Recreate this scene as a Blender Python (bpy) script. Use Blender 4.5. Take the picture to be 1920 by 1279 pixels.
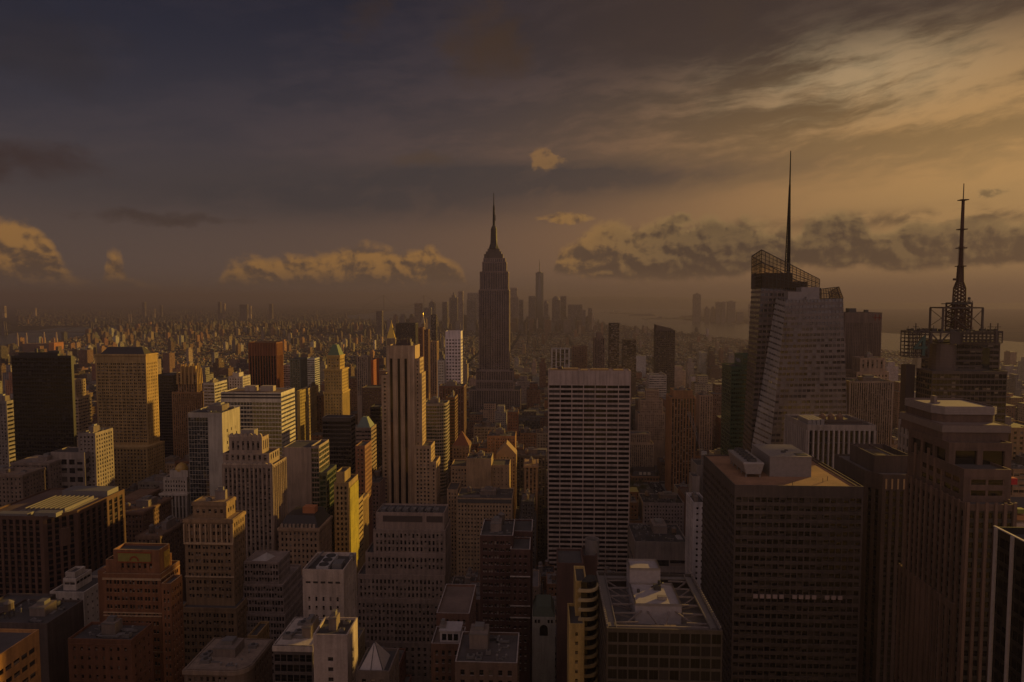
import bpy, math, random
from mathutils import Vector, Matrix
import numpy as np
R_ = math.radians
sc = bpy.context.scene
COL = sc.collection
for o in list(bpy.data.objects):
    bpy.data.objects.remove(o)

# ------------------------------------------------------------------ camera
CAMZ, F = 260.0, 1280.0            # eye height in metres, focal length in pixels of a 1920 wide frame
YAW, PITCH = R_(2.6), R_(3.55)
cd = bpy.data.cameras.new('camera'); cam = bpy.data.objects.new('camera', cd); COL.objects.link(cam)
cam.location = (0, 0, CAMZ); cam.rotation_euler = (R_(90) - PITCH, 0, YAW)
cd.sensor_width = 36; cd.lens = 36 * F / 1920; cd.clip_start = 1; cd.clip_end = 120000
sc.camera = cam
FW = Vector((-math.sin(YAW) * math.cos(PITCH), math.cos(YAW) * math.cos(PITCH), -math.sin(PITCH)))
RT = Vector((math.cos(YAW), math.sin(YAW), 0)); UP = RT.cross(FW)
def ray(px, py): return FW + RT * ((px - 960) / F) + UP * ((639.5 - py) / F)
def at(px, py, d):                 # the world point seen at a pixel, d metres down the avenue
    r = ray(px, py); return Vector((0, 0, CAMZ)) + r * (d / r.y)
def gnd(px, py, z=0):
    r = ray(px, py); return Vector((0, 0, CAMZ)) + r * ((z - CAMZ) / r.z)
def pix(x, y, z):
    v = Vector((x, y, z - CAMZ)); c = v.dot(FW)
    return (960 + F * v.dot(RT) / c, 639.5 - F * v.dot(UP) / c) if c > 1 else (1e6, 1e6)

# ------------------------------------------------------------------ sun, sky, exposure
SUN_AZ, SUN_EL = R_(50), R_(10)
sd = Vector((math.sin(SUN_AZ) * math.cos(SUN_EL), math.cos(SUN_AZ) * math.cos(SUN_EL), math.sin(SUN_EL)))
sl = bpy.data.lights.new('sun', 'SUN'); sl.energy = 4.7; sl.color = (1, .59, .12); sl.angle = R_(.6)
so = bpy.data.objects.new('sun', sl); COL.objects.link(so); so.rotation_euler = (-sd).to_track_quat('-Z', 'Y').to_euler()
so.location = (2000, 2000, 2000)
vs = sc.view_settings; vs.view_transform = 'Standard'; vs.look = 'None'; vs.exposure = 0; vs.gamma = 1; vs.use_curve_mapping = False
sc.cycles.use_denoising = True
sc.cycles.max_bounces = 5; sc.cycles.diffuse_bounces = 2; sc.cycles.glossy_bounces = 2; sc.cycles.volume_bounces = 0
sc.cycles.transparent_max_bounces = 12; sc.cycles.sample_clamp_indirect = 3

class S:                            # tiny algebra over shader sockets
    nt = None
    def __init__(s, v): s.v = v
    def _m(s, op, *a, clamp=False):
        n = S.nt.nodes.new('ShaderNodeMath'); n.operation = op; n.use_clamp = clamp
        for i, q in enumerate((s,) + a):
            q = q.v if isinstance(q, S) else q
            if isinstance(q, (int, float)): n.inputs[i].default_value = q
            else: S.nt.links.new(q, n.inputs[i])
        return S(n.outputs[0])
    def __add__(s, o): return s._m('ADD', o)
    def __radd__(s, o): return s._m('ADD', o)
    def __sub__(s, o): return s._m('SUBTRACT', o)
    def __rsub__(s, o): return S(o)._m('SUBTRACT', s)
    def __mul__(s, o): return s._m('MULTIPLY', o)
    def __rmul__(s, o): return s._m('MULTIPLY', o)
    def __truediv__(s, o): return s._m('DIVIDE', o)
    def __neg__(s): return s._m('MULTIPLY', -1.0)
    def mx(s, o): return s._m('MAXIMUM', o)
    def mn(s, o): return s._m('MINIMUM', o)
    def gt(s, o): return s._m('GREATER_THAN', o)
    def lt(s, o): return s._m('LESS_THAN', o)
    def fl(s): return s._m('FLOOR')
    def fr(s): return s._m('FRACT')
    def ab(s): return s._m('ABSOLUTE')
    def ss(s, a, b, lo=0., hi=1.):
        n = S.nt.nodes.new('ShaderNodeMapRange'); n.interpolation_type = 'SMOOTHSTEP'
        S.nt.links.new(s.v, n.inputs[0])
        for i, q in enumerate((a, b, lo, hi)): n.inputs[i + 1].default_value = q
        return S(n.outputs[0])
def xyz(a, b, c=0.0):
    n = S.nt.nodes.new('ShaderNodeCombineXYZ')
    for i, q in enumerate((a, b, c)):
        q = q.v if isinstance(q, S) else q
        if isinstance(q, (int, float)): n.inputs[i].default_value = q
        else: S.nt.links.new(q, n.inputs[i])
    return n.outputs[0]
DIM = ['2D']
def fbm(vec, scale=1, detail=6, rough=.55, dist=0):
    n = S.nt.nodes.new('ShaderNodeTexNoise'); n.noise_dimensions = DIM[0]; S.nt.links.new(vec, n.inputs['Vector'])
    n.inputs['Scale'].default_value = scale; n.inputs['Detail'].default_value = detail
    n.inputs['Roughness'].default_value = rough; n.inputs['Distortion'].default_value = dist
    return S(n.outputs[0])
def mixc(f, a, b):
    n = S.nt.nodes.new('ShaderNodeMix'); n.data_type = 'RGBA'
    for i, q in ((0, f), (6, a), (7, b)):
        q = q.v if isinstance(q, S) else q
        if isinstance(q, (int, float)): n.inputs[i].default_value = q
        elif isinstance(q, tuple): n.inputs[i].default_value = tuple(q[:3]) + (1,)
        else: S.nt.links.new(q, n.inputs[i])
    return n.outputs[2]
def mulc(c, f, op='MULTIPLY'):
    n = S.nt.nodes.new('ShaderNodeVectorMath'); n.operation = op
    for i, q in ((0, c), (1, f)):
        q = q.v if isinstance(q, S) else q
        if isinstance(q, tuple): n.inputs[i].default_value = q
        else: S.nt.links.new(q, n.inputs[i])
    return n.outputs[0]
def wn2(a, b):
    n = S.nt.nodes.new('ShaderNodeTexWhiteNoise'); n.noise_dimensions = '2D'
    S.nt.links.new(xyz(a, b), n.inputs['Vector']); return S(n.outputs[0])

def make_sky():
    w = bpy.data.worlds.new('World'); sc.world = w; w.use_nodes = True
    nt = w.node_tree; S.nt = nt; bg = nt.nodes['Background']
    tc = nt.nodes.new('ShaderNodeTexCoord'); sp = nt.nodes.new('ShaderNodeSeparateXYZ'); nt.links.new(tc.outputs['Generated'], sp.inputs[0])
    x, y, z = (S(q) for q in sp.outputs)
    u = x._m('ARCTAN2', y); v = z / ((x * x + y * y)._m('SQRT') + .02)
    def uv(px, py): r = ray(px, py); return math.atan2(r.x, r.y), r.z / math.hypot(r.x, r.y)
    def gau(px, py, rx, ry):
        a, b = uv(px, py); p = (u - a) * (F / rx); q = (v - b) * (F / ry)
        return S(math.e)._m('POWER', -(p * p + q * q))
    def blob(px, py, rx, ry):
        a, b = uv(px, py); p = (u + wob - a) * (F / rx); q = (v + wob * .35 - b) * (F / ry)
        return 1.0 - (p * p + q * q)
    wob = (fbm(xyz(u * 1.0, v * 1.6), 22, 5, .6) - .5) * .075
    # clear air: dark slate high on the left, warm brown at the horizon, gold towards the hidden sun
    rp = nt.nodes.new('ShaderNodeValToRGB'); nt.links.new((v * 2.0).v, rp.inputs[0]); e = rp.color_ramp.elements; rp.color_ramp.interpolation = 'B_SPLINE'
    e[0].position = 0; e[0].color = (.128, .088, .066, 1); e[1].position = 1; e[1].color = (.014, .0145, .022, 1)
    for p_, c_ in ((.1, (.118, .080, .060, 1)), (.22, (.098, .069, .055, 1)), (.42, (.047, .042, .047, 1)), (.72, (.0205, .0215, .032, 1))): n_ = e.new(p_); n_.color = c_
    col = rp.outputs[0]
    col = mixc(u.ss(-.75, .35), mulc(col, (.84, .90, 1.03)), mulc(col, (1.08, 1.0, .98)))
    glow = gau(1990, 250, 520, 210); glow2 = gau(1830, 330, 700, 190); g3 = gau(1610, 150, 190, 70)
    col = mulc(col, mixc(glow, (0., 0., 0.), (.205, .135, .052)), 'ADD')
    col = mulc(col, mixc(glow2, (0., 0., 0.), (.095, .050, .014)), 'ADD')
    col = mulc(col, mixc(gau(1330, 430, 430, 130), (0., 0., 0.), (.040, .017, .008)), 'ADD')
    # thin veil of streaked high cloud
    t = v - u * .13
    wv = fbm(xyz(u * 3.0, t * 3.0), 2.0, 3)
    st = fbm(xyz(u * 2.6 + t * 2.0, t * 13.0 + wv * .5, 3.1), 1.35, 7, .62)
    st2 = fbm(xyz(u * 9.0 + t * 7.0, t * 22.0 - u * 3.0 + wv * .9, 7.7), 1.5, 5, .6)
    veil = (st * .72 + st2 * .28).ss(.42, .62)
    up = v.ss(.10, .2) * v.ss(.6, .36)
    vl = veil * up * u.ss(-.62, .1, .38, 1.)
    col = mixc(vl * .6, col, mulc(mulc(col, (1.45, 1.3, 1.2)), (.010, .0066, .005), 'ADD'))
    dk = ((1.0 - veil) * v.ss(.1, .26) * u.ss(-.15, .5))
    col = mixc(dk * .75, col, mulc(col, (.52, .50, .50)))
    col = mixc(v.ss(.27, .36) * u.ss(-.25, .2) * (1.0 - g3 * .8) * .78, col, (.050, .034, .029))
    col = mulc(col, mixc(g3 * st.ss(.38, .6), (0., 0., 0.), (.15, .125, .08)), 'ADD')
    band = gau(980, 338, 420, 30) + gau(620, 380, 420, 34) * .75
    col = mixc((band * st2.ss(.25, .6, .6, 1.)).mn(.7), col, (.036, .034, .037))
    # soft lit puffs high up
    n1 = fbm(xyz(u * 14.0, v * 16.0, 5.), 1, 7, .6, .3)
    for px, py, rx, ry, k, c in ((915, 90, 85, 75, .8, (.055, .034, .023)), (690, 35, 40, 50, .55, (.040, .026, .021)), (1360, 40, 40, 60, .5, (.055, .037, .028)),
                                 (60, 305, 95, 32, .8, (.038, .023, .02)), (300, 412, 120, 11, .7, (.045, .030, .025)), (795, 304, 60, 14, .7, (.075, .051, .038)), (90, 90, 110, 70, .35, (.024, .018, .016))):
        f = (blob(px, py, rx, ry) * .6 + (n1 - .5) * 1.7).ss(-.35, .95)
        col = mixc(f * k, col, c)
    # cumulus along the horizon
    PR = ((-300, 440, 560), (-120, 400, 560), (-20, 425, 560), (30, 416, 560), (90, 455, 555), (160, 533, 552), (185, 538, 545), (203, 487, 542), (216, 484, 542), (238, 522, 546), (300, 537, 548), (385, 546, 548), (412, 520, 541), (440, 497, 541), (500, 489, 541), (560, 486, 541), (620, 476, 542), (660, 466, 540), (720, 468, 540), (762, 480, 538), (800, 468, 536), (832, 490, 535), (868, 512, 533), (895, 545, 520), (1010, 540, 505), (1050, 470, 512), (1100, 446, 516), (1150, 424, 522), (1200, 430, 526), (1240, 412, 527), (1290, 424, 526), (1340, 413, 522), (1390, 414, 516), (1430, 432, 506),
          (1470, 428, 503), (1488, 445, 500), (1510, 414, 502), (1560, 402, 502), (1612, 404, 498), (1640, 442, 505), (1700, 422, 506), (1760, 430, 502), (1820, 418, 500), (1900, 416, 500), (1980, 408, 500), (2300, 420, 505))
    U0, U1 = -1.0, 1.0
    def curve(idx):
        n_ = nt.nodes.new('ShaderNodeFloatCurve'); c_ = n_.mapping.curves[0]; n_.mapping.use_clip = False
        pts = [((uv(p[0], 500)[0] - U0) / (U1 - U0), (uv(p[0], p[idx])[1] * 4 + .2)) for p in PR]
        c_.points[0].location = (0, pts[0][1]); c_.points[1].location = (1, pts[-1][1])
        for p in pts: c_.points.new(*p)
        for p in c_.points: p.handle_type = 'AUTO_CLAMPED'
        n_.mapping.update(); nt.links.new(((u - U0) / (U1 - U0)).v, n_.inputs['Value']); return (S(n_.outputs[0]) - .2) / 4.0
    ctop, cbas = curve(1), curve(2)
    env = ((ctop - v) * 48.0).mn((v - cbas) * 70.0).mx(-1.6).mn(1.0)
    sm = None
    for b in ((1022, 303, 44, 20), (1058, 413, 48, 14), (1862, 362, 20, 9), (1270, 415, 36, 13)):
        g = blob(*b); sm = g if sm is None else sm.mx(g)
    env = env._m('SMOOTH_MAX', (sm * 1.15 - .45).mx(-1.6), .1)
    q = fbm(xyz(u * 9., v * 9.), 1, 2)
    def puff(du, dv):
        P = xyz(u + q * .03 + du, v * 1.25 + q * .02 + dv); n_ = nt.nodes.new('ShaderNodeTexVoronoi'); n_.voronoi_dimensions = '2D'; n_.inputs['Scale'].default_value = 34; n_.inputs['Detail'].default_value = 2; n_.inputs['Roughness'].default_value = .5; n_.normalize = True
        nt.links.new(P, n_.inputs['Vector']); return (.5 - S(n_.outputs['Distance'])) * .9 + (fbm(P, 30, 7, .6) - .5) * 1.7
    h0, h1 = puff(0., 0.), puff(.006, .007); nb = fbm(xyz(u, v * 1.3), 16, 3)
    den = env * 1.0 + h0 * .72 + (nb - .5) * .8 + .12
    cov = den.ss(-.22, .62); thick = den.ss(.1, 1.1); rel = ((v - cbas) / ((ctop - cbas).mx(.012)))._m('ADD', 0.0, clamp=True)
    right = u.ss(-.05, .25)
    lit = ((h0 - h1) * 1.25 + rel * .72 + (nb - .5) * 1.0 - .02)._m('ADD', 0.0, clamp=True)
    sunc = mixc(right, (.310, .170, .075), (.290, .190, .095))
    body = mixc(right, (.096, .062, .043), (.048, .034, .027))
    ccl = mixc((lit.ss(.0, .8) + right * rel.ss(.55, 1.0) * (1.0 - thick) * .35).mn(1.0) * (1.0 - right * (thick * .5 + .08)), body, sunc)
    ccl = mixc(v.ss(.045, .0) * .5, ccl, col)
    col = mixc(cov * v.ss(.005, .03) * u.ss(-.05, .2, .95, .93) * v.ss(.1, .17, 1., .6), col, ccl)
    # dark wisps low on the right
    col = mixc(gau(1800, 408, 300, 13) * st2.ss(.35, .6) * .75, col, (.042, .030, .025))
    low = v.ss(.05, -.01); col = mixc(low * .75, col, mixc(u.ss(-.6, .5), (.092, .066, .050), (.108, .070, .048)))
    # the unseen half of the sky behind the viewer
    col = mixc(y.ss(.2, -.5), col, mixc(v.ss(0., .9), (.40, .285, .275), (.30, .23, .245)))
    hs = nt.nodes.new('ShaderNodeHueSaturation'); hs.inputs['Saturation'].default_value = 1.12; hs.inputs['Value'].default_value = .96; nt.links.new(col, hs.inputs['Color']); col = hs.outputs[0]
    sky = nt.nodes.new('ShaderNodeTexSky'); sky.sky_type = 'NISHITA'; sky.sun_disc = False
    sky.sun_elevation = SUN_EL; sky.sun_rotation = SUN_AZ; sky.altitude = 260; sky.dust_density = 4
    w.cycles.sampling_method = 'MANUAL'; w.cycles.sample_map_resolution = 256
    tot = mulc(mulc(sky.outputs[0], (.0012, .0010, .0009)), col, 'ADD')
    nt.links.new(tot, bg.inputs[0]); bg.inputs[1].default_value = 1.0
HAZE = 1.1e-4
make_sky(); DIM[0] = '3D'

# ------------------------------------------------------------------ materials
MAT = {}
def newmat(name):
    m = bpy.data.materials.new(name); m.use_nodes = True; S.nt = m.node_tree
    return m, m.node_tree.nodes['Principled BSDF']
def setin(b, k, v):
    if isinstance(v, S): v = v.v
    if isinstance(v, (int, float)): b.inputs[k].default_value = v
    elif isinstance(v, tuple): b.inputs[k].default_value = v + (1,) if len(v) == 3 else v
    else: S.nt.links.new(v, b.inputs[k])
def pos():
    g = S.nt.nodes.new('ShaderNodeNewGeometry'); return g
def W(c, rough=.85, metal=0., grain=1.0, name='masonry'):      # weathered wall of base colour c
    key = ('W', c, rough, metal, grain)
    if key in MAT: return MAT[key]
    m, b = newmat(name); g = pos(); sp = S.nt.nodes.new('ShaderNodeSeparateXYZ'); S.nt.links.new(g.outputs['Position'], sp.inputs[0])
    X, Y, Z = (S(q) for q in sp.outputs)
    n1 = fbm(g.outputs['Position'], .06, 5, .6); n2 = fbm(xyz(X * .5, Y * .5, Z * .04), 1, 4, .6); n3 = fbm(g.outputs['Position'], 1.3, 3, .6)
    k = ((n1 - .5) * .9 + (n2 - .5) * 1.2 + (n3 - .5) * .5) * grain + 1.0 + (S(g.outputs['Random Per Island']) - .5) * .22
    setin(b, 'Base Color', mulc(mixc(0.0, c, c), xyz(k, k * .99, k * .97))); setin(b, 'Roughness', rough); setin(b, 'Metallic', metal)
    MAT[key] = m; return m
def GL(tint=(.012, .011, .011), blind=(.27, .215, .17), frac=.38, rough=.10, ior=1.7):    # window glass, some panes with blinds down
    key = ('G', tint, blind, frac, ior)
    if key in MAT: return MAT[key]
    m, b = newmat('window_glass'); g = pos(); oi = S.nt.nodes.new('ShaderNodeObjectInfo')
    r = (S(oi.outputs['Random']) * 13.7 + S(g.outputs['Random Per Island'])).fr()
    r2 = (r * 17.3).fr()
    bl = r.lt(frac) * (r2 * .75 + .25)
    dk = mixc(r2, tuple(q * .5 for q in tint), tuple(q * 1.7 for q in tint))
    setin(b, 'Base Color', mixc(bl, dk, blind)); setin(b, 'Roughness', bl * .3 + rough); setin(b, 'IOR', ior)
    MAT[key] = m; return m
def plain(name, c, rough=.6, metal=0.):
    key = ('P', name, c)
    if key in MAT: return MAT[key]
    m, b = newmat(name); g = pos(); k = (fbm(g.outputs['Position'], .8, 4) - .5) * .5 + 1.0
    setin(b, 'Base Color', mulc(mixc(0.0, c, c), xyz(k, k, k))); setin(b, 'Roughness', rough); setin(b, 'Metallic', metal)
    MAT[key] = m; return m
def ROOF(c=(.075, .066, .062)):
    key = ('R', c)
    if key in MAT: return MAT[key]
    m, b = newmat('roofing'); g = pos()
    k = (fbm(g.outputs['Position'], .09, 6, .65) - .5) * 1.5 + (fbm(g.outputs['Position'], 1.6, 3) - .5) * .5 + 1.0
    setin(b, 'Base Color', mulc(mixc(0.0, c, c), xyz(k, k, k))); setin(b, 'Roughness', .8)
    MAT[key] = m; return m
def CITY():                        # plain town buildings: wall colour in the face attribute, small windows as a surface pattern
    if 'C' in MAT: return MAT['C']
    m, b = newmat('town_building'); g = pos(); a = S.nt.nodes.new('ShaderNodeAttribute'); a.attribute_name = 'tint'
    sp = S.nt.nodes.new('ShaderNodeSeparateXYZ'); S.nt.links.new(g.outputs['Position'], sp.inputs[0])
    sn = S.nt.nodes.new('ShaderNodeSeparateXYZ'); S.nt.links.new(g.outputs['Normal'], sn.inputs[0])
    X, Y, Z = (S(q) for q in sp.outputs); NX, NY, NZ = (S(q).ab() for q in sn.outputs)
    al = S(a.outputs['Alpha']); side = NX.gt(.5); h = side * Y + (1.0 - side) * X
    U = h / (al * 2.2 + 2.0); V = Z / 3.45
    fu, fv = U.fr(), V.fr()
    win = fu.gt(.28) * fu.lt(.74) * fv.gt(.26) * fv.lt(.78) * NZ.lt(.5)
    r = wn2(U.fl() + side * 91.0, V.fl() + al * 37.0)
    wc = mixc(r.lt(.36) * (r * 2.4 + .15), (.014, .013, .013), (.25, .20, .16))
    n = (fbm(g.outputs['Position'], .05, 4) - .5) * .8 + (fbm(xyz(X, Y, Z * .08), .7, 3) - .5) * .5 + 1.0
    wall = mulc(a.outputs['Color'], xyz(n, n, n))
    setin(b, 'Base Color', mixc(win, wall, wc)); setin(b, 'Roughness', .85 - win * .7)
    MAT['C'] = m; return m
# ------------------------------------------------------------------ mesh helpers
class MB:
    def __init__(s): s.v = []; s.f = []; s.m = []
    def quad(s, a, b, c, d, mi=0):
        n = len(s.v); s.v += [tuple(a), tuple(b), tuple(c), tuple(d)]; s.f.append((n, n + 1, n + 2, n + 3)); s.m.append(mi)
    def ngon(s, pts, mi=0):
        n = len(s.v); s.v += [tuple(p) for p in pts]; s.f.append(tuple(range(n, n + len(pts)))); s.m.append(mi)
    def prism(s, poly, z0, z1, mi=0, top=True, bot=False, mt=None):
        k = len(poly)
        for i in range(k):
            a, b = poly[i], poly[(i + 1) % k]
            s.quad((a[0], a[1], z0), (b[0], b[1], z0), (b[0], b[1], z1), (a[0], a[1], z1), mi)
        if top: s.ngon([(p[0], p[1], z1) for p in poly], mi if mt is None else mt)
        if bot: s.ngon([(p[0], p[1], z0) for p in reversed(poly)], mi)
        return s
    def box(s, x0, x1, y0, y1, z0, z1, mi=0, bot=False):
        return s.prism(rect(x0, x1, y0, y1), z0, z1, mi, True, bot)
    def frust(s, p0, p1, z0, z1, mi=0, top=True):
        k = len(p0)
        for i in range(k):
            a, b, c, d = p0[i], p0[(i + 1) % k], p1[(i + 1) % k], p1[i]
            s.quad((a[0], a[1], z0), (b[0], b[1], z0), (c[0], c[1], z1), (d[0], d[1], z1), mi)
        if top: s.ngon([(p[0], p[1], z1) for p in p1], mi)
        return s
    def lathe(s, x, y, prof, n=12, mi=0):            # prof: (radius, z) from bottom to top
        for (r0, z0), (r1, z1) in zip(prof, prof[1:]):
            s.frust(ring(x, y, r0, n), ring(x, y, max(r1, .001), n), z0, z1, mi, top=(z1 == prof[-1][1]))
        return s
    def bar(s, p, q, r, mi=0, r2=None):              # square bar between two points
        p, q = Vector(p), Vector(q); t = (q - p).normalized(); a = t.cross(Vector((0, 0, 1)))
        if a.length < .01: a = Vector((1, 0, 0))
        a.normalize(); b = a.cross(t); r2 = r if r2 is None else r2
        A = [p + a * r * i + b * r * j for i, j in ((-1, -1), (1, -1), (1, 1), (-1, 1))]
        B = [q + a * r2 * i + b * r2 * j for i, j in ((-1, -1), (1, -1), (1, 1), (-1, 1))]
        for i in range(4): s.quad(A[i], A[(i + 1) % 4], B[(i + 1) % 4], B[i], mi)
        s.quad(*B, mi); s.quad(*A[::-1], mi)
        return s
    def mesh(s, name, mats):
        me = bpy.data.meshes.new(name); me.from_pydata(s.v, [], s.f)
        for q in mats: me.materials.append(q)
        if len(mats) > 1: me.polygons.foreach_set('material_index', s.m)
        me.update(); return me
    def build(s, name, mats, parent=None, loc=(0, 0, 0)):
        if not isinstance(mats, (list, tuple)): mats = [mats]
        o = bpy.data.objects.new(name, s.mesh(name, mats)); COL.objects.link(o); o.location = loc
        if parent: o.parent = parent
        return o
def rect(x0, x1, y0, y1): return [(x0, y0), (x1, y0), (x1, y1), (x0, y1)]
def ring(x, y, r, n, a0=0): return [(x + r * math.cos(a0 + 2 * math.pi * i / n), y + r * math.sin(a0 + 2 * math.pi * i / n)) for i in range(n)]
def inset(poly, t):
    k = len(poly); out = []
    for i in range(k):
        p0, p, p1 = Vector(poly[i - 1]), Vector(poly[i]), Vector(poly[(i + 1) % k])
        a = (p - p0).normalized(); b = (p1 - p).normalized(); na = Vector((-a.y, a.x)); nb = Vector((-b.y, b.x))
        w = na + nb; w = w / max(.2, w.dot(na)); out.append(tuple(p + w * t))
    return out
NAMES = []
def tag(o, label, cat, group=None, kind=None):
    if label: o['label'] = label
    if cat: o['category'] = cat
    if group: o['group'] = group
    if kind: o['kind'] = kind
    return o
def thing(name, label, cat, loc=(0, 0, 0), group=None):
    o = bpy.data.objects.new(name, None); COL.objects.link(o); o.empty_display_size = 1; o.location = loc
    return tag(o, label, cat, group)

# ------------------------------------------------------------------ facades
def facade(mb, a, b, z0, z1, sp, panes, zlow):
    """One wall from a to b (outward to its right), openings cut as recesses. mats: 0 wall 1 spandrel 2 glass 3 trim"""
    a = Vector((a[0], a[1], 0)); b = Vector((b[0], b[1], 0)); Wd = (b - a).length; u = (b - a) / Wd; n = Vector((u.y, -u.x, 0))
    def P(s, z, d=0.): q = a + u * s - n * d; return (q.x, q.y, z)
    st = sp.get('st', 'p'); rec = sp.get('rec', .35); mx = sp.get('mx', 1.0); top = sp.get('top', 2.0); fl = sp['fl']
    if Wd < sp['bay'] * .9 + 2 * mx or z1 - z0 < fl + top: mb.quad(P(0, z0), P(Wd, z0), P(Wd, z1), P(0, z1)); return
    zt = z1 - top; zb = max(z0, zlow); nr = max(1, int((zt - zb) / fl)); zb = zt - nr * fl
    if zb < z0: zb = z0; fl = (zt - zb) / nr
    nc = max(1, round((Wd - 2 * mx) / sp['bay'])); bw = (Wd - 2 * mx) / nc; ww = bw * sp['wr']; wh = fl * sp['hr']; off = fl * (1 - sp['hr']) * sp.get('sill', .5)
    if zb > z0 + .01: mb.quad(P(0, z0), P(Wd, z0), P(Wd, zb), P(0, zb))
    mb.quad(P(0, zt), P(Wd, zt), P(Wd, z1), P(0, z1))
    skip = sp.get('skip', ())
    if st == 'r':                                     # ribbons
        s0, s1 = mx, Wd - mx
        if mx > 0: mb.quad(P(0, zb), P(mx, zb), P(mx, zt), P(0, zt)); mb.quad(P(s1, zb), P(Wd, zb), P(Wd, zt), P(s1, zt))
        for r in range(nr):
            y0 = zb + r * fl; w0 = y0 + off; w1 = w0 + wh
            mb.quad(P(s0, y0), P(s1, y0), P(s1, w0), P(s0, w0), 0); mb.quad(P(s0, w1), P(s1, w1), P(s1, y0 + fl), P(s0, y0 + fl), 0)
            mb.quad(P(s0, w0), P(s1, w0), P(s1, w0, rec), P(s0, w0, rec), 0); mb.quad(P(s0, w1, rec), P(s1, w1, rec), P(s1, w1), P(s0, w1), 0)
            for c in range(nc): panes.append((a, u, n, mx + bw * (c + .5), w0, bw * sp['wr'], wh, rec))
            if sp['wr'] < .999:
                for c in range(nc + 1):
                    q = mx + bw * c; e = bw * (1 - sp['wr']) * .5; l = max(s0, q - e); h = min(s1, q + e); k = rec * .35
                    mb.quad(P(l, w0, k), P(h, w0, k), P(h, w1, k), P(l, w1, k), 3); mb.quad(P(l, w0, rec), P(l, w0, k), P(l, w1, k), P(l, w1, rec), 3); mb.quad(P(h, w0, k), P(h, w0, rec), P(h, w1, rec), P(h, w1, k), 3)
        return
    colsp = [(mx + bw * c + (bw - ww) / 2, mx + bw * c + (bw + ww) / 2, c) for c in range(nc)]
    if sp.get('pair'): pw = ww * .52; colsp = [(mx + bw * (c + .5) + s_ * bw * .2 - pw / 2, mx + bw * (c + .5) + s_ * bw * .2 + pw / 2, c) for c in range(nc) for s_ in (-1, 1)]; ww = pw
    cur = 0.; spd = rec * .75 if st == 's' else 0.; smi = 1 if st == 's' else sp.get('smi', 0)
    for l, h, c in colsp:
        if c in skip or (c - nc) in skip: continue
        mb.quad(P(cur, zb), P(l, zb), P(l, zt), P(cur, zt)); cur = h
        if st == 's':
            mb.quad(P(l, zb, 0), P(l, zb, rec), P(l, zt, rec), P(l, zt, 0)); mb.quad(P(h, zb, rec), P(h, zb), P(h, zt), P(h, zt, rec)); mb.quad(P(l, zt, rec), P(h, zt, rec), P(h, zt), P(l, zt))
        pz = zb
        for r in range(nr):
            w0 = zb + r * fl + off; w1 = w0 + wh
            mb.quad(P(l, pz, spd), P(h, pz, spd), P(h, w0, spd), P(l, w0, spd), smi); pz = w1
            mb.quad(P(l, w0, spd), P(h, w0, spd), P(h, w0, rec), P(l, w0, rec), 3); mb.quad(P(l, w1, rec), P(h, w1, rec), P(h, w1, spd), P(l, w1, spd), 0)
            if st != 's': mb.quad(P(l, w0), P(l, w0, rec), P(l, w1, rec), P(l, w1)); mb.quad(P(h, w0, rec), P(h, w0), P(h, w1), P(h, w1, rec))
            panes.append((a, u, n, (l + h) / 2, w0, ww, wh, rec))
        mb.quad(P(l, pz, spd), P(h, pz, spd), P(h, zt, spd), P(l, zt, spd), smi)
    mb.quad(P(cur, zb), P(Wd, zb), P(Wd, zt), P(cur, zt))
    if sp.get('course'):                              # thin stone courses between groups of floors
        for r in range(nr, 0, -sp['course']):
            zc = zb + r * fl - .12; A = [P(.05, 0, -.16), P(Wd - .05, 0, -.16), P(Wd - .05, 0, -.01), P(.05, 0, -.01)]
            mb.prism([(q[0], q[1]) for q in A], zc, zc + .3, 3, True, True)
    fin = sp.get('fin')
    if fin:                                           # proud piers
        w, dep, ov = fin
        for c in range(nc + 1):
            q = mx + bw * c; q = min(max(q, w / 2 + .02), Wd - w / 2 - .02)
            A = [P(q - w / 2, 0, .05), P(q + w / 2, 0, .05), P(q + w / 2, 0, -dep), P(q - w / 2, 0, -dep)]
            A = [(A[3][0], A[3][1]), (A[2][0], A[2][1]), (A[1][0], A[1][1]), (A[0][0], A[0][1])]
            mb.prism(A, zb - .3, zt + ov, sp.get('fmi', 3))
PM = {}
def pane_mesh(w, h, gm, fm, sash):
    key = (round(w, 1), round(h, 1), gm.name, fm.name, sash)
    if key in PM: return PM[key]
    w, h = key[0], key[1]; b = MB(); t = min(.09, w * .06); x = w / 2
    if sash: b.quad((-x, 0, 0), (x, 0, 0), (x, 0, h * .5), (-x, 0, h * .5)); b.quad((-x, 0, h * .5), (x, 0, h * .5), (x, 0, h), (-x, 0, h))
    else: b.quad((-x, 0, 0), (x, 0, 0), (x, 0, h), (-x, 0, h))
    bars = [(-x, -x + t, 0, h), (x - t, x, 0, h), (-x + t, x - t, 0, t), (-x + t, x - t, h - t, h)]
    if sash: bars.append((-x + t, x - t, h * .5 - t * .4, h * .5 + t * .4))
    elif w > 2.5: bars.append((-t * .4, t * .4, t, h - t))
    for x0, x1, z0, z1 in bars: b.box(x0, x1, -.06, -.004, z0, z1, 1)
    PM[key] = b.mesh('window', [gm, fm]); return PM[key]
OCC = []         # hero plan boxes (x0,x1,y0,y1)
ENV = []         # (px0, px1, depth, lowest visible py) of heroes: fill in front must stay below
MARKS = []       # (px, py, short name) for describing neighbours
NWIN = [0]; RAST = []
def px_area(w, h, d): k = F * 1024 / 1920 / d; return w * k * h * k
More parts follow.
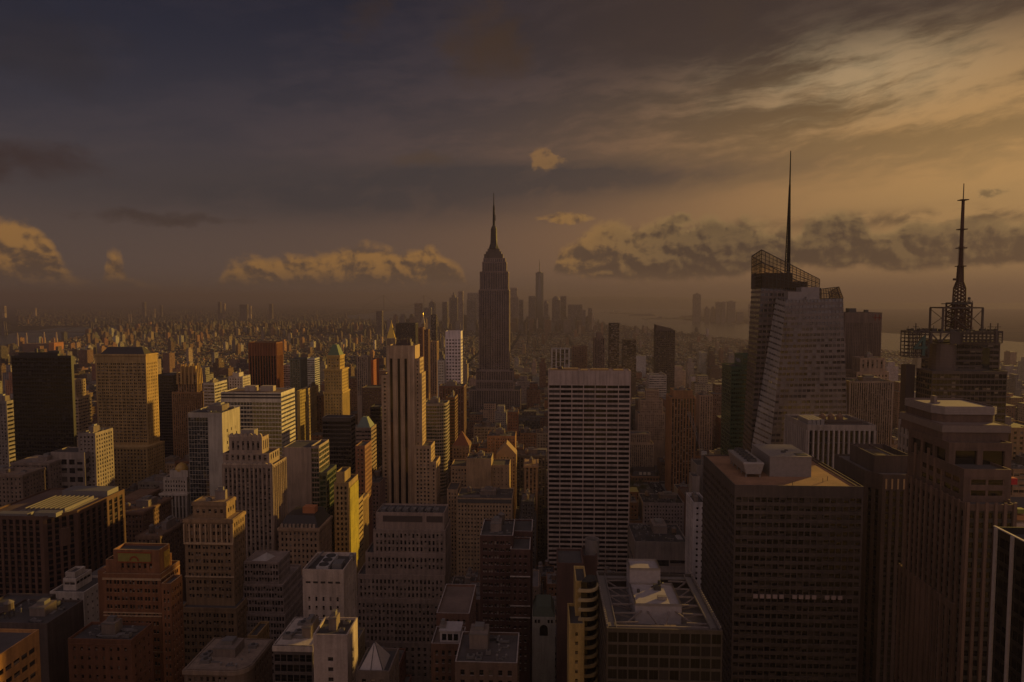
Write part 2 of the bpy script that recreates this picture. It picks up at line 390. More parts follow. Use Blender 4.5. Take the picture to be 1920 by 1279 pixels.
ST = dict(
    punch=dict(st='p', bay=3.3, fl=3.7, wr=.46, hr=.56, rec=.35), stripe=dict(st='s', bay=3.2, fl=3.7, wr=.5, hr=.58, rec=.45),
    ribbon=dict(st='r', bay=4, fl=3.8, wr=.94, hr=.5, rec=.35, mx=.6), curtain=dict(st='p', bay=1.9, fl=3.8, wr=.9, hr=.7, rec=.12, mx=.3, top=1.5))
def sty(name, **k): d = dict(ST[name]); d.update(k); return d
BLANK = dict(bay=9e9, fl=4, wr=.5, hr=.5)
def clutter(root, poly, z, seed, big=1.0, tank=True, n=5):
    rnd = random.Random(seed); xs = [p[0] for p in poly]; ys = [p[1] for p in poly]; x0, x1, y0, y1 = min(xs) + 1.2, max(xs) - 1.2, min(ys) + 1.2, max(ys) - 1.2
    w, dp = x1 - x0, y1 - y0
    if w < 5 or dp < 5: return
    gm = plain('sheet_metal', (.20, .185, .175), .5, .3); dk = plain('dark_plant', (.05, .046, .044)); wall = W((.19, .15, .125))
    pw, pd, ph = w * rnd.uniform(.25, .45), dp * rnd.uniform(.3, .5), rnd.uniform(3, 6) * big; px, py = x0 + rnd.uniform(.1, .9) * (w - pw), y0 + rnd.uniform(.3, .95) * (dp - pd)
    b = MB(); b.box(px, px + pw, py, py + pd, z, z + ph, 0); b.box(px + pw * .25, px + pw * .75, py + pd * .3, py + pd * .8, z + ph, z + ph + 1.6, 1); b.box(px - .15, px + pw + .15, py - .15, py - .01, z + ph - .45, z + ph + .1, 1)
    b.build('penthouse', [wall, gm], root); used = [(px - 1, px + pw + 1, py - 1, py + pd + 1)]
    def spot(r):
        for _ in range(30):
            x, y = rnd.uniform(x0 + r, max(x0 + r + .1, x1 - r)), rnd.uniform(y0 + r, max(y0 + r + .1, y1 - r))
            if all(not (a - r < x < bb + r and c - r < y < d + r) for a, bb, c, d in used): used.append((x - r, x + r, y - r, y + r)); return x, y
    b = MB()                                            # worn and re-tarred areas of the roof
    for k in range(3):
        x, y, s, q = rnd.uniform(x0, x1 - 3), rnd.uniform(y0, y1 - 3), rnd.uniform(2, w * .4), rnd.uniform(2, dp * .35); x2, y2 = min(x + s, x1), min(y + q, y1)
        b = MB(); b.ngon([(x + .4, y, z + .02 + k * .012), (x2, y + .3, z + .02 + k * .012), (x2 - .5, y2, z + .02 + k * .012), (x, y2 - .4, z + .02 + k * .012)]); b.build('roof_patch', ROOF(rnd.choice(((.03, .027, .026), (.15, .13, .12), (.09, .07, .06), (.22, .2, .19)))), root)
    for k in range(2 if min(w, dp) > 10 else 0):
        x, y = rnd.uniform(x0 + 1, x1 - 6), rnd.uniform(y0 + 1, y1 - 1); L = rnd.uniform(3, min(9, x1 - x - .5)); b = MB(); b.box(x, x + L, y - .35, y + .35, z + .35, z + 1.0); b.box(x, x + .7, y - .35, y + rnd.uniform(1.5, 4), z + .36, z + .98)
        for j in range(3): b.box(x + j * L / 3 + .3, x + j * L / 3 + .5, y - .3, y + .3, z, z + .36)
        b.build('duct', gm, root)
    if tank and min(w, dp) > 7:
        s = spot(2.4)
        if s: water_tank(root, s[0], s[1], z, rnd)
    for i in range(n):
        r = rnd.uniform(.8, 1.9); s = spot(r)
        if not s: continue
        b = MB(); h = rnd.uniform(.9, 2.2)
        if rnd.random() < .6:
            b.box(s[0] - r, s[0] + r, s[1] - r * .7, s[1] + r * .7, z + .25, z + h, 0); b.box(s[0] - r * .9, s[0] + r * .9, s[1] - r * .6, s[1] + r * .6, z, z + .25, 1)
            b.lathe(s[0], s[1], [(r * .5, z + h), (r * .5, z + h + .3)], 8, 1); b.build('air_conditioner', [gm, dk], root)
        else:
            b.lathe(s[0], s[1], [(.35, z), (.35, z + h), (.55, z + h), (.1, z + h + .4)], 8, 0); b.bar((s[0], s[1], z + .3), (s[0] + r * 2 * rnd.choice((-1, 1)) * .6, s[1], z + .3), .2, 0); b.build('vent_pipe', [gm], root)
def water_tank(root, x, y, z, rnd):
    r = rnd.uniform(1.6, 2.1); h = rnd.uniform(3, 3.8); z0 = z + rnd.uniform(1.5, 3); wd = plain('weathered_wood', rnd.choice(((.16, .10, .065), (.20, .14, .10), (.10, .075, .06))), .9)
    b = MB()
    b.lathe(x, y, [(r, z0), (r * .96, z0 + h)], 12); t = b.build('water_tank', wd, root)
    MB().lathe(x, y, [(r * 1.08, z0 + h), (.05, z0 + h + r * .75)], 12).build('tank_cone', plain('tank_cap', (.15, .125, .11), .8), t)
    b = MB()
    for i, j in ((-1, -1), (1, -1), (1, 1), (-1, 1)): b.bar((x + i * r * .6, y + j * r * .6, z), (x + i * r * .6, y + j * r * .6, z0), .14)
    for i, j in ((-1, -1), (1, -1)): b.bar((x + i * r * .6, y - r * .6, z), (x - i * r * .6, y - r * .6, z0), .08)
    b.build('tank_frame', plain('steel_frame', (.06, .05, .045)), t)
def tower(name, label, cat, wall, tiers, short=None, span=None, glass=None, trim=None, yB=None, roof=(.075, .066, .062), clut=0, group=None, maxwin=100, sash=True, minpx=7.5, rough=.85, metal=0., tank=False):
    """tiers: dict(x=(pxL,pxR), y=pyTop, d=front depth, L=length, s=style dict or {'f','r','l'}, z0=, poly=, para=)"""
    wm = W(wall, rough, metal); sm = W(span or tuple(q * .45 for q in wall)); gm = glass or GL(); tm = W(trim or tuple(min(.8, q * 1.15) for q in wall))
    t0 = tiers[0]; d0 = min(t['d'] for t in tiers); first = None; walls = MB(); roofs = MB(); panes = []; ztop = 0; info = []
    for t in tiers:
        d, L = t['d'], t['L']; xL, xR = t['x']; pm = (xL + xR) / 2
        z1 = t['z1'] if 'z1' in t else at(pm, t['y'], d).z; X0, X1 = at(xL, t.get('y', 700), d).x, at(xR, t.get('y', 700), d).x
        poly = t['poly'](X0, X1, d, d + L) if 'poly' in t else rect(X0, X1, d, d + L)
        z0 = t.get('z0', 0.)
        if 'on' in t: z0 = info[t['on']]['z1'] - info[t['on']]['para']
        info.append(dict(z1=z1, poly=poly, z0=z0, para=t.get('para', 1.0), t=t, X0=X0, X1=X1))
        pb = [q[0] for q in poly]; OCC.append((min(pb), max(pb), d, d + L)) if z0 == 0 else None; RAST.append((min(pb), max(pb), d, d + L, z0, z1))
        yb = t.get('yB', yB)
        if yb: ENV.append((xL - 2, (xR + 6 if pm < 1025 else xR + 2) if pm < 1025 else xR + 2, d, yb))
        ztop = max(ztop, z1)
    cx = sum(i['X0'] + i['X1'] for i in info[:1]) / 2; base = Vector((cx, info[0]['t']['d'], 0))
    root = thing(name, label, cat, base, group)
    top = max(info, key=lambda i: i['z1']); p = pix((top['X0'] + top['X1']) / 2, top['t']['d'], top['z1'])
    if short: MARKS.append((p[0], p[1] + 25, short))
    for i in info:
        t, poly, z0, z1 = i['t'], i['poly'], i['z0'], i['z1']; S_ = t.get('s', ST['punch']); k = len(poly); para = i['para']
        yb = t.get('yB', yB); zlow = max(0, at(sum(t['x']) / 2, yb, t['d']).z - 22) if yb else 0
        for e in range(k):
            a, b = poly[e], poly[(e + 1) % k]; n = Vector((b[1] - a[1], a[0] - b[0])).normalized()
            sp = S_
            if 'f' in S_: sp = S_['f'] if n.y < -.5 else S_.get('r', S_['f']) if n.x > 0 else S_.get('l', S_['f'])
            if n.y > .6 or sp is None: walls.quad((*a, z0), (*b, z0), (*b, z1), (*a, z1))
            else: facade(walls, a, b, z0, z1, sp, panes, max(zlow, z0 + t.get('bot', 0)))
        q = inset(poly, .45)
        for e in range(k):
            a, b, c, d_ = poly[e], poly[(e + 1) % k], q[(e + 1) % k], q[e]
            walls.quad((*a, z1), (*b, z1), (*c, z1), (*d_, z1), 3); walls.quad((*c, z1 - para), (*d_, z1 - para), (*d_, z1), (*c, z1), 0)
        roofs.ngon([(*v, z1 - para) for v in q])
        if clut and t.get('clut', t is top['t']): clutter(root, q, z1 - para, int(abs(poly[0][0]) * 7) + int(z1), 1, tank, clut)
        if t.get('cor'):                                # cornice band
            c = MB(); o1 = inset(poly, -t['cor']); c.prism(o1, z1 - t.get('corh', 1.6) - .3, z1 - .3, 0, True, True)
            c.v = [(x - base.x, y - base.y, z) for x, y, z in c.v]; c.build('cornice', tm, root)
    # the hundred windows that show largest are parts; small ones are the wall's own pattern
    panes.sort(key=lambda q: (-round(px_area(q[5], q[6], (q[0] + q[1] * q[3]).y) * (.25 if abs(q[2].x) > .7 else 1), 1), -q[4]))
    big = [q for q in panes if px_area(q[5], q[6], (q[0] + q[1] * q[3]).y) >= minpx][:maxwin]; bs = len(big); rest = MB()
    for q in panes[bs:] if bs else panes:
        a, u, n, s, w0, ww, wh, rec = q; c = a + u * s - n * rec; h = u * (ww / 2); tgt = rest if bs else walls; mi = 0 if bs else 2
        lv = [(w0, w0 + wh * .5), (w0 + wh * .5, w0 + wh)] if sash else [(w0, w0 + wh)]
        for za, zb_ in lv: tgt.quad((c.x - h.x, c.y - h.y, za), (c.x + h.x, c.y + h.y, za), (c.x + h.x, c.y + h.y, zb_), (c.x - h.x, c.y - h.y, zb_), mi)
    for m_ in (walls, roofs, rest): m_.v = [(x - base.x, y - base.y, z) for x, y, z in m_.v]
    walls.build('wall', [wm, sm, gm, tm], root); roofs.build('roof', ROOF(roof), root)
    for ch in root.children:
        if ch.name.split('.')[0] in ('penthouse', 'air_conditioner', 'vent_pipe', 'water_tank', 'roof_patch', 'duct'): ch.location = (-base.x, -base.y, 0)
    fm = W(tuple(q * .6 for q in wall))
    for q in big:
        a, u, n, s, w0, ww, wh, rec = q; o = bpy.data.objects.new('window', pane_mesh(ww, wh, gm, fm, sash)); COL.objects.link(o)
        c = a + u * s - n * rec; o.parent = root; o.location = (c.x - base.x, c.y - base.y, w0); o.rotation_euler = (0, 0, math.atan2(u.y, u.x))
    if bs and rest.f: tag(rest.build('window', gm, root), None, None, None, 'stuff')
    NWIN[0] += bs
    return root, info, base
def addpart(root, base, mb, name, mats):
    mb.v = [(x - base.x, y - base.y, z - base.z) for x, y, z in mb.v]
    return mb.build(name, mats, root)
# ------------------------------------------------------------------ landmark buildings, far left to far right
def t(xL, xR, y, d, L, **k): return dict(x=(xL, xR), y=y, d=d, L=L, **k)
TAN, DTAN, GREY, LGREY, WHITE, LIME = (.34, .25, .155), (.24, .17, .105), (.22, .19, .17), (.36, .325, .29), (.52, .475, .43), (.40, .32, .235)
BRICK, ORANGE, DBROWN, BLACK = (.20, .095, .055), (.36, .165, .06), (.10, .062, .042), (.02, .017, .016)
DARKG = GL((.008, .007, .0075), (.03, .025, .02), .15, .12, 1.5); BLUEG = GL((.022, .026, .028), (.12, .11, .10), .15, .08, 2.0); GREENG = GL((.012, .03, .016), (.05, .07, .035), .3, .1, 1.8)
OFF = 'office tower'
# left edge
r, i, b = tower('dark_glass_tower', 'black glass slab tower with sloping top edges left of the tan hip roofed tower', OFF, (.011, .009, .009), [t(21, 133, 667, 620, 3.5, s=dict(f=sty('curtain', bay=2.6), r=BLANK), para=.5), t(35, 108, 661, 620.6, 2.4, on=0, s=BLANK)], 'the black slab tower', glass=DARKG, yB=862, rough=.4)
m = MB(); zt = i[1]['z1']; c = (i[0]['X0'] + i[0]['X1']) / 2; m.lathe(c - 6, 622, [(1.4, zt - 1), (1.4, zt + 3.5), (1, zt + 4)], 14); m.box(c + 6, c + 17, 621, 622.6, zt - 1, zt + 1.6); addpart(r, b, m, 'roof_plant', plain('dark_plant', (.05, .046, .044)))
r, i, b = tower('hip_roofed_tower', 'tall tan brick tower with dark hipped roof and bright golden right side', OFF, (.35, .235, .095),
    [t(167, 276, 838, 700, 33, s=sty('punch', bay=3.6), yB=905, cor=.3), t(178, 273, 664, 712, 22, on=0, s=dict(f=sty('punch', bay=4.4, fl=3.5, wr=.6, hr=.54, top=9, mx=1.2, pair=1, course=11), r=sty('punch', bay=3.4, wr=.34, hr=.5, top=9)), cor=.9, corh=1.4, span=0)], 'the hip roofed tan tower', span=(.2, .14, .08), yB=845)
m = MB(); p = i[1]; m.frust(inset(p['poly'], 3), inset(p['poly'], 9), p['z1'] - 1.2, p['z1'] + 7); addpart(r, b, m, 'hipped_roof', plain('slate', (.035, .028, .025)))
r, i, b = tower('golden_edge_block', 'grey brick block cut by the left frame edge with sunlit balconied side', 'apartment block', GREY, [t(-60, 12, 752, 690, 21, s=dict(f=sty('punch'), r=sty('ribbon', fl=4.4, hr=.45, wr=1)))], None, yB=860, clut=3)
tower('setback_apartment_block', 'tan setback apartment block glowing gold just right of the black slab', 'apartment block', TAN, [t(118, 146, 745, 840, 26, s=sty('ribbon', hr=.45, fl=4.2)), t(124, 141, 713, 845, 20, on=0)], None, yB=800)
r, i, b = tower('buttress_crowned_tower', 'dark brick tower with a spiky buttressed crown right of the hip roofed tower', OFF, (.23, .135, .065),
    [t(322, 378, 735, 850, 12, s=sty('stripe', bay=2.6, wr=.45, hr=.6)), t(333, 369, 700, 852, 12, on=0, s=sty('stripe', bay=3.2, wr=.5, hr=.8))], 'the spiky crowned tower', yB=862)
m = MB(); p = i[1]
for k in range(6):
    for yy in (851.5, 863.5):
        x = p['X0'] + (p['X1'] - p['X0']) * k / 5; h = 12 if k in (1, 2, 3, 4) else 6; m.frust(rect(x - 1.3, x + 1.3, yy - .9, yy + .9), rect(x - .6, x + .6, yy - .4, yy + .4), p['z1'] - 14, p['z1'] + h)
for yy in (855.5, 859.5): m.frust(rect(p['X1'] - .7, p['X1'] + 1.2, yy - .9, yy + .9), rect(p['X1'] - .2, p['X1'] + .6, yy - .4, yy + .4), p['z1'] - 14, p['z1'] + 10)
m.box(p['X0'] + 4, p['X1'] - 4, 855, 861, p['z1'] - 1, p['z1'] + 9); addpart(r, b, m, 'crown', W((.36, .235, .09)))
tower('dark_infill_tower', 'plain dark brown tower between the hip roofed and spiky crowned towers', OFF, (.055, .04, .034), [t(292, 324, 703, 880, 25, s=sty('curtain', bay=2.6))], None, glass=DARKG, yB=850)
# red ribbed, striped, white slab group
r, i, b = tower('ribbed_brown_tower', 'dark red brown tower with tall orange ribs behind the big striped office block', OFF, (.17, .06, .022), [t(466, 518, 642, 1080, 26, s=sty('stripe', bay=4.6, wr=.62, hr=.8, rec=1.0, mx=.6, top=22, fin=(1.2, .8, 20)))], 'the ribbed brown tower', span=(.03, .016, .012), glass=DARKG, trim=(.24, .085, .03), yB=722)
r, i, b = tower('striped_office_block', 'broad glass office block with white horizontal bands and flat brown roof', OFF, (.50, .45, .37), [t(414, 527, 736, 640, 36, s=dict(f=sty('ribbon', bay=3, hr=.74, fl=4.0, top=9, mx=.3), r=sty('ribbon', bay=3, hr=.46, fl=4.0, top=3, mx=.3)), para=.8)], 'the striped office block', glass=BLUEG, yB=960, roof=(.16, .105, .075))
p = i[0]; m = MB(); z = p['z1']
for s in (.35, .62): x = p['X0'] + (p['X1'] - p['X0']) * s; m.box(x - 4, x + 5 + 6 * s, 655, 662, z - .8, z + 4.4)
addpart(r, b, m, 'penthouse', W((.33, .27, .21))); m = MB()
for k in (1.4, 4.4): m.box(p['X0'] + .3, p['X1'] - .3, 639.9, 640.1, z - 1.4 - k, z - k + .2)
addpart(r, b, m, 'louvre_band', plain('louvre', (.03, .024, .02)))
r, i, b = tower('white_slab_tower', 'pale blank walled slab with mirrored glass front and few square holes in its side', OFF, (.38, .335, .27), [t(352, 416, 774, 560, 34, s=dict(f=sty('curtain', bay=2.4, top=4, mx=.2, hr=.93, wr=.96, skip=(-1, -2, -3, -4, -5)), r=BLANK))], 'the pale blank slab', glass=BLUEG, yB=935, clut=4)
p = i[0]; m = MB(); rn = random.Random(4)
for rr in range(9):
    for cc in range(3):
        y = p['t']['d'] + 8 + cc * 8 + (rr % 2) * 1.5; z = p['z1'] - 18 - rr * 5.2; m.box(p['X1'] - .02, p['X1'] + .05, y, y + 1.6, z, z + 2.6)
addpart(r, b, m, 'window', GL())
r, i, b = tower('scalloped_crown_tower', 'stone stepped tower with scalloped crown in front of the striped office block', OFF, (.30, .225, .165),
    [t(514, 543, 995, 436, 26, s=sty('punch', bay=2.6), yB=1100, clut=0), t(538, 563, 1022, 432, 28, s=sty('punch', bay=2.6), yB=1120),
     t(416, 511, 872, 430, 24, s=sty('stripe', bay=2.9, wr=.52, hr=.62, mx=1.2, fin=(.5, .35, 1.2)), yB=1045), t(418, 505, 850, 433, 17, on=2, s=sty('stripe', bay=3.6, wr=.45, top=1)), t(429, 491, 820, 436, 11, on=3, s=sty('stripe', bay=3.4, wr=.45, fl=6, top=2.5))], 'the scalloped stone tower', span=(.12, .09, .07), yB=1045)
m = MB(); p = i[4]
for q, hgt in ((i[4], 2.6), (i[2], 1.4)):
    k = 7 if q is i[4] else 10; w = (q['X1'] - q['X0']) / k
    for j in range(k):
        x = q['X0'] + w * (j + .5); f = [(x + w * .5 * math.cos(a * math.pi / 6), q['z1'] + hgt * math.sin(a * math.pi / 6)) for a in range(7)]; d = q['t']['d']
        for a in range(6): m.quad((f[a + 1][0], d - .1, f[a + 1][1]), (f[a][0], d - .1, f[a][1]), (f[a][0], d + 1.2, f[a][1]), (f[a + 1][0], d + 1.2, f[a + 1][1]))
        m.ngon([(u, d - .1, v) for u, v in reversed(f)])
addpart(r, b, m, 'scalloped_parapet', W((.38, .29, .21))); m = MB(); m.box(p['X0'] + 7, p['X1'] - 6, 438, 444, p['z1'] - 1, p['z1'] + 4.5); addpart(r, b, m, 'penthouse', W((.27, .23, .2)))
# mid left infill seen between the big towers
tower('gold_sided_block', 'tan block with gold lit side right of the striped office block', OFF, (.33, .25, .14), [t(565, 578, 728, 800, 36, s=sty('punch'))], None, yB=785, clut=3)
tower('yellow_sliver_block', 'narrow ochre block touching the right end of the striped office block', OFF, (.30, .22, .07), [t(556, 562, 733, 745, 26, s=sty('punch'))], None, yB=790, clut=1)
tower('dark_rust_block', 'dark rust block between the gold sided block and green pyramid tower', OFF, (.13, .075, .05), [t(586, 604, 742, 830, 30, s=sty('punch'))], None, yB=830, clut=2)
tower('pale_balcony_block', 'pale balconied block just right of the spiky crowned tower', 'apartment block', (.42, .38, .33), [t(381, 402, 718, 830, 34, s=sty('ribbon', hr=.45, fl=4))], None, yB=760, clut=3)
tower('white_stepped_loft', 'whitish stepped loft behind the roof of the striped office block', 'loft building', (.46, .41, .36), [t(428, 455, 706, 905, 24, s=sty('punch')), t(436, 448, 699, 909, 14, on=0, s=BLANK)], None, yB=726, clut=2)
tower('red_brick_shaft', 'red brown brick shaft left of the black striped limestone tower', OFF, (.22, .105, .06), [t(666, 684, 836, 555, 22, s=sty('punch'))], None, yB=950, clut=3)
tower('gold_cornice_loft', 'ornate loft with gold lit side beside the yellow blazing block', 'loft building', (.34, .23, .10), [t(672, 680, 936, 520, 18, s=sty('stripe', bay=2.4), cor=.4)], None, yB=985)
tower('purple_brick_row', 'long dusky brick loft below the slim copper hip roof', 'loft building', (.20, .125, .095), [t(684, 712, 905, 600, 60, s=sty('punch'))], None, yB=960, clut=5, tank=True)
# foreground left
r, i, b = tower('beige_corner_tower', 'beige stone tower with columned top storeys and gold lit edge left of centre', OFF, (.225, .148, .08),
    [t(338, 443, 1140, 325, 25, s=sty('punch', bay=3.6, wr=.56, pair=1, course=5), yB=1260), t(345, 436, 973, 330, 14, on=0, s=dict(f=sty('punch', bay=3.6, fl=3.6, wr=.56, hr=.52, pair=1, course=7), r=sty('punch', bay=2.4, fl=3.6, course=7)), cor=.5), t(361, 424, 941, 332, 10, on=1, s=sty('punch', bay=3, top=3), cor=.4)], 'the beige corner tower', yB=1140, clut=2)
p = i[1]; m = MB(); n = 9
for k in range(n + 1):
    x = p['X0'] + (p['X1'] - p['X0']) * k / n; m.box(x - .35, x + .35, 329.4, 329.98, p['z1'] - 12, p['z1'] - 2.6)
m.box(p['X0'] - .2, p['X1'] + .2, 329.3, 329.97, p['z1'] - 13, p['z1'] - 12.05); m.box(p['X0'] - .2, p['X1'] + .2, 329.3, 329.97, p['z1'] - 30, p['z1'] - 29.4); addpart(r, b, m, 'pilaster_storey', W((.42, .3, .18)))
r, i, b = tower('orange_brick_tower', 'orange brick setback tower with a coloured tile panel under its roof', OFF, (.205, .088, .038),
    [t(192, 301, 1076, 272, 15, s=sty('punch', bay=3.4, fl=3.5, wr=.6, hr=.5, pair=1, course=9), yB=1265), t(302, 320, 1094, 268, 9, s=sty('punch', bay=1.9, fl=3.5, wr=.5, hr=.5, mx=.5), yB=1270), t(198, 300, 1050, 274, 9, on=0, s=BLANK), t(212, 298, 1031, 273.5, 8, on=0, s=sty('stripe', bay=2.3, fl=3.6, wr=.5, top=5.2, mx=2.6))], 'the orange brick tower', span=(.25, .11, .045), trim=(.4, .27, .15), yB=1265, clut=4, tank=True)
m = MB(); m.box(at(183, 1070, 276).x, i[0]['X0'] - .05, 276, 284, 0, at(188, 1070, 276).z); addpart(r, b, m, 'side_wing', W((.19, .082, .036)))
p = i[3]; m = MB(); x0, x1, z = p['X0'] + 2.2, p['X1'] - 3.6, p['z1']; m.box(x0, x1, 273.2, 273.49, z - 5, z - 1.4)
tp = addpart(r, b, m, 'tile_panel', plain('glazed_tile', (.24, .21, .06), .35)); m = MB(); cxp = (x0 + x1) / 2
for a in range(8):
    a0, a1 = math.pi * a / 8, math.pi * (a + 1) / 8; f = lambda q, rr: (cxp + rr * math.cos(q), 273.1, z - 4.6 + rr * math.sin(q))
    m.quad(f(a1, 2.1), f(a0, 2.1), f(a0, 1.35), f(a1, 1.35))
m.box(x0 - .3, x1 + .3, 273.15, 273.49, z - 1.38, z - 1.0); m.box(x0 - .3, x1 + .3, 273.15, 273.49, z - 5.4, z - 5.02); m.v = [(x - b.x, y - b.y, q) for x, y, q in m.v]; m.build('tile_arch', plain('red_tile', (.26, .05, .02), .4), tp)
m = MB(); m.box(p['X1'] + .01, p['X1'] + .25, 277, 281, z - 9, z - 2); m.lathe(p['X1'] + .2, 279, [(1.2, z - 6.5), (1.2, z - 4.2)], 8); addpart(r, b, m, 'side_tile_panel', plain('gold_tile', (.42, .27, .05), .4))
m = MB()
for k, dz in ((0, 2.2), (0, 16.5), (0, 17.8)): m.box(i[0]['X0'] - .1, i[0]['X1'] + .1, 271.75, 271.98, i[0]['z1'] - dz - .5, i[0]['z1'] - dz)
addpart(r, b, m, 'stone_course', W((.42, .28, .16)))
tower('low_rust_block', 'low rust brown brick block at the foot of the orange brick tower', 'brick block', (.15, .065, .034), [t(127, 246, 1199, 248, 14, s=sty('punch', bay=2.8, wr=.36, hr=.42, course=4), yB=1279)], None, yB=1279, clut=6)
r, i, b = tower('white_stepped_block', 'pale stepped block with sunlit rooftop boxes left of the orange brick tower', OFF, (.44, .385, .33), [t(93, 157, 1110, 320, 20, s=sty('punch', bay=3.6, wr=.3, hr=.35), yB=1200), t(118, 142, 1085, 324, 12, on=0, s=sty('ribbon', bay=3, top=1, fl=3)), t(122, 140, 1073, 327, 8, on=1, s=BLANK)], 'the pale stepped block', yB=1200, clut=0)
# big brown hall, chamfered corner, roof skylights
def chamfer(c): return lambda X0, X1, y0, y1: [(X0, y0), (X1 - c, y0), (X1, y0 + c), (X1, y1), (X0, y1)]
r, i, b = tower('brown_corner_block', 'massive dark brown office block with ribbed skylight roof at the left edge', OFF, (.10, .052, .032), [t(-40, 118, 968, 400, 62, s=dict(f=sty('stripe', bay=4, wr=.6, hr=.7, mx=1.5), r=sty('stripe', bay=6, wr=.6, hr=.8, mx=1.5, top=3)), poly=chamfer(13))], 'the brown corner block', span=(.07, .035, .02), glass=DARKG, yB=1115, roof=(.12, .075, .055))
p = i[0]; m = MB(); z = p['z1'] - 1
for k in range(9): x = p['X0'] + 18 + k * 3.2; m.frust(rect(x, x + 3, 412, 440), rect(x + 2.4, x + 2.8, 412, 440), z + .6, z + 2.6)
m.box(p['X0'] + 17, p['X0'] + 48, 410, 442, z, z + .6); addpart(r, b, m, 'skylight', plain('frosted_glass', (.17, .15, .14), .3)); m = MB(); m.box(p['X0'] + 10, p['X0'] + 30, 401.5, 407, z, z + 2); m.box(p['X0'] + 34, p['X0'] + 48, 402, 408, z, z + 2.6); m.box(p['X0'] + 20, p['X0'] + 52, 446, 458, z, z + 4); addpart(r, b, m, 'air_conditioner', plain('sheet_metal', (.20, .185, .175), .5, .3))
m = MB(); m.lathe(p['X1'] - 8, 411, [(5, z - 20), (5, z - 9), (4.5, z - 8.5)], 16); addpart(r, b, m, 'corner_turret', W((.12, .065, .04)))
tower('orange_lit_office', 'orange stone office with ribbon windows cut by the bottom left corner', OFF, (.42, .215, .075), [dict(x=(-330, 12), y=1225, d=168, L=34, z1=at(73, 1180, 202).z, s=sty('ribbon', bay=3.2, fl=3.9, hr=.42, wr=.8, mx=1.5, top=3.5), poly=lambda X0, X1, y0, y1: rect(at(73, 1180, 202).x - 60, at(73, 1180, 202).x, y0, y1))], 'the orange lit office', yB=1279, roof=(.1, .085, .08))
tower('charcoal_block', 'dark charcoal block with pale water tanks right of the orange lit office', 'brick block', (.10, .075, .065), [t(-30, 88, 1168, 262, 22, s=BLANK, yB=1270), t(-30, 62, 1138, 284, 14, s=BLANK)], 'the charcoal block', yB=1270, clut=7, tank=True)
tower('grey_modern_block', 'grey modern block with large square panes in front of the hip roofed tower', OFF, (.25, .205, .17), [t(95, 158, 848, 590, 22, s=sty('punch', bay=7, fl=8, wr=.72, hr=.6, top=5), yB=915), t(146, 178, 812, 596, 26)], None, yB=915, clut=4)
tower('grey_palazzo', 'old grey stone block with small windows below the black slab tower', 'stone block', (.20, .15, .115), [t(20, 92, 868, 575, 30, s=sty('punch', bay=3.6, wr=.4), cor=.5)], None, yB=935, clut=4)
tower('low_palazzo', 'low brown stone block at the left edge above the skylight roof', 'stone block', (.19, .135, .095), [t(-60, 42, 890, 545, 26, s=sty('punch', bay=3.4, wr=.4), cor=.5)], None, yB=945, clut=3)
r, i, b = tower('domed_colonnade_block', 'pale columned block with a small golden dome roof beside the mirrored slab', OFF, (.40, .34, .275), [t(300, 350, 925, 560, 18, s=sty('stripe', bay=3, wr=.55, hr=.9, fl=10, rec=1.0, top=2), cor=.7, yB=945), t(306, 350, 895, 563, 14, on=0, s=sty('punch', bay=2.4)), t(318, 352, 882, 566, 9, on=1, s=BLANK)], None, yB=940)
p = i[2]; m = MB(); m.lathe((p['X0'] + p['X1']) / 2, 571, [(5.5, p['z1'] - 1), (5.2, p['z1'] + 1), (3.6, p['z1'] + 4), (1.2, p['z1'] + 5.6), (.2, p['z1'] + 5.8)], 12); addpart(r, b, m, 'dome', plain('copper', (.42, .26, .06), .4))
tower('ornate_loft', 'dark ornate brick loft with rows of cornices left of the beige tower', 'loft building', (.15, .085, .05), [t(205, 268, 960, 500, 40, s=sty('punch', bay=2.8, wr=.45), cor=.8), t(222, 262, 935, 545, 30, s=sty('punch'), cor=.6)], None, yB=1020, clut=6, tank=True)
tower('dark_courtyard_loft', 'long dark loft with railings behind the beige corner tower', 'loft building', (.13, .08, .05), [t(255, 300, 1005, 430, 36, s=sty('punch', bay=2.8, wr=.45), cor=.5)], None, yB=1045, clut=6, tank=True)
# centre left
r, i, b = tower('concrete_slab_tower', 'blank pinkish concrete slab with dark glass strip and green glass side', OFF, (.30, .235, .185), [t(531, 583, 839, 500, 26, s=BLANK, para=.5), t(583, 598, 836, 501, 24, s=dict(f=sty('curtain'), r=sty('curtain', bay=2.4)))], 'the concrete slab', glass=GREENG, yB=955, clut=4)
tower('green_glass_step', 'green glass office wing stepping down behind the dark mansard roof', OFF, (.09, .10, .06), [t(598, 612, 886, 480, 24, s=sty('ribbon', bay=2, hr=.7, fl=3.9, wr=.95))], None, glass=GREENG, yB=1030, rough=.4)
r, i, b = tower('black_bronze_tower', 'black bronze glass tower with white striped side under the green pyramid tower', OFF, (.05, .04, .036), [t(604, 658, 783, 585, 14, s=dict(f=sty('curtain', bay=2.2, top=3), r=sty('ribbon', hr=.5, wr=1, bay=3)))], 'the black bronze tower', glass=DARKG, trim=(.5, .43, .34), yB=885, rough=.5)
r, i, b = tower('green_pyramid_tower', 'ornate tan tower topped by a truncated green copper pyramid', OFF, (.37, .26, .09), [t(607, 642, 735, 790, 30, s=dict(f=sty('punch', bay=3.6, wr=.4), r=sty('stripe', bay=3, wr=.4)), cor=.6), t(608, 641, 692, 792, 26, on=0, s=sty('punch', bay=3.4, wr=.38, top=3), cor=1.0), t(613, 637, 666, 795, 19, on=1, s=sty('punch', bay=3, top=3.5), cor=.7)], 'the green pyramid tower', yB=782)
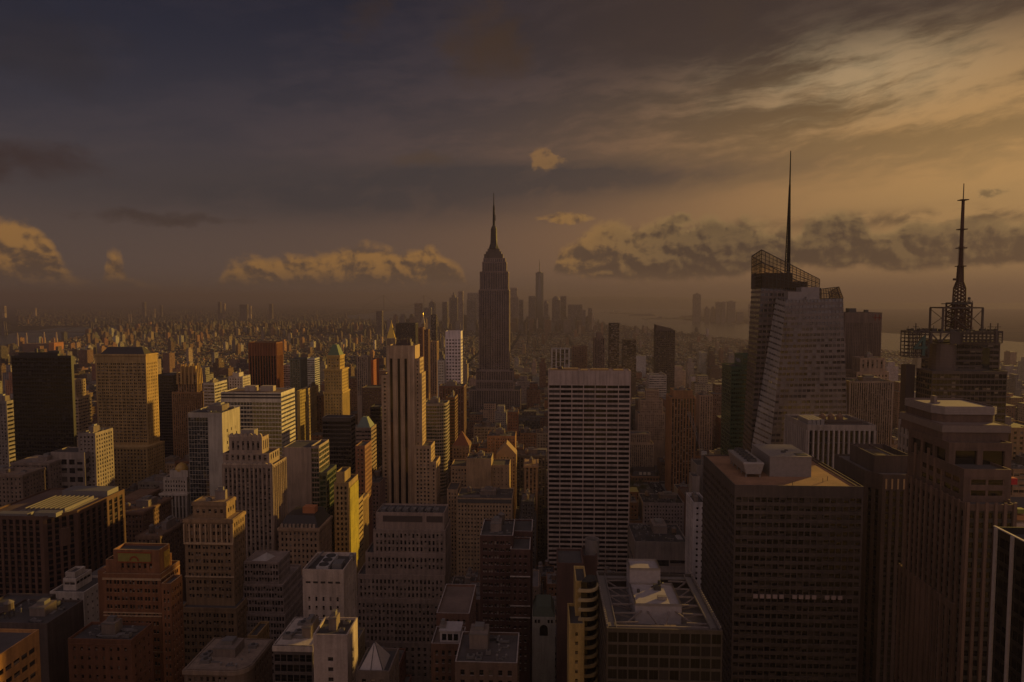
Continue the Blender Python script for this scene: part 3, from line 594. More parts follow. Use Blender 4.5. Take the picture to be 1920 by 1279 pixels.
p = i[2]; m = MB(); m.frust(inset(p['poly'], .3), inset(p['poly'], 5.2), p['z1'] - .8, p['z1'] + 12); addpart(r, b, m, 'pyramid_roof', plain('verdigris', (.10, .145, .075), .7))
r, i, b = tower('sunlit_scaffold_tower', 'dark fronted block whose right side blazes yellow below the black bronze tower', OFF, (.32, .225, .10), [t(626, 654, 905, 470, 24, s=dict(f=sty('punch', bay=2.8), r=sty('punch', bay=2.2, wr=.2, hr=.3))), t(630, 646, 885, 474, 15, on=0, s=BLANK), t(655, 671, 938, 496, 14, s=sty('ribbon', hr=.4), yB=1010)], 'the yellow blazing block', yB=1015, clut=2)
p = i[0]; m = MB(); rn = random.Random(9); z = p['z1']
for k in range(8):
    for j in range(14): y0 = 471 + k * 2.8; m.box(p['X1'] + .25, p['X1'] + .5, y0 + .03, y0 + 2.77, z - 4 - (j + 1) * 4.2, z - 4.06 - j * 4.2 + .0)
addpart(r, b, m, 'scaffold_netting', W((.34, .285, .03)))
tower('copper_hip_tower', 'slim grey tower with green copper hip roof left of the black striped tower', OFF, (.25, .18, .14), [t(666, 696, 802, 640, 20, s=sty('ribbon', bay=3, hr=.45), yB=900)], None, yB=905)
o = bpy.data.objects[[n for n in bpy.data.objects.keys() if n.startswith('copper_hip_tower')][0]]; m = MB(); X0, X1 = at(666, 800, 640).x, at(696, 800, 640).x; z = at(680, 802, 640).z; m.frust(rect(X0 + 1, X1 - 1, 641, 659), rect(X0 + 5, X1 - 6, 647, 653), z - .8, z + 9); addpart(o, o.location.copy(), m, 'hip_roof', plain('verdigris_pale', (.16, .20, .16), .7))
tower('thin_black_slab', 'thin black slab half hidden behind the black striped limestone tower', OFF, BLACK, [t(694, 714, 763, 700, 20, s=sty('curtain', bay=2.5))], None, glass=DARKG, yB=900)
LS = sty('stripe', bay=3.6, fl=3.6, wr=.5, hr=.5, rec=.3, top=1.5)
r, i, b = tower('black_striped_limestone_tower', 'slender limestone tower with three long black vertical stripes', OFF, (.40, .285, .175),
    [t(715, 727, 703, 622, 24, s=sty('punch', bay=3.4, fl=3.6, wr=.5, hr=.5)), t(726, 778, 648, 620, 24, s=BLANK), t(778, 787, 672, 622, 20, s=sty('punch', bay=2.2, fl=3.6, wr=.5)), t(787, 791, 700, 622, 20, s=sty('punch', bay=2.6, fl=3.6)), t(777, 808, 836, 617, 22, s=sty('punch', bay=3.6, fl=3.6, wr=.5)), t(808, 818, 866, 616, 24, s=sty('punch', bay=3, fl=3.6))], 'the black striped limestone tower', yB=950)
p = i[1]; m = MB(); z0 = at(750, 950, 620).z - 30
for px in (734.5, 748.5, 761.5):
    x = at(px, 760, 620).x; m.box(x - 1.15, x + 1.15, 619.93, 620.3, z0, p['z1'] - 12)
addpart(r, b, m, 'window_stripe', GL((.006, .005, .005), (.02, .017, .014), .2)); m = MB()
for px in (729, 742, 755, 768, 776): x = at(px, 760, 620).x; m.box(x - .8, x + .8, 619.5, 619.97, z0, p['z1'] - 2.5); m.frust(rect(x - .8, x + .8, 619.5, 619.97), rect(x - .1, x + .1, 619.8, 619.97), p['z1'] - 2.5, p['z1'] + .5)
addpart(r, b, m, 'pier', W((.43, .31, .19))); m = MB(); zz = p['z1']; xx = (p['X0'] + p['X1']) / 2
m.box(xx - 6, xx + 8, 626, 637, zz - 1, zz + 2.5); m.box(xx - 2, xx + 7, 627, 634, zz + 2.5, zz + 5.5)
for k in range(6): m.bar((xx - 7 + k * 3, 624, zz - 1), (xx - 7 + k * 3, 624, zz + 7.5), .18)
m.bar((xx - 7, 624, zz + 7.5), (xx + 8, 624, zz + 7.5), .2); m.bar((xx - 7, 624, zz + 5), (xx + 8, 624, zz + 5), .15); addpart(r, b, m, 'roof_plant', plain('rusty_steel', (.09, .06, .045)))
r, i, b = tower('grid_window_block', 'wide beige office block with rows of tall narrow windows before the striped tower', OFF, (.26, .195, .155),
    [t(664, 828, 1205, 376, 34, s=sty('punch', bay=3.4, wr=.45, hr=.6)), t(667, 832, 1123, 378, 30, on=0, s=sty('punch', bay=2.3, fl=3.9, wr=.48, hr=.64, top=2.2)), t(670, 834, 1078, 379.5, 28, on=1, s=sty('punch', bay=2.3, fl=3.9, wr=.48, hr=.64, top=2.2)), t(685, 835, 1037, 381, 25, on=2, s=sty('punch', bay=2.3, fl=3.9, wr=.48, hr=.64, top=2.2)), t(700, 835, 994, 382, 22, on=3, s=sty('punch', bay=2.3, fl=3.9, wr=.48, hr=.64, top=1.5)), t(705, 833, 961, 384, 17, on=4, s=BLANK)], 'the grid windowed block', yB=1210, sash=True)
p = i[5]; m = MB(); z = p['z1']; m.box(p['X0'] + 4, p['X0'] + 27, 383.8, 383.98, z - 5.5, z - 2); m.box(p['X0'] + 29.5, p['X1'] - 1, 383.8, 383.98, z - 5.5, z - 2); addpart(r, b, m, 'louvre_band', plain('louvre_brown', (.075, .055, .045))); m = MB()
for k in range(8): x = p['X0'] + 2 + k * 4.4; m.bar((x, 387, z - 1), (x + 3, 387, z + 1.3), .2); m.bar((x, 395, z + .6), (x, 386, z + .6), .25); m.box(x, x + 2.6, 388, 393, z - 1, z + .5)
addpart(r, b, m, 'roof_plant', plain('sheet_metal', (.20, .185, .175), .5, .3))
r, i, b = tower('fan_roof_block', 'plain white stone block with big round roof fans and a row of slits', OFF, (.43, .35, .29), [t(567, 644, 1068, 280, 20, s=dict(f=sty('punch', bay=3.0, fl=3.9, wr=.3, hr=.5, top=11, mx=1.2), r=sty('punch', bay=3, fl=3.9, wr=.3, hr=.4, top=6)), para=1.6)], 'the fan roofed block', yB=1182)
p = i[0]; z = p['z1'] - 1.6
for k in range(5): m = MB(); x = p['X0'] + 1.4 + k * 3.2; m.box(x, x + 2, 279.9, 280.08, p['z1'] - 6, p['z1'] - 5.2); addpart(r, b, m, 'slit_vent', plain('louvre', (.03, .024, .02)))
cx_ = p['X0'] + 7.5
m = MB(); m.box(cx_ - 2.6, cx_ + 2.6, 283, 298, z, z + 1.6); fanb = addpart(r, b, m, 'cooling_unit', plain('white_metal', (.42, .39, .36), .5))
for k in range(3):
    m = MB(); m.lathe(cx_ - b.x, 285.5 + 5 * k - b.y, [(2.1, z + 1.6), (2.1, z + 1.95), (1.8, z + 1.95), (1.7, z + 1.7), (.3, z + 1.75)], 18); m.build('fan', plain('dark_plant', (.05, .046, .044)), fanb)
m = MB(); m.box(cx_ + 4, cx_ + 8, 284, 290, z, z + 2.4); m.lathe(cx_ + 9.5, 295, [(1.3, z), (1.3, z + 2.2), (.9, z + 2.9), (.1, z + 3)], 12); m.bar((p['X0'] + 1, 282, z + 1), (p['X0'] + 3, 299, z + 2.2), .25); addpart(r, b, m, 'air_conditioner', plain('sheet_metal', (.20, .185, .175), .5, .3))
r, i, b = tower('white_tile_tower', 'pale tiled tower with a single column of windows at the bottom centre', OFF, (.40, .33, .29), [t(587, 651, 1190, 225, 13, s=sty('punch', bay=2.2, fl=3.6, wr=.9, hr=.42, top=7, mx=.8, skip=(0, 1, 3, 4)), para=.9)], 'the pale tiled tower', yB=1279, clut=5)
tower('low_white_hall', 'low dark glazed hall with white roof fascia left of the pale tiled tower', 'low hall', (.09, .075, .07), [t(512, 586, 1210, 238, 22, s=dict(f=sty('curtain', bay=2.4, top=3)), para=.4, cor=.25, corh=2)], None, trim=(.42, .36, .31), glass=DARKG, yB=1279, clut=5)
r, i, b = tower('ziggurat_office', 'grey gridded office stepping outward in tiers with a triangle skylight roof', OFF, (.26, .205, .175),
    [t(452, 534, 1152, 336, 34, s=sty('punch', bay=1.5, fl=3.5, wr=.72, hr=.66, mx=.2, top=.6)), t(454, 532, 1122, 337.5, 30, on=0, s=sty('punch', bay=1.5, fl=3.5, wr=.72, hr=.66, mx=.2, top=.6)), t(456, 530, 1096, 339, 27, on=1, s=sty('punch', bay=1.5, fl=3.5, wr=.72, hr=.66, mx=.2, top=.6)), t(457, 522, 1054, 340.5, 16, on=2, s=sty('punch', bay=1.5, fl=3.5, wr=.72, hr=.66, mx=.2, top=.6), para=.4)], 'the gridded ziggurat', yB=1190, roof=(.26, .2, .165), minpx=9e9)
p = i[3]; m = MB(); z = p['z1'] - .4; m.ngon([(p['X0'] + 3, 343, z), (p['X0'] + 11, 343, z), (p['X0'] + 10, 346, z + 3.4)]); m.ngon([(p['X0'] + 11, 343, z), (p['X0'] + 13, 350, z), (p['X0'] + 10, 346, z + 3.4)]); m.ngon([(p['X0'] + 3, 343, z), (p['X0'] + 10, 346, z + 3.4), (p['X0'] + 13, 350, z)]); addpart(r, b, m, 'skylight', plain('white_metal', (.42, .39, .36), .5))
r, i, b = tower('mansard_block', 'tan block with a black mansard roof and small orange roof hut', 'stone block', (.30, .20, .12), [t(522, 598, 990, 420, 26, s=sty('punch', bay=2.7, wr=.45, hr=.55), cor=.6)], 'the black mansard block', yB=1045)
p = i[0]; m = MB(); m.frust(inset(p['poly'], .3), inset(p['poly'], 4), p['z1'] - .9, p['z1'] + 7); addpart(r, b, m, 'mansard_roof', plain('slate', (.035, .028, .025))); m = MB(); m.box(p['X0'] + 13, p['X0'] + 21, 428, 434, p['z1'] + 6.9, p['z1'] + 11); addpart(r, b, m, 'roof_hut', plain('orange_render', (.42, .16, .06), .9))
m = MB()
for k in range(9): x = p['X0'] + 1.2 + k * 2.6; m.box(x, x + 1.5, 420.6, 421.5, p['z1'] - .9, p['z1'] + 2.2)
addpart(r, b, m, 'dormer', W((.36, .27, .19)))
# centre
r, i, b = tower('tan_stepped_office', 'tan stepped office with blank upper box between the striped tower and white grid slab', OFF, (.345, .245, .15),
    [t(856, 961, 934, 590, 34, s=sty('punch', bay=2.8, wr=.45, hr=.5), clut=1), t(838, 858, 918, 612, 26, s=sty('punch', bay=2.8)), t(845, 877, 874, 640, 28, s=sty('punch', bay=2.8)), t(874, 921, 860, 636, 26, s=BLANK), t(921, 955, 872, 640, 26, s=sty('punch', bay=4, wr=.2, hr=.3))], 'the tan stepped office', yB=1050, clut=6, tank=True)
p = i[0]; m = MB(); m.box(p['X0'] + 1, p['X1'] - 1, 589.7, 589.95, p['z1'] - 4.4, p['z1'] - 1.2); addpart(r, b, m, 'glazed_storey', GL((.05, .05, .05), (.28, .26, .24), .6))
r, i, b = tower('maroon_brick_block', 'dark maroon brick block with pale parapet edges left of the white grid slab', 'apartment block', (.08, .038, .03), [t(900, 962, 1004, 345, 26, s=sty('punch', bay=3.2, wr=.56, hr=.44, pair=1)), t(957, 994, 1030, 341, 18, s=sty('punch', bay=3.2, wr=.4, hr=.42)), t(962, 998, 996, 360, 20, s=sty('punch', bay=3.2))], 'the maroon brick block', trim=(.46, .4, .36), yB=1195, clut=4, tank=True)
m = MB()
for q in (1080, 1135, 1157): z = at(975, q, 341).z; m.box(i[1]['X0'] - .2, i[1]['X1'] + .2, 340.5, 340.98, z - .5, z)
addpart(r, b, m, 'stone_course', W((.42, .36, .31)))
for (nm, lb, xL, xR, ye, ya, d, c, cr) in (('gabled_tan_tower', 'tan tower with a steep pointed gable left of the white grid slab', 930, 968, 852, 832, 700, (.33, .225, .13), (.33, .225, .13)),
        ('red_pyramid_block', 'brown block with a red pointed pyramid roof right of the striped tower', 848, 880, 836, 812, 690, (.20, .135, .09), (.17, .07, .04))):
    r, i, b = tower(nm, lb, OFF, c, [t(xL, xR, ye, d, 20, s=sty('punch', bay=3, wr=.42))], None, yB=930)
    p = i[0]; z1 = at((xL + xR) / 2, ya, d).z; m = MB(); cx_ = (p['X0'] + p['X1']) / 2
    if 'gab' in nm:
        m.quad((p['X0'], d, p['z1']), (p['X1'], d, p['z1']), (cx_ + .2, d, z1), (cx_ - .2, d, z1)); m.quad((p['X1'], d, p['z1']), (p['X1'], d + 20, p['z1']), (cx_ + .2, d + 20, z1), (cx_ + .2, d, z1)); m.quad((p['X0'], d + 20, p['z1']), (p['X0'], d, p['z1']), (cx_ - .2, d, z1), (cx_ - .2, d + 20, z1))
    else: m.frust(p['poly'], rect(cx_ - .3, cx_ + .3, d + 9.5, d + 10.5), p['z1'] - .5, z1)
    addpart(r, b, m, 'pitched_roof', plain('tile_roof', cr, .9))
tower('narrow_ornate_block', 'narrow tan ornate block with arched top storey beside the white grid slab', 'loft building', (.30, .20, .12), [t(983, 1008, 873, 620, 26, s=sty('stripe', bay=3.6, wr=.5, hr=.6), cor=.7)], None, yB=920, clut=3, tank=True)
tower('curved_band_tower', 'glass tower banded with pale spandrels right of the black striped limestone tower', OFF, (.30, .25, .19), [t(793, 836, 757, 740, 28, s=sty('ribbon', hr=.56, bay=2.4, mx=.2), poly=lambda X0, X1, y0, y1: [(X0, y0)] + [(X1 - 10 + 10 * math.sin(a * math.pi / 12), y0 + 10 - 10 * math.cos(a * math.pi / 12)) for a in range(7)] + [(X1, y1), (X0, y1)])], None, glass=GREENG, yB=900, clut=4)
tower('maroon_notched_tower', 'dark maroon tower with slim piers below the white grid tower', OFF, (.15, .075, .05), [t(823, 870, 724, 850, 26, s=sty('stripe', bay=3.4, wr=.5), yB=800)], None, yB=800, clut=3)
tower('brown_edge_tower', 'dark rust tower edge between the banded glass tower and maroon tower', OFF, (.14, .07, .03), [t(836, 853, 745, 790, 26, s=sty('ribbon', hr=.5))], None, glass=DARKG, yB=880, clut=2)
r, i, b = tower('white_grid_tower', 'white gridded residential tower with brown top and gleaming right edge left of the spire', OFF, (.62, .56, .56), [t(835, 864, 632, 945, 22, s=sty('punch', bay=4.0, fl=4.6, wr=.62, hr=.5, rec=.25, mx=.4)), t(835, 864, 621, 945.3, 21, on=0, s=sty('stripe', bay=2.6, fl=9, wr=.4, hr=.8))], 'the white grid tower', glass=GL((.06, .05, .055), (.28, .25, .26), .4), yB=722)
tower('pale_green_slim_tower', 'slim pale tower hard left of the white gridded residential tower', 'apartment tower', (.42, .40, .34), [t(820, 833, 676, 935, 20, s=sty('punch', bay=3, wr=.5))], None, yB=760, clut=2)
# spired skyscraper
SP = (.20, .15, .13); ES = sty('stripe', bay=3.1, fl=3.75, wr=.5, hr=.55, rec=.6, mx=.9, top=2)
r, i, b = tower('spired_skyscraper', 'tallest art deco skyscraper with stepped shoulders and needle spire', 'skyscraper', SP,
    [t(879, 976, 731, 1205, 60, s=ES), t(892, 964, 715, 1213, 52, on=0, s=ES), t(892, 962, 695, 1219, 44, on=1, s=ES), t(897.5, 954.7, 543, 1228, 38, on=2, s=ES), t(899.5, 953, 509, 1231, 33, on=3, s=ES), t(904, 949.5, 491, 1234, 28, on=4, s=ES), t(906, 947.5, 484, 1236, 24, on=5, s=sty('stripe', bay=4, fl=6, wr=.4, top=1.5))], 'the spired skyscraper', span=(.055, .038, .033), glass=DARKG, yB=765)
D = 1248; zz = lambda y: at(926, y, D).z; xc = at(926, 480, D).x; m = MB(); st_ = i[6]['z1'] - 1
m.box(xc - 17, xc + 17, D - 10, D + 8, st_, zz(477)); m.box(xc - 14, xc + 14, D - 8, D + 7, zz(477), zz(472)); m.box(xc - 11, xc + 11, D - 7, D + 6, zz(472), zz(467)); addpart(r, b, m, 'observatory', W((.09, .07, .06))); m = MB()
m.frust(ring(xc, D, 10, 8, .39), ring(xc, D, 6.2, 8, .39), zz(467), zz(455)); m.frust(ring(xc, D, 6.2, 12), ring(xc, D, 5.4, 12), zz(455), zz(430))
for k in range(4):
    a = k * math.pi / 2 + .78; m.frust(ring(xc + 6.4 * math.cos(a), D + 6.4 * math.sin(a), 2.2, 6), ring(xc + 5 * math.cos(a), D + 5 * math.sin(a), .8, 6), zz(467), zz(437))
m.lathe(xc, D, [(5.6, zz(432)), (5.6, zz(429)), (4.6, zz(429)), (4.4, zz(426)), (2.2, zz(423)), (1.2, zz(422))], 12); addpart(r, b, m, 'mooring_mast', W((.028, .022, .02), .7)); m = MB()
m.lathe(xc, D, [(2.2, zz(423)), (1.9, zz(402)), (1.5, zz(386)), (.9, zz(385)), (.5, zz(362))], 6)
for q in (418, 414, 410, 406, 402, 398, 394, 390): m.box(xc - 2.1, xc + 2.1, D - .3, D + .3, zz(q), zz(q) + .5)
m.bar((xc + 3, D, zz(414)), (xc + 3, D, zz(403)), .35); m.bar((xc + 3, D, zz(412)), (xc, D, zz(412)), .3); addpart(r, b, m, 'antenna', plain('dark_antenna', (.006, .005, .005), 1.0))
# white grid slab
r, i, b = tower('white_grid_slab', 'broad pale slab with seven columns of dark ribbon windows right of centre', OFF, (.40, .315, .265), [t(1028, 1183, 695, 560, 16, s=dict(f=dict(st='p', bay=9.7, fl=3.95, wr=.93, hr=.62, rec=.8, mx=.4, top=11.5), l=sty('punch')), para=4)], 'the pale grid slab', glass=GL((.010, .008, .008), (.035, .028, .024), .3, .15, 1.5), yB=1064, sash=False, roof=(.2, .15, .11))
p = i[0]; m = MB(); z = p['z1'] - 4
for k, (a, c, h) in enumerate(((2, 12, 4.6), (13, 25, 5.2), (27, 33, 4.2), (35, 50, 4.7), (54, 62, 4.4))): m.box(p['X0'] + a, p['X0'] + c, 563 + k % 2 * 2, 572, z, z + h)
addpart(r, b, m, 'roof_plant', plain('ochre_metal', (.28, .18, .09), .7)); m = MB(); m.lathe(p['X0'] + 10, 566, [(2.2, z), (2.2, z + 6), (1.3, z + 7)], 10); addpart(r, b, m, 'roof_drum', plain('rusty_steel', (.09, .06, .045)))
m = MB()
for k in range(1, 7): x = p['X0'] + .4 + k * (p['X1'] - p['X0'] - .8) / 7; m.box(x - .06, x + .06, 559.85, 559.99, p['z1'] - 11, p['z1'] - .2)
addpart(r, b, m, 'panel_joint', plain('joint', (.18, .14, .12)))
# foreground roofs, yellow flats
r, i, b = tower('curved_balcony_block', 'yellow block with stacked curved balconies beside the open truss roof', 'apartment block', (.46, .32, .11), [t(1067, 1096, 1170, 228, 16, s=sty('punch', bay=3.2, fl=3.3, wr=.3, hr=.42)), t(1079, 1100, 1090, 236, 14, s=sty('punch', bay=2.4, fl=3.4, wr=.35, hr=.45))], 'the curved balcony block', yB=1279, clut=2)
p = i[0]; m = MB(); q = i[1]; g = MB()
for k in range(22):
    z = q['z1'] - 2 - k * 3.4; pts = [(q['X1'] + .1 + 4.2 * math.cos(a), 236.5 + 4.6 * math.sin(a)) for a in [math.pi * (-.5 + j / 8 * .75) for j in range(9)]]; poly = [(q['X1'] - 3.2, 231.9)] + pts + [(q['X1'] + .02, 240.)]
    m.prism(poly, z - .25, z + .75, 0, True, True); g.prism(inset(poly, .7), z + .75, z + 3.15, 0)
addpart(r, b, m, 'curved_balcony', plain('cream_render', (.45, .34, .17), .8)); addpart(r, b, g, 'balcony_glazing', DARKG)
r, i, b = tower('drum_roof_block', 'brown brick block carrying a large open steel drum behind the truss roof', 'brick block', (.085, .045, .035), [t(1045, 1094, 1056, 300, 18, s=BLANK), t(1093, 1120, 1042, 318, 12, s=BLANK)], 'the drum roofed block', yB=1100, clut=0)
cx_ = at(1112, 1035, 318).x; z = at(1112, 1044, 318).z; m = MB(); m.lathe(cx_, 324, [(3.4, z - 2), (3.4, z + 6.6), (2.9, z + 6.6), (2.9, z + 1), (.2, z + 1)], 24); addpart(r, b, m, 'steel_drum', plain('galvanised', (.24, .21, .19), .5, .3)); m = MB(); m.frust(rect(cx_ - 3, cx_ + 3, 319, 329), rect(cx_ - 2.4, cx_ + 2.4, 320, 328), z - 4.5, z - 2.02); addpart(r, b, m, 'drum_plinth', W((.2, .14, .1)))
# ------------------------------------------------------------------ right hand side
def bil(A, B, C, D, s, q):          # A,B bottom left/right, C,D top right/left
    A, B, C, D = map(Vector, (A, B, C, D)); return A.lerp(B, s).lerp(D.lerp(C, s), q)
def bandwall(mb, A, B, C, D, rows, cols, wr=.5, cw=.86, rec=.3, mw=0, mg=2):
    """bands of glass set into a flat facet of any four sided shape"""
    n = (Vector(B) - Vector(A)).cross(Vector(D) - Vector(A)).normalized()
    for r in range(rows):
        q0, q1, q2 = r / rows, (r + 1 - wr) / rows, (r + 1) / rows
        mb.quad(bil(A, B, C, D, 0, q0), bil(A, B, C, D, 1, q0), bil(A, B, C, D, 1, q1), bil(A, B, C, D, 0, q1), mw)
        mb.quad(bil(A, B, C, D, 0, q1) - n * rec, bil(A, B, C, D, 0, q1), bil(A, B, C, D, 1, q1), bil(A, B, C, D, 1, q1) - n * rec, mw)
        for c in range(cols):
            s0, s1, s2 = c / cols, (c + cw) / cols, (c + 1) / cols
            a, b, cc, d = (bil(A, B, C, D, s, q) - n * rec for s, q in ((s0, q1), (s1, q1), (s1, q2), (s0, q2))); mb.quad(a, b, cc, d, mg)
            if cw < 1: mb.quad(*(bil(A, B, C, D, s, q) - n * rec * .2 for s, q in ((s1, q1), (s2, q1), (s2, q2), (s1, q2))), mw)
# crystal tower: two faceted slabs with open glass screens on top
d1, d2, d3 = 500, 524, 556
cr = thing('faceted_crystal_tower', 'tall faceted glass tower with slanted see through crown and a tall needle on top', 'skyscraper', (at(1515, 700, d1).x, d1, 0)); cb = cr.location.copy(); MARKS.append((1510, 640, 'the faceted crystal tower'))
OCC.append((at(1400, 700, d1).x, at(1600, 700, d1).x, d1, d3 + 8)); ENV.append((1405, 1592, d1, 860)); RAST.append((at(1409, 840, d1).x, at(1588, 700, d1).x, d1, d3, 0, at(1500, 520, d1).z))
def G(px, py, d): return at(px, py, d)
def down(p, q, z): p, q = Vector(p), Vector(q); return p + (q - p) * ((z - p.z) / (q.z - p.z))
f1 = G(1474, 563, d1); f2 = G(1444, 842, d1); g1 = G(1581, 560, d1); g2 = G(1591, 842, d1); e1 = G(1455, 557, d2); e2 = G(1409, 840, d2)
fL, gR, eL = down(f1, f2, 0), down(g1, g2, 0), down(e1, e2, 0); gB1, gB0 = Vector((g1.x, d2, g1.z)), Vector((gR.x, d2, 0))
m = MB(); H = f1.z; rows = int(H / 4.0); pale = (.30, .28, .265)
bandwall(m, fL, gR, g1, f1, rows, 16, .5, .82); bandwall(m, eL, fL, f1, e1, rows, 6, .34, .92, mw=1, mg=3); bandwall(m, gR, gB0, gB1, g1, rows, 10, .5, .82)
m.quad(f1, g1, gB1, e1, 0); m.quad(gB0, eL, e1, gB1, 0)
FR = GL((.05, .045, .043), (.13, .11, .10), .35, .12, 1.8); BG = GL((.045, .038, .035), (.13, .11, .10), .3, .12, 1.9)
addpart(cr, cb, m, 'front_slab', [W((.15, .122, .11), .4), W((.36, .33, .31), .35), BG, GL((.11, .10, .095), (.2, .18, .165), .4, .1, 2.2)])
r1 = G(1427, 540, d2 + 1); r2 = G(1408, 838, d2 + 1); rL = down(r1, r2, 0); rR1 = G(1540, 540, d2 + 1); rR1.z = r1.z; rR0 = Vector((rR1.x, d2 + 1, 0)); k1 = Vector((r1.x + 2, d3, r1.z)); k0 = Vector((rL.x + 4, d3, 0)); kR1 = Vector((rR1.x, d3, r1.z)); kR0 = Vector((rR1.x, d3, 0))
m = MB(); rows = int(r1.z / 4.0)
cut = .0
def step(xa, xb, zt_, za=0):          # solid stepped core behind the screen
    pass
bandwall(m, rL, rR0, rR1, r1, rows, 14, .5, .85); bandwall(m, k0, rL, r1, k1, rows, 8, .5, .85); bandwall(m, rR0, kR0, kR1, rR1, rows, 8, .5, .85)
zs = [G(1460, 528, d2).z, G(1460, 540, d2).z]
m.quad(r1, rR1, kR1, k1, 0); addpart(cr, cb, m, 'rear_slab', [W((.115, .085, .072), .5), W(pale), GL((.016, .013, .012), (.06, .05, .045), .2, .1, 1.7), FR])
m = MB(); za = G(1500, 562, 512).z; x0 = G(1472, 560, 512).x; x1 = G(1532, 560, 512).x; m.box(x0, x1 - 9, 506, 515, H, H + 6.2); m.box(x1 - 13, x1, 508, 518, H, H + 9.5); m.box(x0 + 12, x0 + 20, 502.5, 505, H, H + 2.4); addpart(cr, cb, m, 'roof_plant', plain('pale_metal', (.24, .21, .19), .6))
def screen(pts_b, pts_t, nx, nz, r=.17):           # open lattice between two lines of points
    mm = MB()
    for k in range(nx + 1):
        s = k / nx; mm.bar(Vector(pts_b[0]).lerp(pts_b[1], s), Vector(pts_t[0]).lerp(pts_t[1], s), r)
    for k in range(nz + 1):
        s = k / nz; mm.bar(Vector(pts_b[0]).lerp(pts_t[0], s), Vector(pts_b[1]).lerp(pts_t[1], s), r * (1.6 if k % 3 == 0 else .8))
    return mm
stl = plain('screen_steel', (.035, .028, .024), .5)
def glassmat():
    if 'SG' in MAT: return MAT['SG']
    mt, bb = newmat('screen_glass'); nt = mt.node_tree; tr = nt.nodes.new('ShaderNodeBsdfTransparent'); tr.inputs[0].default_value = (.85, .76, .60, 1); mx = nt.nodes.new('ShaderNodeMixShader'); mx.inputs[0].default_value = .12
    setin(bb, 'Base Color', (.05, .045, .04)); setin(bb, 'Roughness', .1)
    nt.links.new(tr.outputs[0], mx.inputs[1]); nt.links.new(bb.outputs[0], mx.inputs[2]); nt.links.new(mx.outputs[0], nt.nodes['Material Output'].inputs[0]); MAT['SG'] = mt; return mt
pk = G(1428, 468.5, d2 + 1); pr = G(1537, 524, d2 + 1); prb = G(1538, 549, d2 + 1); pkb = r1
for nm, bl, br, tl, tr_, nx, nz in (('crown_screen', pkb, Vector((pr.x, pr.y, r1.z - 3)), pk, pr, 15, 9), ('crown_screen', Vector((k1.x, d3, r1.z)), Vector((pr.x, d3, r1.z - 3)), Vector((pk.x + 2, d3, pk.z - 3)), Vector((pr.x, d3, pr.z - 3)), 12, 6),
        ('crown_screen', G(1540, 560, d1 + 12), G(1581, 559, d1 + 12), G(1540, 542, d1 + 12), G(1573, 538, d1 + 12), 8, 6), ('crown_screen', G(1581, 559, d1 + 12), Vector((G(1581, 559, d1 + 12).x, d2 + 10, H)), G(1573, 538, d1 + 12), Vector((G(1573, 538, d1 + 12).x + 2, d2 + 10, H + 6)), 4, 6), ('crown_screen', pkb, k1, pk, Vector((pk.x + 2, d3, pk.z - 3)), 6, 9)):
    sc_ = addpart(cr, cb, screen((bl, br), (tl, tr_), nx, nz), nm, stl); g = MB(); g.quad(Vector(bl) - cb, Vector(br) - cb, Vector(tr_) - cb, Vector(tl) - cb); g.build('screen_glass', glassmat(), sc_)
m = MB(); zb_ = r1.z; xa, xb = G(1484, 520, d2 + 4).x, G(1513, 520, d2 + 4).x; m.box(r1.x + 1.2, xa, d2 + 2.5, d3 - 3, zb_ - .5, G(1460, 512, d2 + 3).z); m.box(xa + .02, xb, d2 + 3, d3 - 4, zb_ - .5, G(1500, 528, d2 + 3).z); addpart(cr, cb, m, 'crown_core', W((.07, .055, .047)))
sx, sy = G(1477.5, 490, d2 + 14).x, d2 + 14; z0, z1 = zb_, G(1473.5, 283, d2 + 14).z; m = MB()
for a in range(3):
    an = a * 2 * math.pi / 3 + .5; c_, s_ = math.cos(an), math.sin(an); m.bar((sx + 2.3 * c_, sy + 2.3 * s_, z0), (sx + .5 * c_, sy + .5 * s_, z0 + (z1 - z0) * .74), .42, 0, .25)
nseg = 22
for k in range(nseg):
    q0, q1 = k / nseg * .74, (k + 1) / nseg * .74; R0, R1 = 2.3 - 1.8 * k / nseg, 2.3 - 1.8 * (k + 1) / nseg; ZZ = lambda q: z0 + (z1 - z0) * q
    for a in range(3):
        an, bn = a * 2 * math.pi / 3 + .5, (a + 1) * 2 * math.pi / 3 + .5; m.bar((sx + R0 * math.cos(an), sy + R0 * math.sin(an), ZZ(q0)), (sx + R1 * math.cos(bn), sy + R1 * math.sin(bn), ZZ(q1)), .13); m.bar((sx + R1 * math.cos(an), sy + R1 * math.sin(an), ZZ(q1)), (sx + R1 * math.cos(bn), sy + R1 * math.sin(bn), ZZ(q1)), .13)
m.lathe(sx, sy, [(.9, z0), (.75, z0 + (z1 - z0) * .75), (.62, z0 + (z1 - z0) * .76), (.35, z1)], 6); addpart(cr, cb, m, 'spire', plain('dark_antenna', (.006, .005, .005), 1.0))
def letters(o, mat):                 # set type becomes one real mesh
    bpy.context.view_layer.update(); me = bpy.data.meshes.new_from_object(o.evaluated_get(bpy.context.evaluated_depsgraph_get())); me.materials.clear(); me.materials.append(mat)
    q = bpy.data.objects.new(o.name, me); q.parent = o.parent; q.location = o.location; q.rotation_euler = o.rotation_euler; nm = o.name; bpy.data.objects.remove(o); q.name = nm; COL.objects.link(q)
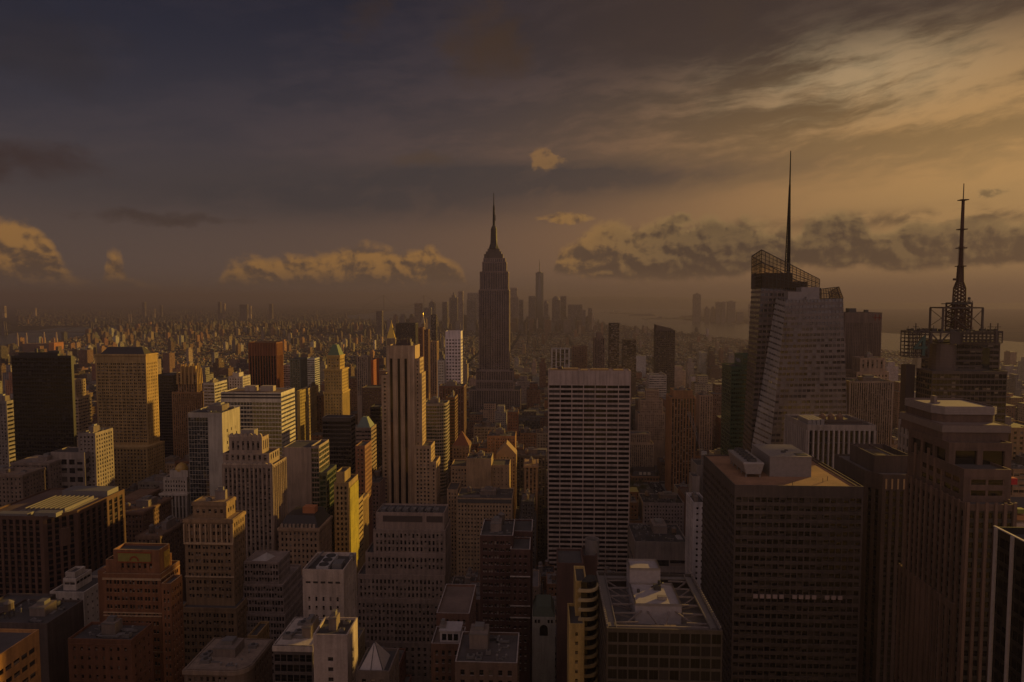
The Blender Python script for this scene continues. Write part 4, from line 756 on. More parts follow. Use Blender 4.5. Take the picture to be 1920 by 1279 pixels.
# green glass tower with pale sign lettering
LFT = sty('curtain', bay=2.4, top=4)
r, i, b = tower('green_glass_tower', 'dark green glass tower with pale lettering beside the faceted crystal tower', OFF, (.06, .095, .055), [t(1371, 1425, 687, 640, 32, s=dict(f=sty('ribbon', bay=2.0, fl=4.2, hr=.5, wr=.9), l=LFT), para=.6), t(1393, 1425, 666, 642, 28, on=0, s=dict(f=sty('ribbon', bay=3, fl=4, hr=.3), l=BLANK), para=2)], 'the green glass tower', glass=GREENG, yB=842, rough=.4)
p = i[1]; cu = bpy.data.curves.new('sign', 'FONT'); cu.body = 'MetLife'; cu.size = 5.2; cu.extrude = .12; cu.align_x = 'CENTER'; to = bpy.data.objects.new('sign_lettering', cu); COL.objects.link(to); to.parent = r
to.location = (p['X0'] - .15 - b.x, 642 + 15 - b.y, p['z1'] - 7.6); to.rotation_euler = (R_(90), 0, R_(-90)); letters(to, plain('sign_white', (.30, .29, .32), .6))
# dark slab, stepped and ribbed towers behind
r, i, b = tower('distant_dark_slab', 'dark ribbed slab with a small red sign behind the faceted crystal tower', OFF, (.125, .09, .075), [t(1585, 1654, 586, 690, 40, s=sty('stripe', bay=1.7, wr=.4, hr=.8, top=10))], 'the dark ribbed slab', yB=715, span=(.105, .076, .064), glass=GL((.05, .036, .03), (.075, .055, .046), .3, .3, 1.45))
m = MB(); p = i[0]; x = p['X1'] - 7; z = p['z1'] - 8; m.box(x, x + 1, 689.6, 689.9, z, z + 6); m.box(x + 4, x + 5, 689.6, 689.9, z, z + 6); m.box(x - 1.5, x + 6.5, 689.6, 689.9, z + 2.4, z + 3.6); addpart(r, b, m, 'red_sign', plain('sign_red', (.16, .035, .02)))
m = MB(); m.box(p['X0'] + 8, p['X0'] + 15, 700, 708, p['z1'] - 1, p['z1'] + 4); m.box(p['X0'] + 24, p['X0'] + 27, 700, 704, p['z1'] - 1, p['z1'] + 2.5); addpart(r, b, m, 'roof_plant', plain('dark_plant', (.05, .046, .044)))
tower('tan_setback_tower', 'tan setback stone tower below the dark ribbed slab', OFF, (.30, .22, .16), [t(1606, 1667, 697, 655, 24, s=sty('punch', bay=3)), t(1613, 1660, 671, 658, 17, on=0, s=sty('stripe', bay=4, fl=8, wr=.4))], None, yB=720, clut=2)
tower('pinstripe_tower', 'pale pinstriped tower with dense vertical ribs right of the faceted crystal tower', OFF, (.34, .265, .215), [t(1593, 1676, 715, 600, 28, s=sty('stripe', bay=1.9, wr=.5, hr=.75, top=1.5))], 'the pinstriped tower', span=(.09, .065, .05), yB=832, clut=4)
r, i, b = tower('white_fin_block', 'low office block with tall white vertical fins in front of the faceted crystal tower', OFF, (.32, .265, .22), [t(1514, 1643, 797, 430, 40, s=sty('stripe', bay=3.1, fl=8, wr=.62, hr=.9, rec=.9, top=3.6, mx=.8, fin=(.8, .5, .2)))], 'the white finned block', span=(.06, .045, .038), glass=DARKG, trim=(.42, .35, .30), yB=860, roof=(.1, .075, .06))
p = i[0]; z = p['z1'] - 1; m = MB()
for k in range(4): m.box(p['X0'] + 2 + k * 2.6, p['X0'] + 4.2 + k * 2.6, 434, 452, z, z + 3.4)
addpart(r, b, m, 'cooling_unit', plain('pale_metal', (.24, .21, .19), .6)); m = MB()
for k in range(3): m.lathe(p['X0'] + 18 + k * 5.5, 452, [(2.1, z), (2.1, z + 3.2), (.1, z + 5)], 12)
addpart(r, b, m, 'water_tank', plain('weathered_wood', (.2, .12, .07), .9)); m = MB(); m.box(p['X0'] + 16, p['X1'] - 4, 440, 447, z, z + 1.4); m.bar((p['X0'] + 15, 436, z + 2.4), (p['X1'] - 3, 436, z + 2.4), .2); addpart(r, b, m, 'roof_plant', plain('rusty_steel', (.09, .06, .045)))
tower('banded_grid_block', 'pale gridded block wedged left of the antenna topped tower', OFF, (.36, .29, .23), [t(1727, 1745, 800, 400, 25, s=sty('punch', bay=4.2, fl=7, wr=.6, hr=.72, rec=.7, mx=.6, top=2))], None, yB=900)
tower('ribbed_bronze_tower', 'golden brown ribbed tower with flat crown between the pale grid slab and crystal tower', OFF, (.26, .135, .06), [t(1258, 1305, 745, 900, 34, s=sty('stripe', bay=3.6, wr=.5, hr=.7, rec=.6, fin=(.9, .5, 0)), yB=915), t(1263, 1299, 732, 903, 26, on=0, s=BLANK)], 'the golden ribbed tower', span=(.07, .04, .022), yB=915, clut=2)
tower('tan_ziggurat', 'tan stepped ziggurat tower just right of the pale grid slab', OFF, (.28, .20, .14), [t(1196, 1247, 775, 1060, 32, s=sty('punch', bay=3)), t(1201, 1243, 750, 1064, 24, on=0, s=sty('punch', bay=3)), t(1212, 1236, 731, 1068, 16, on=1, s=sty('punch', bay=3))], 'the tan ziggurat', yB=800)
tower('lower_tan_wedding_cake', 'pale tan stepped block below the tan ziggurat', OFF, (.32, .24, .17), [t(1180, 1226, 832, 1010, 30, s=sty('stripe', bay=2.8, wr=.5)), t(1182, 1220, 813, 1014, 22, on=0, s=sty('stripe', bay=2.8, wr=.5))], None, yB=878)
tower('brown_setback_block', 'dark tan setback block left of the golden ribbed tower', OFF, (.2, .14, .10), [t(1228, 1260, 800, 1085, 30, s=sty('punch')), t(1230, 1257, 769, 1089, 24, on=0, s=sty('punch'))], None, yB=860, clut=3, tank=True)
tower('banded_white_office', 'pale banded office behind the tan ziggurat', OFF, (.38, .34, .30), [t(1217, 1250, 703, 1160, 26, s=sty('ribbon', hr=.42))], None, yB=740, clut=3)
tower('piered_tan_block', 'tan piered block between the golden ribbed tower and the green glass tower', OFF, (.29, .20, .14), [t(1312, 1337, 741, 1000, 26, s=sty('stripe', bay=3.6, wr=.5))], None, yB=850, clut=3)
tower('grey_slate_step', 'grey blank block behind the thin white windowed slab', OFF, (.24, .20, .17), [t(1306, 1330, 872, 560, 22, s=BLANK), t(1298, 1312, 893, 545, 12, s=BLANK)], None, yB=960)
tower('thin_white_slab', 'thin white slab with small square windows left of the dark window grid tower', OFF, (.50, .45, .43), [t(1300, 1326, 942, 430, 22, s=sty('punch', bay=3.0, fl=3.8, wr=.42, hr=.4), para=2.2)], 'the thin white slab', yB=1090, clut=3)
tower('low_vented_hall', 'low dark hall with rooftop tanks and vents beyond the truss roof', 'low hall', (.22, .18, .155), [t(1190, 1290, 1016, 478, 40, s=sty('ribbon', fl=9, bay=11, hr=.5, wr=.95, top=11), clut=1)], 'the low vented hall', yB=1068, clut=14, tank=True, roof=(.05, .043, .04))
r, i, b = tower('mansard_corner_house', 'old red brown corner house with a dark mansard roof above the park trees', 'town house', (.22, .125, .07), [t(1184, 1236, 893, 965, 34, s=sty('punch', bay=4, fl=5, wr=.5, hr=.6), cor=.8)], None, yB=935)
p = i[0]; m = MB(); m.frust(inset(p['poly'], .3), inset(p['poly'], 4), p['z1'] - .9, p['z1'] + 6); addpart(r, b, m, 'mansard_roof', plain('slate', (.035, .028, .025))); m = MB()
for k in range(3): m.box(p['X0'] + 11 + k * 6, p['X0'] + 15 + k * 6, 965.6, 967.5, p['z1'] + 1.6, p['z1'] + 5)
addpart(r, b, m, 'dormer', plain('lit_blind', (.45, .4, .33))); m = MB(); m.lathe(p['X1'] - 3.6, 969, [(3.6, p['z1'] - 1), (3.4, p['z1'] + 6), (.1, p['z1'] + 11)], 8); addpart(r, b, m, 'corner_turret', plain('slate', (.035, .028, .025)))
# antenna tower
AD = 480; at_ = lambda px, py, d=AD: at(px, py, d)
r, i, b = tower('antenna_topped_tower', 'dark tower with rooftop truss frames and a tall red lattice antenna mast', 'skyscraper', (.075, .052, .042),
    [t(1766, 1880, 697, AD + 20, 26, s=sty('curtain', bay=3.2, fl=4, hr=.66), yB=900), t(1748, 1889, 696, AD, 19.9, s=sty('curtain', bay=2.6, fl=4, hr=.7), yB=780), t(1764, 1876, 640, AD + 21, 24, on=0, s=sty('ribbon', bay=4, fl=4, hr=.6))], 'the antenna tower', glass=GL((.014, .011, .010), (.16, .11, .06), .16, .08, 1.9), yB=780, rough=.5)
OCC.append((at_(1699, 700, AD + 20).x, at_(1716, 700, AD + 20).x, AD + 20, AD + 28)); m = MB(); m.box(at_(1699, 690, AD + 20).x, at_(1716, 690, AD + 20).x - .05, AD + 20, AD + 27, 0, at_(1705, 684, AD + 20).z); addpart(r, b, m, 'side_wing', W((.06, .042, .035)))
ztop = i[2]['z1']; m = MB(); x0 = at_(1755, 660, AD + 12).x; x1 = at_(1803, 660, AD + 12).x; zb2, zt2 = i[1]['z1'], at_(1780, 645, AD + 12).z; c0 = (x0 + x1) / 2; rr = (x1 - x0) / 2; n = 10
for k in range(n): za = zb2 - 1 + (zt2 - zb2 + 1) * k / n; zc = zb2 - 1 + (zt2 - zb2 + 1) * (k + .72) / n; m.lathe(c0, AD + 20, [(rr, za), (rr, zc)], 20); m.lathe(c0, AD + 20, [(rr - .5, zc), (rr - .5, za + (zt2 - zb2 + 1) / n)], 20)
addpart(r, b, m, 'banded_drum', plain('drum_metal', (.13, .095, .08), .45, .3)); m = MB(); m.prism([(at_(1876, 690).x + .1, AD + 22), (at_(1889, 650).x, AD + 18), (at_(1889, 650).x, AD + 40), (at_(1876, 650).x + .1, AD + 40)], i[0]['z1'] - 1, at_(1880, 652, AD + 20).z); addpart(r, b, m, 'corner_shaft', GL((.02, .02, .022), (.06, .05, .045), .2))
steel = plain('frame_steel', (.065, .048, .042), .8); zd = at_(1790, 622, AD + 10).z
def truss(x0, x1, y0, y1, z0, z1, nx, nz, r=.28):
    mm = MB()
    for k in range(nx + 1):
        for yy in (y0, y1): x = x0 + (x1 - x0) * k / nx; mm.bar((x, yy, z0), (x, yy, z1), r)
    for k in range(nz + 1):
        z = z0 + (z1 - z0) * k / nz
        for yy in (y0, y1): mm.bar((x0, yy, z), (x1, yy, z), r)
        for xx in (x0, x1): mm.bar((xx, y0, z), (xx, y1, z), r)
    return mm
xa, xb = at_(1706, 640, AD + 8).x, at_(1742, 640, AD + 8).x; zl, zh = at_(1720, 670, AD + 8).z, at_(1720, 621, AD + 8).z
addpart(r, b, truss(xa, xb, AD + 8, AD + 20, zl, zh, 5, 7), 'sign_frame', steel)
cu = bpy.data.curves.new('figure', 'FONT'); cu.body = '4'; cu.size = (zh - zl) * 1.12; cu.extrude = .4; cu.align_x = 'CENTER'; fo = bpy.data.objects.new('sign_numeral', cu); COL.objects.link(fo); fo.parent = r; fo.location = ((xa + xb) / 2 + .5 - b.x, AD + 7.2 - b.y, zl + 1.2); fo.rotation_euler = (R_(90), 0, 0); letters(fo, plain('sign_green', (.03, .075, .06), .5))
addpart(r, b, truss(at_(1803, 640, AD + 8).x, at_(1879, 640, AD + 8).x, AD + 8, AD + 16, at_(1800, 643, AD + 8).z, zh, 10, 4), 'roof_frame', steel)
m = MB(); m.box(xa, at_(1879, 620, AD + 8).x, AD + 8, AD + 20, zd - .9, zd); m.box(at_(1766, 620, AD + 20).x, at_(1879, 620, AD + 8).x, AD + 20.02, AD + 46, zd - .9, zd); X = lambda px: at_(px, 630, AD + 9).x; Z = lambda py: at_(1790, py, AD + 9).z; m.box(X(1781), X(1802), AD + 8.4, AD + 9, Z(645), zd - .95)
for u, v, s_ in ((1743, 1762, 1), (1778, 1762, -1), (1762, 1762, 0)): m.bar((X(u), AD + 8, Z(624)), (X(v), AD + 8, Z(643)), .4)
for u in (1744, 1866): m.bar((X(u), AD + 8, Z(644)), (X(u), AD + 8, Z(622)), .7)
addpart(r, b, m, 'roof_deck', steel); m = MB(); MY = AD + 24; mx0 = at_(1797, 600, MY).x; ZM = lambda py: at_(1797, py, MY).z; XM = lambda px: at_(px, 590, MY).x
for u in (XM(1756), XM(1829)):
    for yy in (MY - 8, MY + 8): m.bar((u, yy, zd), (u, yy, ZM(577)), .55)
    m.bar((u, MY - 8, ZM(577)), (u, MY + 8, ZM(577)), .5)
for yy in (MY - 8, MY + 8):
    m.bar((XM(1756), yy, ZM(577)), (XM(1829), yy, ZM(577)), .5); m.bar((XM(1756), yy, ZM(580)), (mx0, yy, ZM(612)), .18); m.bar((XM(1829), yy, ZM(580)), (mx0, yy, ZM(612)), .18); m.bar((XM(1756), yy, ZM(612)), (mx0, yy, ZM(584)), .18); m.bar((XM(1829), yy, ZM(612)), (mx0, yy, ZM(584)), .18)
addpart(r, b, m, 'portal_frame', steel); m = MB()
def lattice(mm, x, y, w0, w1, z0, z1, n, r):
    for k in range(n):
        wa, wb = w0 + (w1 - w0) * k / n, w0 + (w1 - w0) * (k + 1) / n; za, zb = z0 + (z1 - z0) * k / n, z0 + (z1 - z0) * (k + 1) / n; ca = [(x + i_ * wa, y + j * wa) for i_, j in ((-1, -1), (1, -1), (1, 1), (-1, 1))]; cb_ = [(x + i_ * wb, y + j * wb) for i_, j in ((-1, -1), (1, -1), (1, 1), (-1, 1))]
        for q in range(4): mm.bar((*ca[q], za), (*cb_[q], zb), r * 1.5); mm.bar((*ca[q], za), (*cb_[(q + 1) % 4], zb), r); mm.bar((*cb_[q], zb), (*cb_[(q + 1) % 4], zb), r)
lattice(m, mx0, MY, 5.6, 5.6, zd, ZM(568), 6, .3); lattice(m, mx0, MY, 3.2, 2.6, zd, ZM(540), 12, .3); lattice(m, mx0, MY, 2.6, 1.5, ZM(540), ZM(528), 3, .28); lattice(m, mx0, MY, 1.5, 1.2, ZM(528), ZM(498), 10, .25)
rd = plain('mast_red', (.055, .023, .017), .9); addpart(r, b, m, 'lattice_mast', rd); m = MB()
m.lathe(mx0, MY, [(1.5, ZM(500)), (1.3, ZM(467)), (1.2, ZM(430)), (1.0, ZM(378)), (1.0, ZM(377)), (.35, ZM(376)), (.28, ZM(344))], 8)
for q in (500, 466, 431, 376): m.box(mx0 - 2.6, mx0 + 2.6, MY - 2.6, MY + 2.6, ZM(q), ZM(q) + .6)
for k in range(18): z = ZM(496) + k * .75; m.box(mx0 - 2.1, mx0 + 2.1, MY - .2, MY + .2, z, z + .3); m.box(mx0 - .2, mx0 + .2, MY - 2.1, MY + 2.1, z, z + .3)
m.lathe(mx0 - 4.2, MY - 1, [(.2, ZM(526)), (1.3, ZM(526)), (1.3, ZM(522)), (.2, ZM(522))], 8); m.bar((mx0 - 4, MY - 1, ZM(524)), (mx0 - 1.4, MY, ZM(524)), .25); addpart(r, b, m, 'antenna', rd); m = MB()
m.box(XM(1774), XM(1812), MY - 6.6, MY + 6.6, ZM(570.5), ZM(569)); rq = random.Random(8)
for k in range(26): x = XM(1774) + (XM(1812) - XM(1774)) * k / 25; m.bar((x, MY - 6.4, ZM(569)), (x, MY - 6.4, ZM(569) + rq.uniform(.8, 2.6)), .14)
for u in (1779, 1807): m.lathe(XM(u), MY - 5.5, [(.4, ZM(569)), (.4, ZM(562)), (.9, ZM(562)), (.9, ZM(558)), (.1, ZM(557))], 8)
for k in range(30): x = rq.uniform(X(1712), X(1872)); y = rq.uniform(AD + 9, AD + 20); m.bar((x, y, zd), (x, y, zd + rq.uniform(.8, 4.2)), .13); m.box(x, x + rq.uniform(1, 4), y, y + 2, zd, zd + rq.uniform(.8, 2.2))
for u in (1718, 1858, 1872): m.bar((X(u), AD + 10, zd), (X(u), AD + 10, zd + 6), .25); m.bar((X(u) - 2, AD + 10, zd + 3.4), (X(u) + 2, AD + 10, zd + 3.4), .18)
addpart(r, b, m, 'antenna_platform', plain('antenna_steel', (.045, .035, .03)))
# tan piered tower front right
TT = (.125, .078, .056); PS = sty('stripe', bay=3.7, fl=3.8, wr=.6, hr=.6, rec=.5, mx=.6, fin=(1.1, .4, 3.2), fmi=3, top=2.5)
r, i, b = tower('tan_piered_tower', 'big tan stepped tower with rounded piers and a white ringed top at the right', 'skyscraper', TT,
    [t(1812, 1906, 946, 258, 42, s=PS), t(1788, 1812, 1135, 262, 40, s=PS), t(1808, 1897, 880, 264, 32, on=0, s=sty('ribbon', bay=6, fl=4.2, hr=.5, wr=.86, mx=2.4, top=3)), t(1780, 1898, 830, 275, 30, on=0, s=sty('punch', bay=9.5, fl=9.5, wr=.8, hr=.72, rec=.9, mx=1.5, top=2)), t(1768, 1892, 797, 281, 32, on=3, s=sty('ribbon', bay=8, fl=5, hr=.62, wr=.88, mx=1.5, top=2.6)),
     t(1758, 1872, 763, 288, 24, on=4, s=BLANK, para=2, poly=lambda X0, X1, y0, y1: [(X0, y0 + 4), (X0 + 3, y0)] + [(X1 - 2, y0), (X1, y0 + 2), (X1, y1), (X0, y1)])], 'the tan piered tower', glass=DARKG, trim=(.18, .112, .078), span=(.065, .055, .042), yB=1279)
p = i[5]; m = MB(); q = inset(p['poly'], -.5); m.prism(q, p['z1'] - 3.2, p['z1'] + .1, 0, False, True); m.prism(list(reversed(inset(p['poly'], .2))), p['z1'] - 1, p['z1'] + .1, 0, False)
for k in range(4): m.prism(inset(p['poly'], -.62), p['z1'] - 3 + k * .75, p['z1'] - 2.7 + k * .75, 0, True, True)
addpart(r, b, m, 'white_ring', plain('ring_panel', (.27, .225, .20), .6)); m = MB(); q = i[4]; m.prism(inset(q['poly'], -.5), q['z1'] - 3, q['z1'] - .2, 0, True, True); addpart(r, b, m, 'cornice', plain('cornice_panel', (.20, .155, .13), .6))
m = MB(); rr = random.Random(5)
for k in range(5):                                     # stepped piers along the side facing the avenue
    y = 278 + k * 5; x = i[3]['X0'] - .05; z = i[3]['z1'] - 2 - abs(k - 3) * 3.2; m.box(x - .5, x - .02, y, y + 1.2, i[0]['z1'] - 30, z)
addpart(r, b, m, 'side_pier', W((.20, .122, .08))); 
m = MB(); x = at(1751, 770, 300).x
for k, h in enumerate((12, 9.5, 7, 5)): m.box(x + k * 1.3, x + k * 1.3 + 1.25, 300, 303, i[4]['z1'] - 4, i[4]['z1'] + h - 3)
addpart(r, b, m, 'stepped_fin', plain('cornice_panel', (.20, .155, .13), .6))
m = MB(); z = i[5]['z1'] - 2
for k in range(5): m.box(i[5]['X0'] + 3 + k * 4.2, i[5]['X0'] + 6 + k * 4.2, 295, 300, z, z + 1.4)
addpart(r, b, m, 'roof_plant', plain('ochre_metal', (.28, .18, .09), .7))
# dark chamfered tower and near dark window tower
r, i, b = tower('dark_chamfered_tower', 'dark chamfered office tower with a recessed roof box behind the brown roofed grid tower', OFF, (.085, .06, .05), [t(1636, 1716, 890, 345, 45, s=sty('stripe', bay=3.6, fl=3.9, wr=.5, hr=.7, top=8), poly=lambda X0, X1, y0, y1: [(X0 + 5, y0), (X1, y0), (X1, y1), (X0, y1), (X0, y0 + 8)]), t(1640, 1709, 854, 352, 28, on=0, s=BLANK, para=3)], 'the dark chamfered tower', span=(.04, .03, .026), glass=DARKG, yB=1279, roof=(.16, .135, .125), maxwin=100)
p = i[0]; m = MB()
for k, (c, on) in enumerate(((6.4, 1), (9.3, 0), (12.2, 0), (15.1, 1), (17.7, 1), (20.3, 0))): m.box(p['X0'] + c, p['X0'] + c + .8, 344.8, 344.98, p['z1'] - 7.4, p['z1'] - 2.2)
addpart(r, b, m, 'lit_slot', plain('pale_blind', (.44, .30, .16), .7)); m = MB(); q = i[1]; z = q['z1'] - 3; m.box(q['X0'] + 2, q['X1'] - 8, 356, 372, z, z + 1.2); m.lathe(q['X1'] - 5, 358, [(1, z), (1, z + 1.6), (.1, z + 2.2)], 10); m.bar((q['X0'] + 10, 353, z + 2.6), (q['X0'] + 10, 379, z + 2.6), .3); addpart(r, b, m, 'roof_plant', plain('rusty_steel', (.09, .06, .045)))
KS = dict(st='p', bay=2.72, fl=3.75, wr=.8, hr=.6, rec=.45, mx=.5, top=4.5, sill=.4)
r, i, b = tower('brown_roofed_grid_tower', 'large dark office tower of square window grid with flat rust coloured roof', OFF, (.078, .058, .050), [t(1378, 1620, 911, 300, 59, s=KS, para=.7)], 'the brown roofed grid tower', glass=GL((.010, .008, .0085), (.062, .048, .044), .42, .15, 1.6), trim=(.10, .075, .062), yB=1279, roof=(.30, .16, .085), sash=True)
p = i[0]; z = p['z1'] - .7; m = MB(); bx0, bx1 = at(1443, 890, 318).x, at(1521, 890, 318).x; m.box(bx0, bx1, 318, 345, z, z + 9); m.box(bx0 - .2, bx1 + .2, 317.8, 345.2, z + 9, z + 9.5); m.box(bx1 - 4.6, bx1 - 3.5, 317.9, 317.99, z, z + 2.3)
ph = addpart(r, b, m, 'penthouse', plain('pale_metal', (.24, .21, .19), .6)); m = MB(); m.box(bx0 + 8, bx0 + 10, 326, 327, z + 9.5, z + 10.3); m.box(bx0 + 11, bx0 + 12.4, 330, 331, z + 9.5, z + 10); m.box(bx1 - 6, bx1 - 1, 320, 324, z + 9.51, z + 9.7); m.v = [(x - b.x, y - b.y, q) for x, y, q in m.v]; m.build('roof_hatch', plain('dark_plant', (.05, .046, .044)), ph)
m = MB(); tx0, tx1 = at(1391, 885, 318).x, at(1430, 885, 318).x; tw = tx1 - tx0
for (a, c) in ((316, 343),): m.frust(rect(tx0 + 1.4, tx1 - 1.4, a, c), rect(tx0, tx1, a, c), z + 1.6, z + 6.4); m.frust(rect(tx0, tx1, a, c), rect(tx0 + .2, tx1 - .2, a + .2, c - .2), z + 6.4, z + 7)
for yy in (317, 324, 331, 338, 342): m.bar((tx0 + 1.6, yy, z), (tx0 + 1.6, yy, z + 1.6), .25); m.bar((tx1 - 1.6, yy, z), (tx1 - 1.6, yy, z + 1.6), .25)
ct = addpart(r, b, m, 'cooling_tower', plain('galvanised', (.30, .27, .25), .5, .3))
for k in range(6):
    m = MB(); m.lathe((tx0 + tx1) / 2 - b.x, 319 + k * 4.4 - b.y, [(2.3, z + 7), (1.9, z + 8.3), (1.7, z + 8.3), (1.6, z + 7.4), (.2, z + 7.4)], 16)
    for a in range(5): an = a * 2 * math.pi / 5 + k; m.bar(((tx0 + tx1) / 2 - b.x, 319 + k * 4.4 - b.y, z + 7.9), ((tx0 + tx1) / 2 - b.x + 1.6 * math.cos(an), 319 + k * 4.4 - b.y + 1.6 * math.sin(an), z + 7.9), .16)
    m.build('fan', plain('dark_plant', (.05, .046, .044)), ct)
m = MB(); zl = at(1495, 1119, 300).z
for k in range(14):
    if k in (5, 10): continue
    x = at(1412 + k * 12.2, 1119, 300).x; m.box(x, x + 1.9, 299.62, 299.75, zl - .9, zl + .9)
addpart(r, b, m, 'pale_blind', plain('pale_blind_cloth', (.36, .27, .25), .8)); m = MB()
for xx, yy in ((bx1 + 5, 312), (p['X0'] + 26, 303), (p['X1'] - 14, 309)): m.lathe(xx, yy, [(.15, z), (.15, z + 2)], 6)
m.box(p['X1'] - 2.6, p['X1'] - 1.8, 302, 357, z, z + .5); addpart(r, b, m, 'vent_pipe', plain('rusty_steel', (.09, .06, .045)))
# open truss roof block
r, i, b = tower('truss_roof_block', 'dark glass block with an open steel truss roof and cranes track in the foreground', OFF, (.075, .062, .056), [t(1138, 1355, 1180, 205, 43, s=dict(f=sty('curtain', bay=3.1, fl=3.9, wr=.9, hr=.8, top=.9, mx=.2), l=sty('curtain', bay=3.1, fl=3.9, top=.9)), para=5.2)], 'the truss roofed block', glass=GL((.014, .012, .0115), (.04, .032, .03), .4, .3, 1.35), trim=(.1, .08, .07), yB=1279, roof=(.17, .15, .14), rough=.4, sash=False)
p = i[0]; Xa, Xb, Y0, Y1, zr = p['X0'], p['X1'], 205, 248, p['z1']; zf = zr - 5.2; gal = plain('galvanised_pale', (.30, .265, .24), .5, .2)
m = MB(); cx0, cx1 = Xa + 10.5, Xa + 25.5; m.box(cx0, cx1, 219, 236, zf, zf + 6.0); m.box(cx0 + .3, cx0 + 11, 236.02, 245, zf, zf + 11); core = addpart(r, b, m, 'core_house', plain('grey_render', (.36, .32, .31), .8))
m = MB(); m.prism(inset(rect(cx0, cx1, 219, 236), -.05), zf + 6.01, zf + 6.7, 0, False); m.prism(list(reversed(inset(rect(cx0, cx1, 219, 236), .35))), zf + 6.01, zf + 6.7, 0, False); m.prism(inset(rect(cx0 + .3, cx0 + 11, 236.02, 245), -.05), zf + 11.01, zf + 11.7, 0, False); m.prism(list(reversed(inset(rect(cx0 + .3, cx0 + 11, 236.02, 245), .35))), zf + 11.01, zf + 11.7, 0, False)
m.v = [(x - b.x, y - b.y, q) for x, y, q in m.v]; m.build('parapet', gal, core); m = MB(); m.box(cx0 + 8, cx0 + 10.4, 231, 233, zf + 6.01, zf + 7.6); m.lathe(cx0 + 10, 232.6, [(.5, zf + 7.6), (.5, zf + 9)], 8); m.bar((cx0 + 7.5, 233.5, zf + 6.2), (cx0 + 11, 231, zf + 8.8), .18); m.box(cx0 + 2, cx0 + 2.9, 229, 230, zf + 6.01, zf + 7); m.v = [(x - b.x, y - b.y, q) for x, y, q in m.v]; m.build('air_conditioner', plain('dark_plant', (.05, .046, .044)), core)
m = MB(); m.lathe(cx0 + 9.4, 224, [(.1, zf + 6.1), (1, zf + 6.1), (1, zf + 7.2), (.1, zf + 7.2)], 10); m.box(cx0 + 8, cx0 + 11, 223.2, 224.8, zf + 6.1, zf + 7.3); m.v = [(x - b.x, y - b.y, q) for x, y, q in m.v]; m.build('vent_drum', gal, core)
m = MB()                                              # gangway ring and rails
for (a, c, e, f) in ((Xa + .7, Xa + 3, Y0 + 3, Y1 - 1), (Xb - 3, Xb - .7, Y0 + 3, Y1 - 1), (Xa + 3.02, Xb - 3.02, Y1 - 3, Y1 - 1)): m.box(a, c, e, f, zr - 1.2, zr - .8, 0, True)
for xx in (Xa + .6, Xa + 3.1, Xb - 3.1, Xb - .6): m.bar((xx, Y0 + 1, zr - .1), (xx, Y1 - 1, zr - .1), .13); m.bar((xx, Y0 + 1, zr - .6), (xx, Y1 - 1, zr - .6), .1)
for k in range(26):
    y = Y0 + 1.5 + k * 1.6
    for xx in (Xa + .25, Xb - .25): m.box(xx - .25, xx + .25, y, y + .8, zr + .02, zr + .55)
addpart(r, b, m, 'gangway', plain('galvanised', (.24, .21, .19), .5, .3)); m = MB()
for k in range(6):
    y = Y0 + 6 + k * 6.4
    for (a, c) in ((Xa + 3, cx0), (Xb - 3, cx1)): m.bar((a, y, zr - 1.0), (c, y, zr - .8), .22); m.bar((a, y, zr - 1.0), (c, y + 3.2 * (1 if k < 3 else -1), zr - 4.2), .2)
m.bar((Xa + 3, Y0 + 3, zr - .8), (Xb - 3, Y0 + 3, zr - .8), .3); m.bar((Xa + 3, Y0 + 5, zr - 4), (cx0 + 2, 219, zr - .8), .22); m.bar((Xb - 3, Y0 + 5, zr - 4), (cx1 - 2, 219, zr - .8), .22); m.bar((cx0 + 4, 219, zr - 1), (cx0 + 8, Y0 + 3, zr - 3.6), .22); m.bar((cx1 - 4, 219, zr - 1), (cx1 - 8, Y0 + 3, zr - 3.6), .22); addpart(r, b, m, 'truss', plain('truss_steel', (.22, .18, .16), .6))
m = MB(); rq = random.Random(3)
for k in range(7): m.box(Xa + 12.5 + k * 2, Xa + 14.2 + k * 2, Y0 + 3.6 - k % 2 * .4, Y0 + 6.2, zf, zf + 3.0 + rq.random()); m.bar((Xa + 12.5 + k * 2, Y0 + 3.4, zf + 2.5), (Xa + 14.4 + k * 2, Y0 + 3.2, zf + 3.4), .15)
addpart(r, b, m, 'pipe_cluster', plain('ochre_metal', (.28, .2, .13), .7)); m = MB(); fx = Xb - 9.2; m.box(fx - 2.4, fx + 2.4, Y0 + 2.2, Y0 + 6.8, zf, zf + 2.8); fu = addpart(r, b, m, 'cooling_unit', gal); m = MB(); fy = Y0 + 4.5; m.lathe(fx - b.x, fy - b.y, [(2, zf + 2.8), (2, zf + 3.3), (1.8, zf + 3.3), (1.8, zf + 2.85), (.1, zf + 2.9)], 20)
m.build('fan_ring', plain('dark_plant', (.05, .046, .044)), fu); m = MB()
for a in range(6): an = a * math.pi / 3; m.bar((fx - b.x, fy - b.y, zf + 3.2), (fx - b.x + 1.8 * math.cos(an), fy - b.y + 1.8 * math.sin(an), zf + 3.2), .16)
m.build('fan_blades', gal, fu)
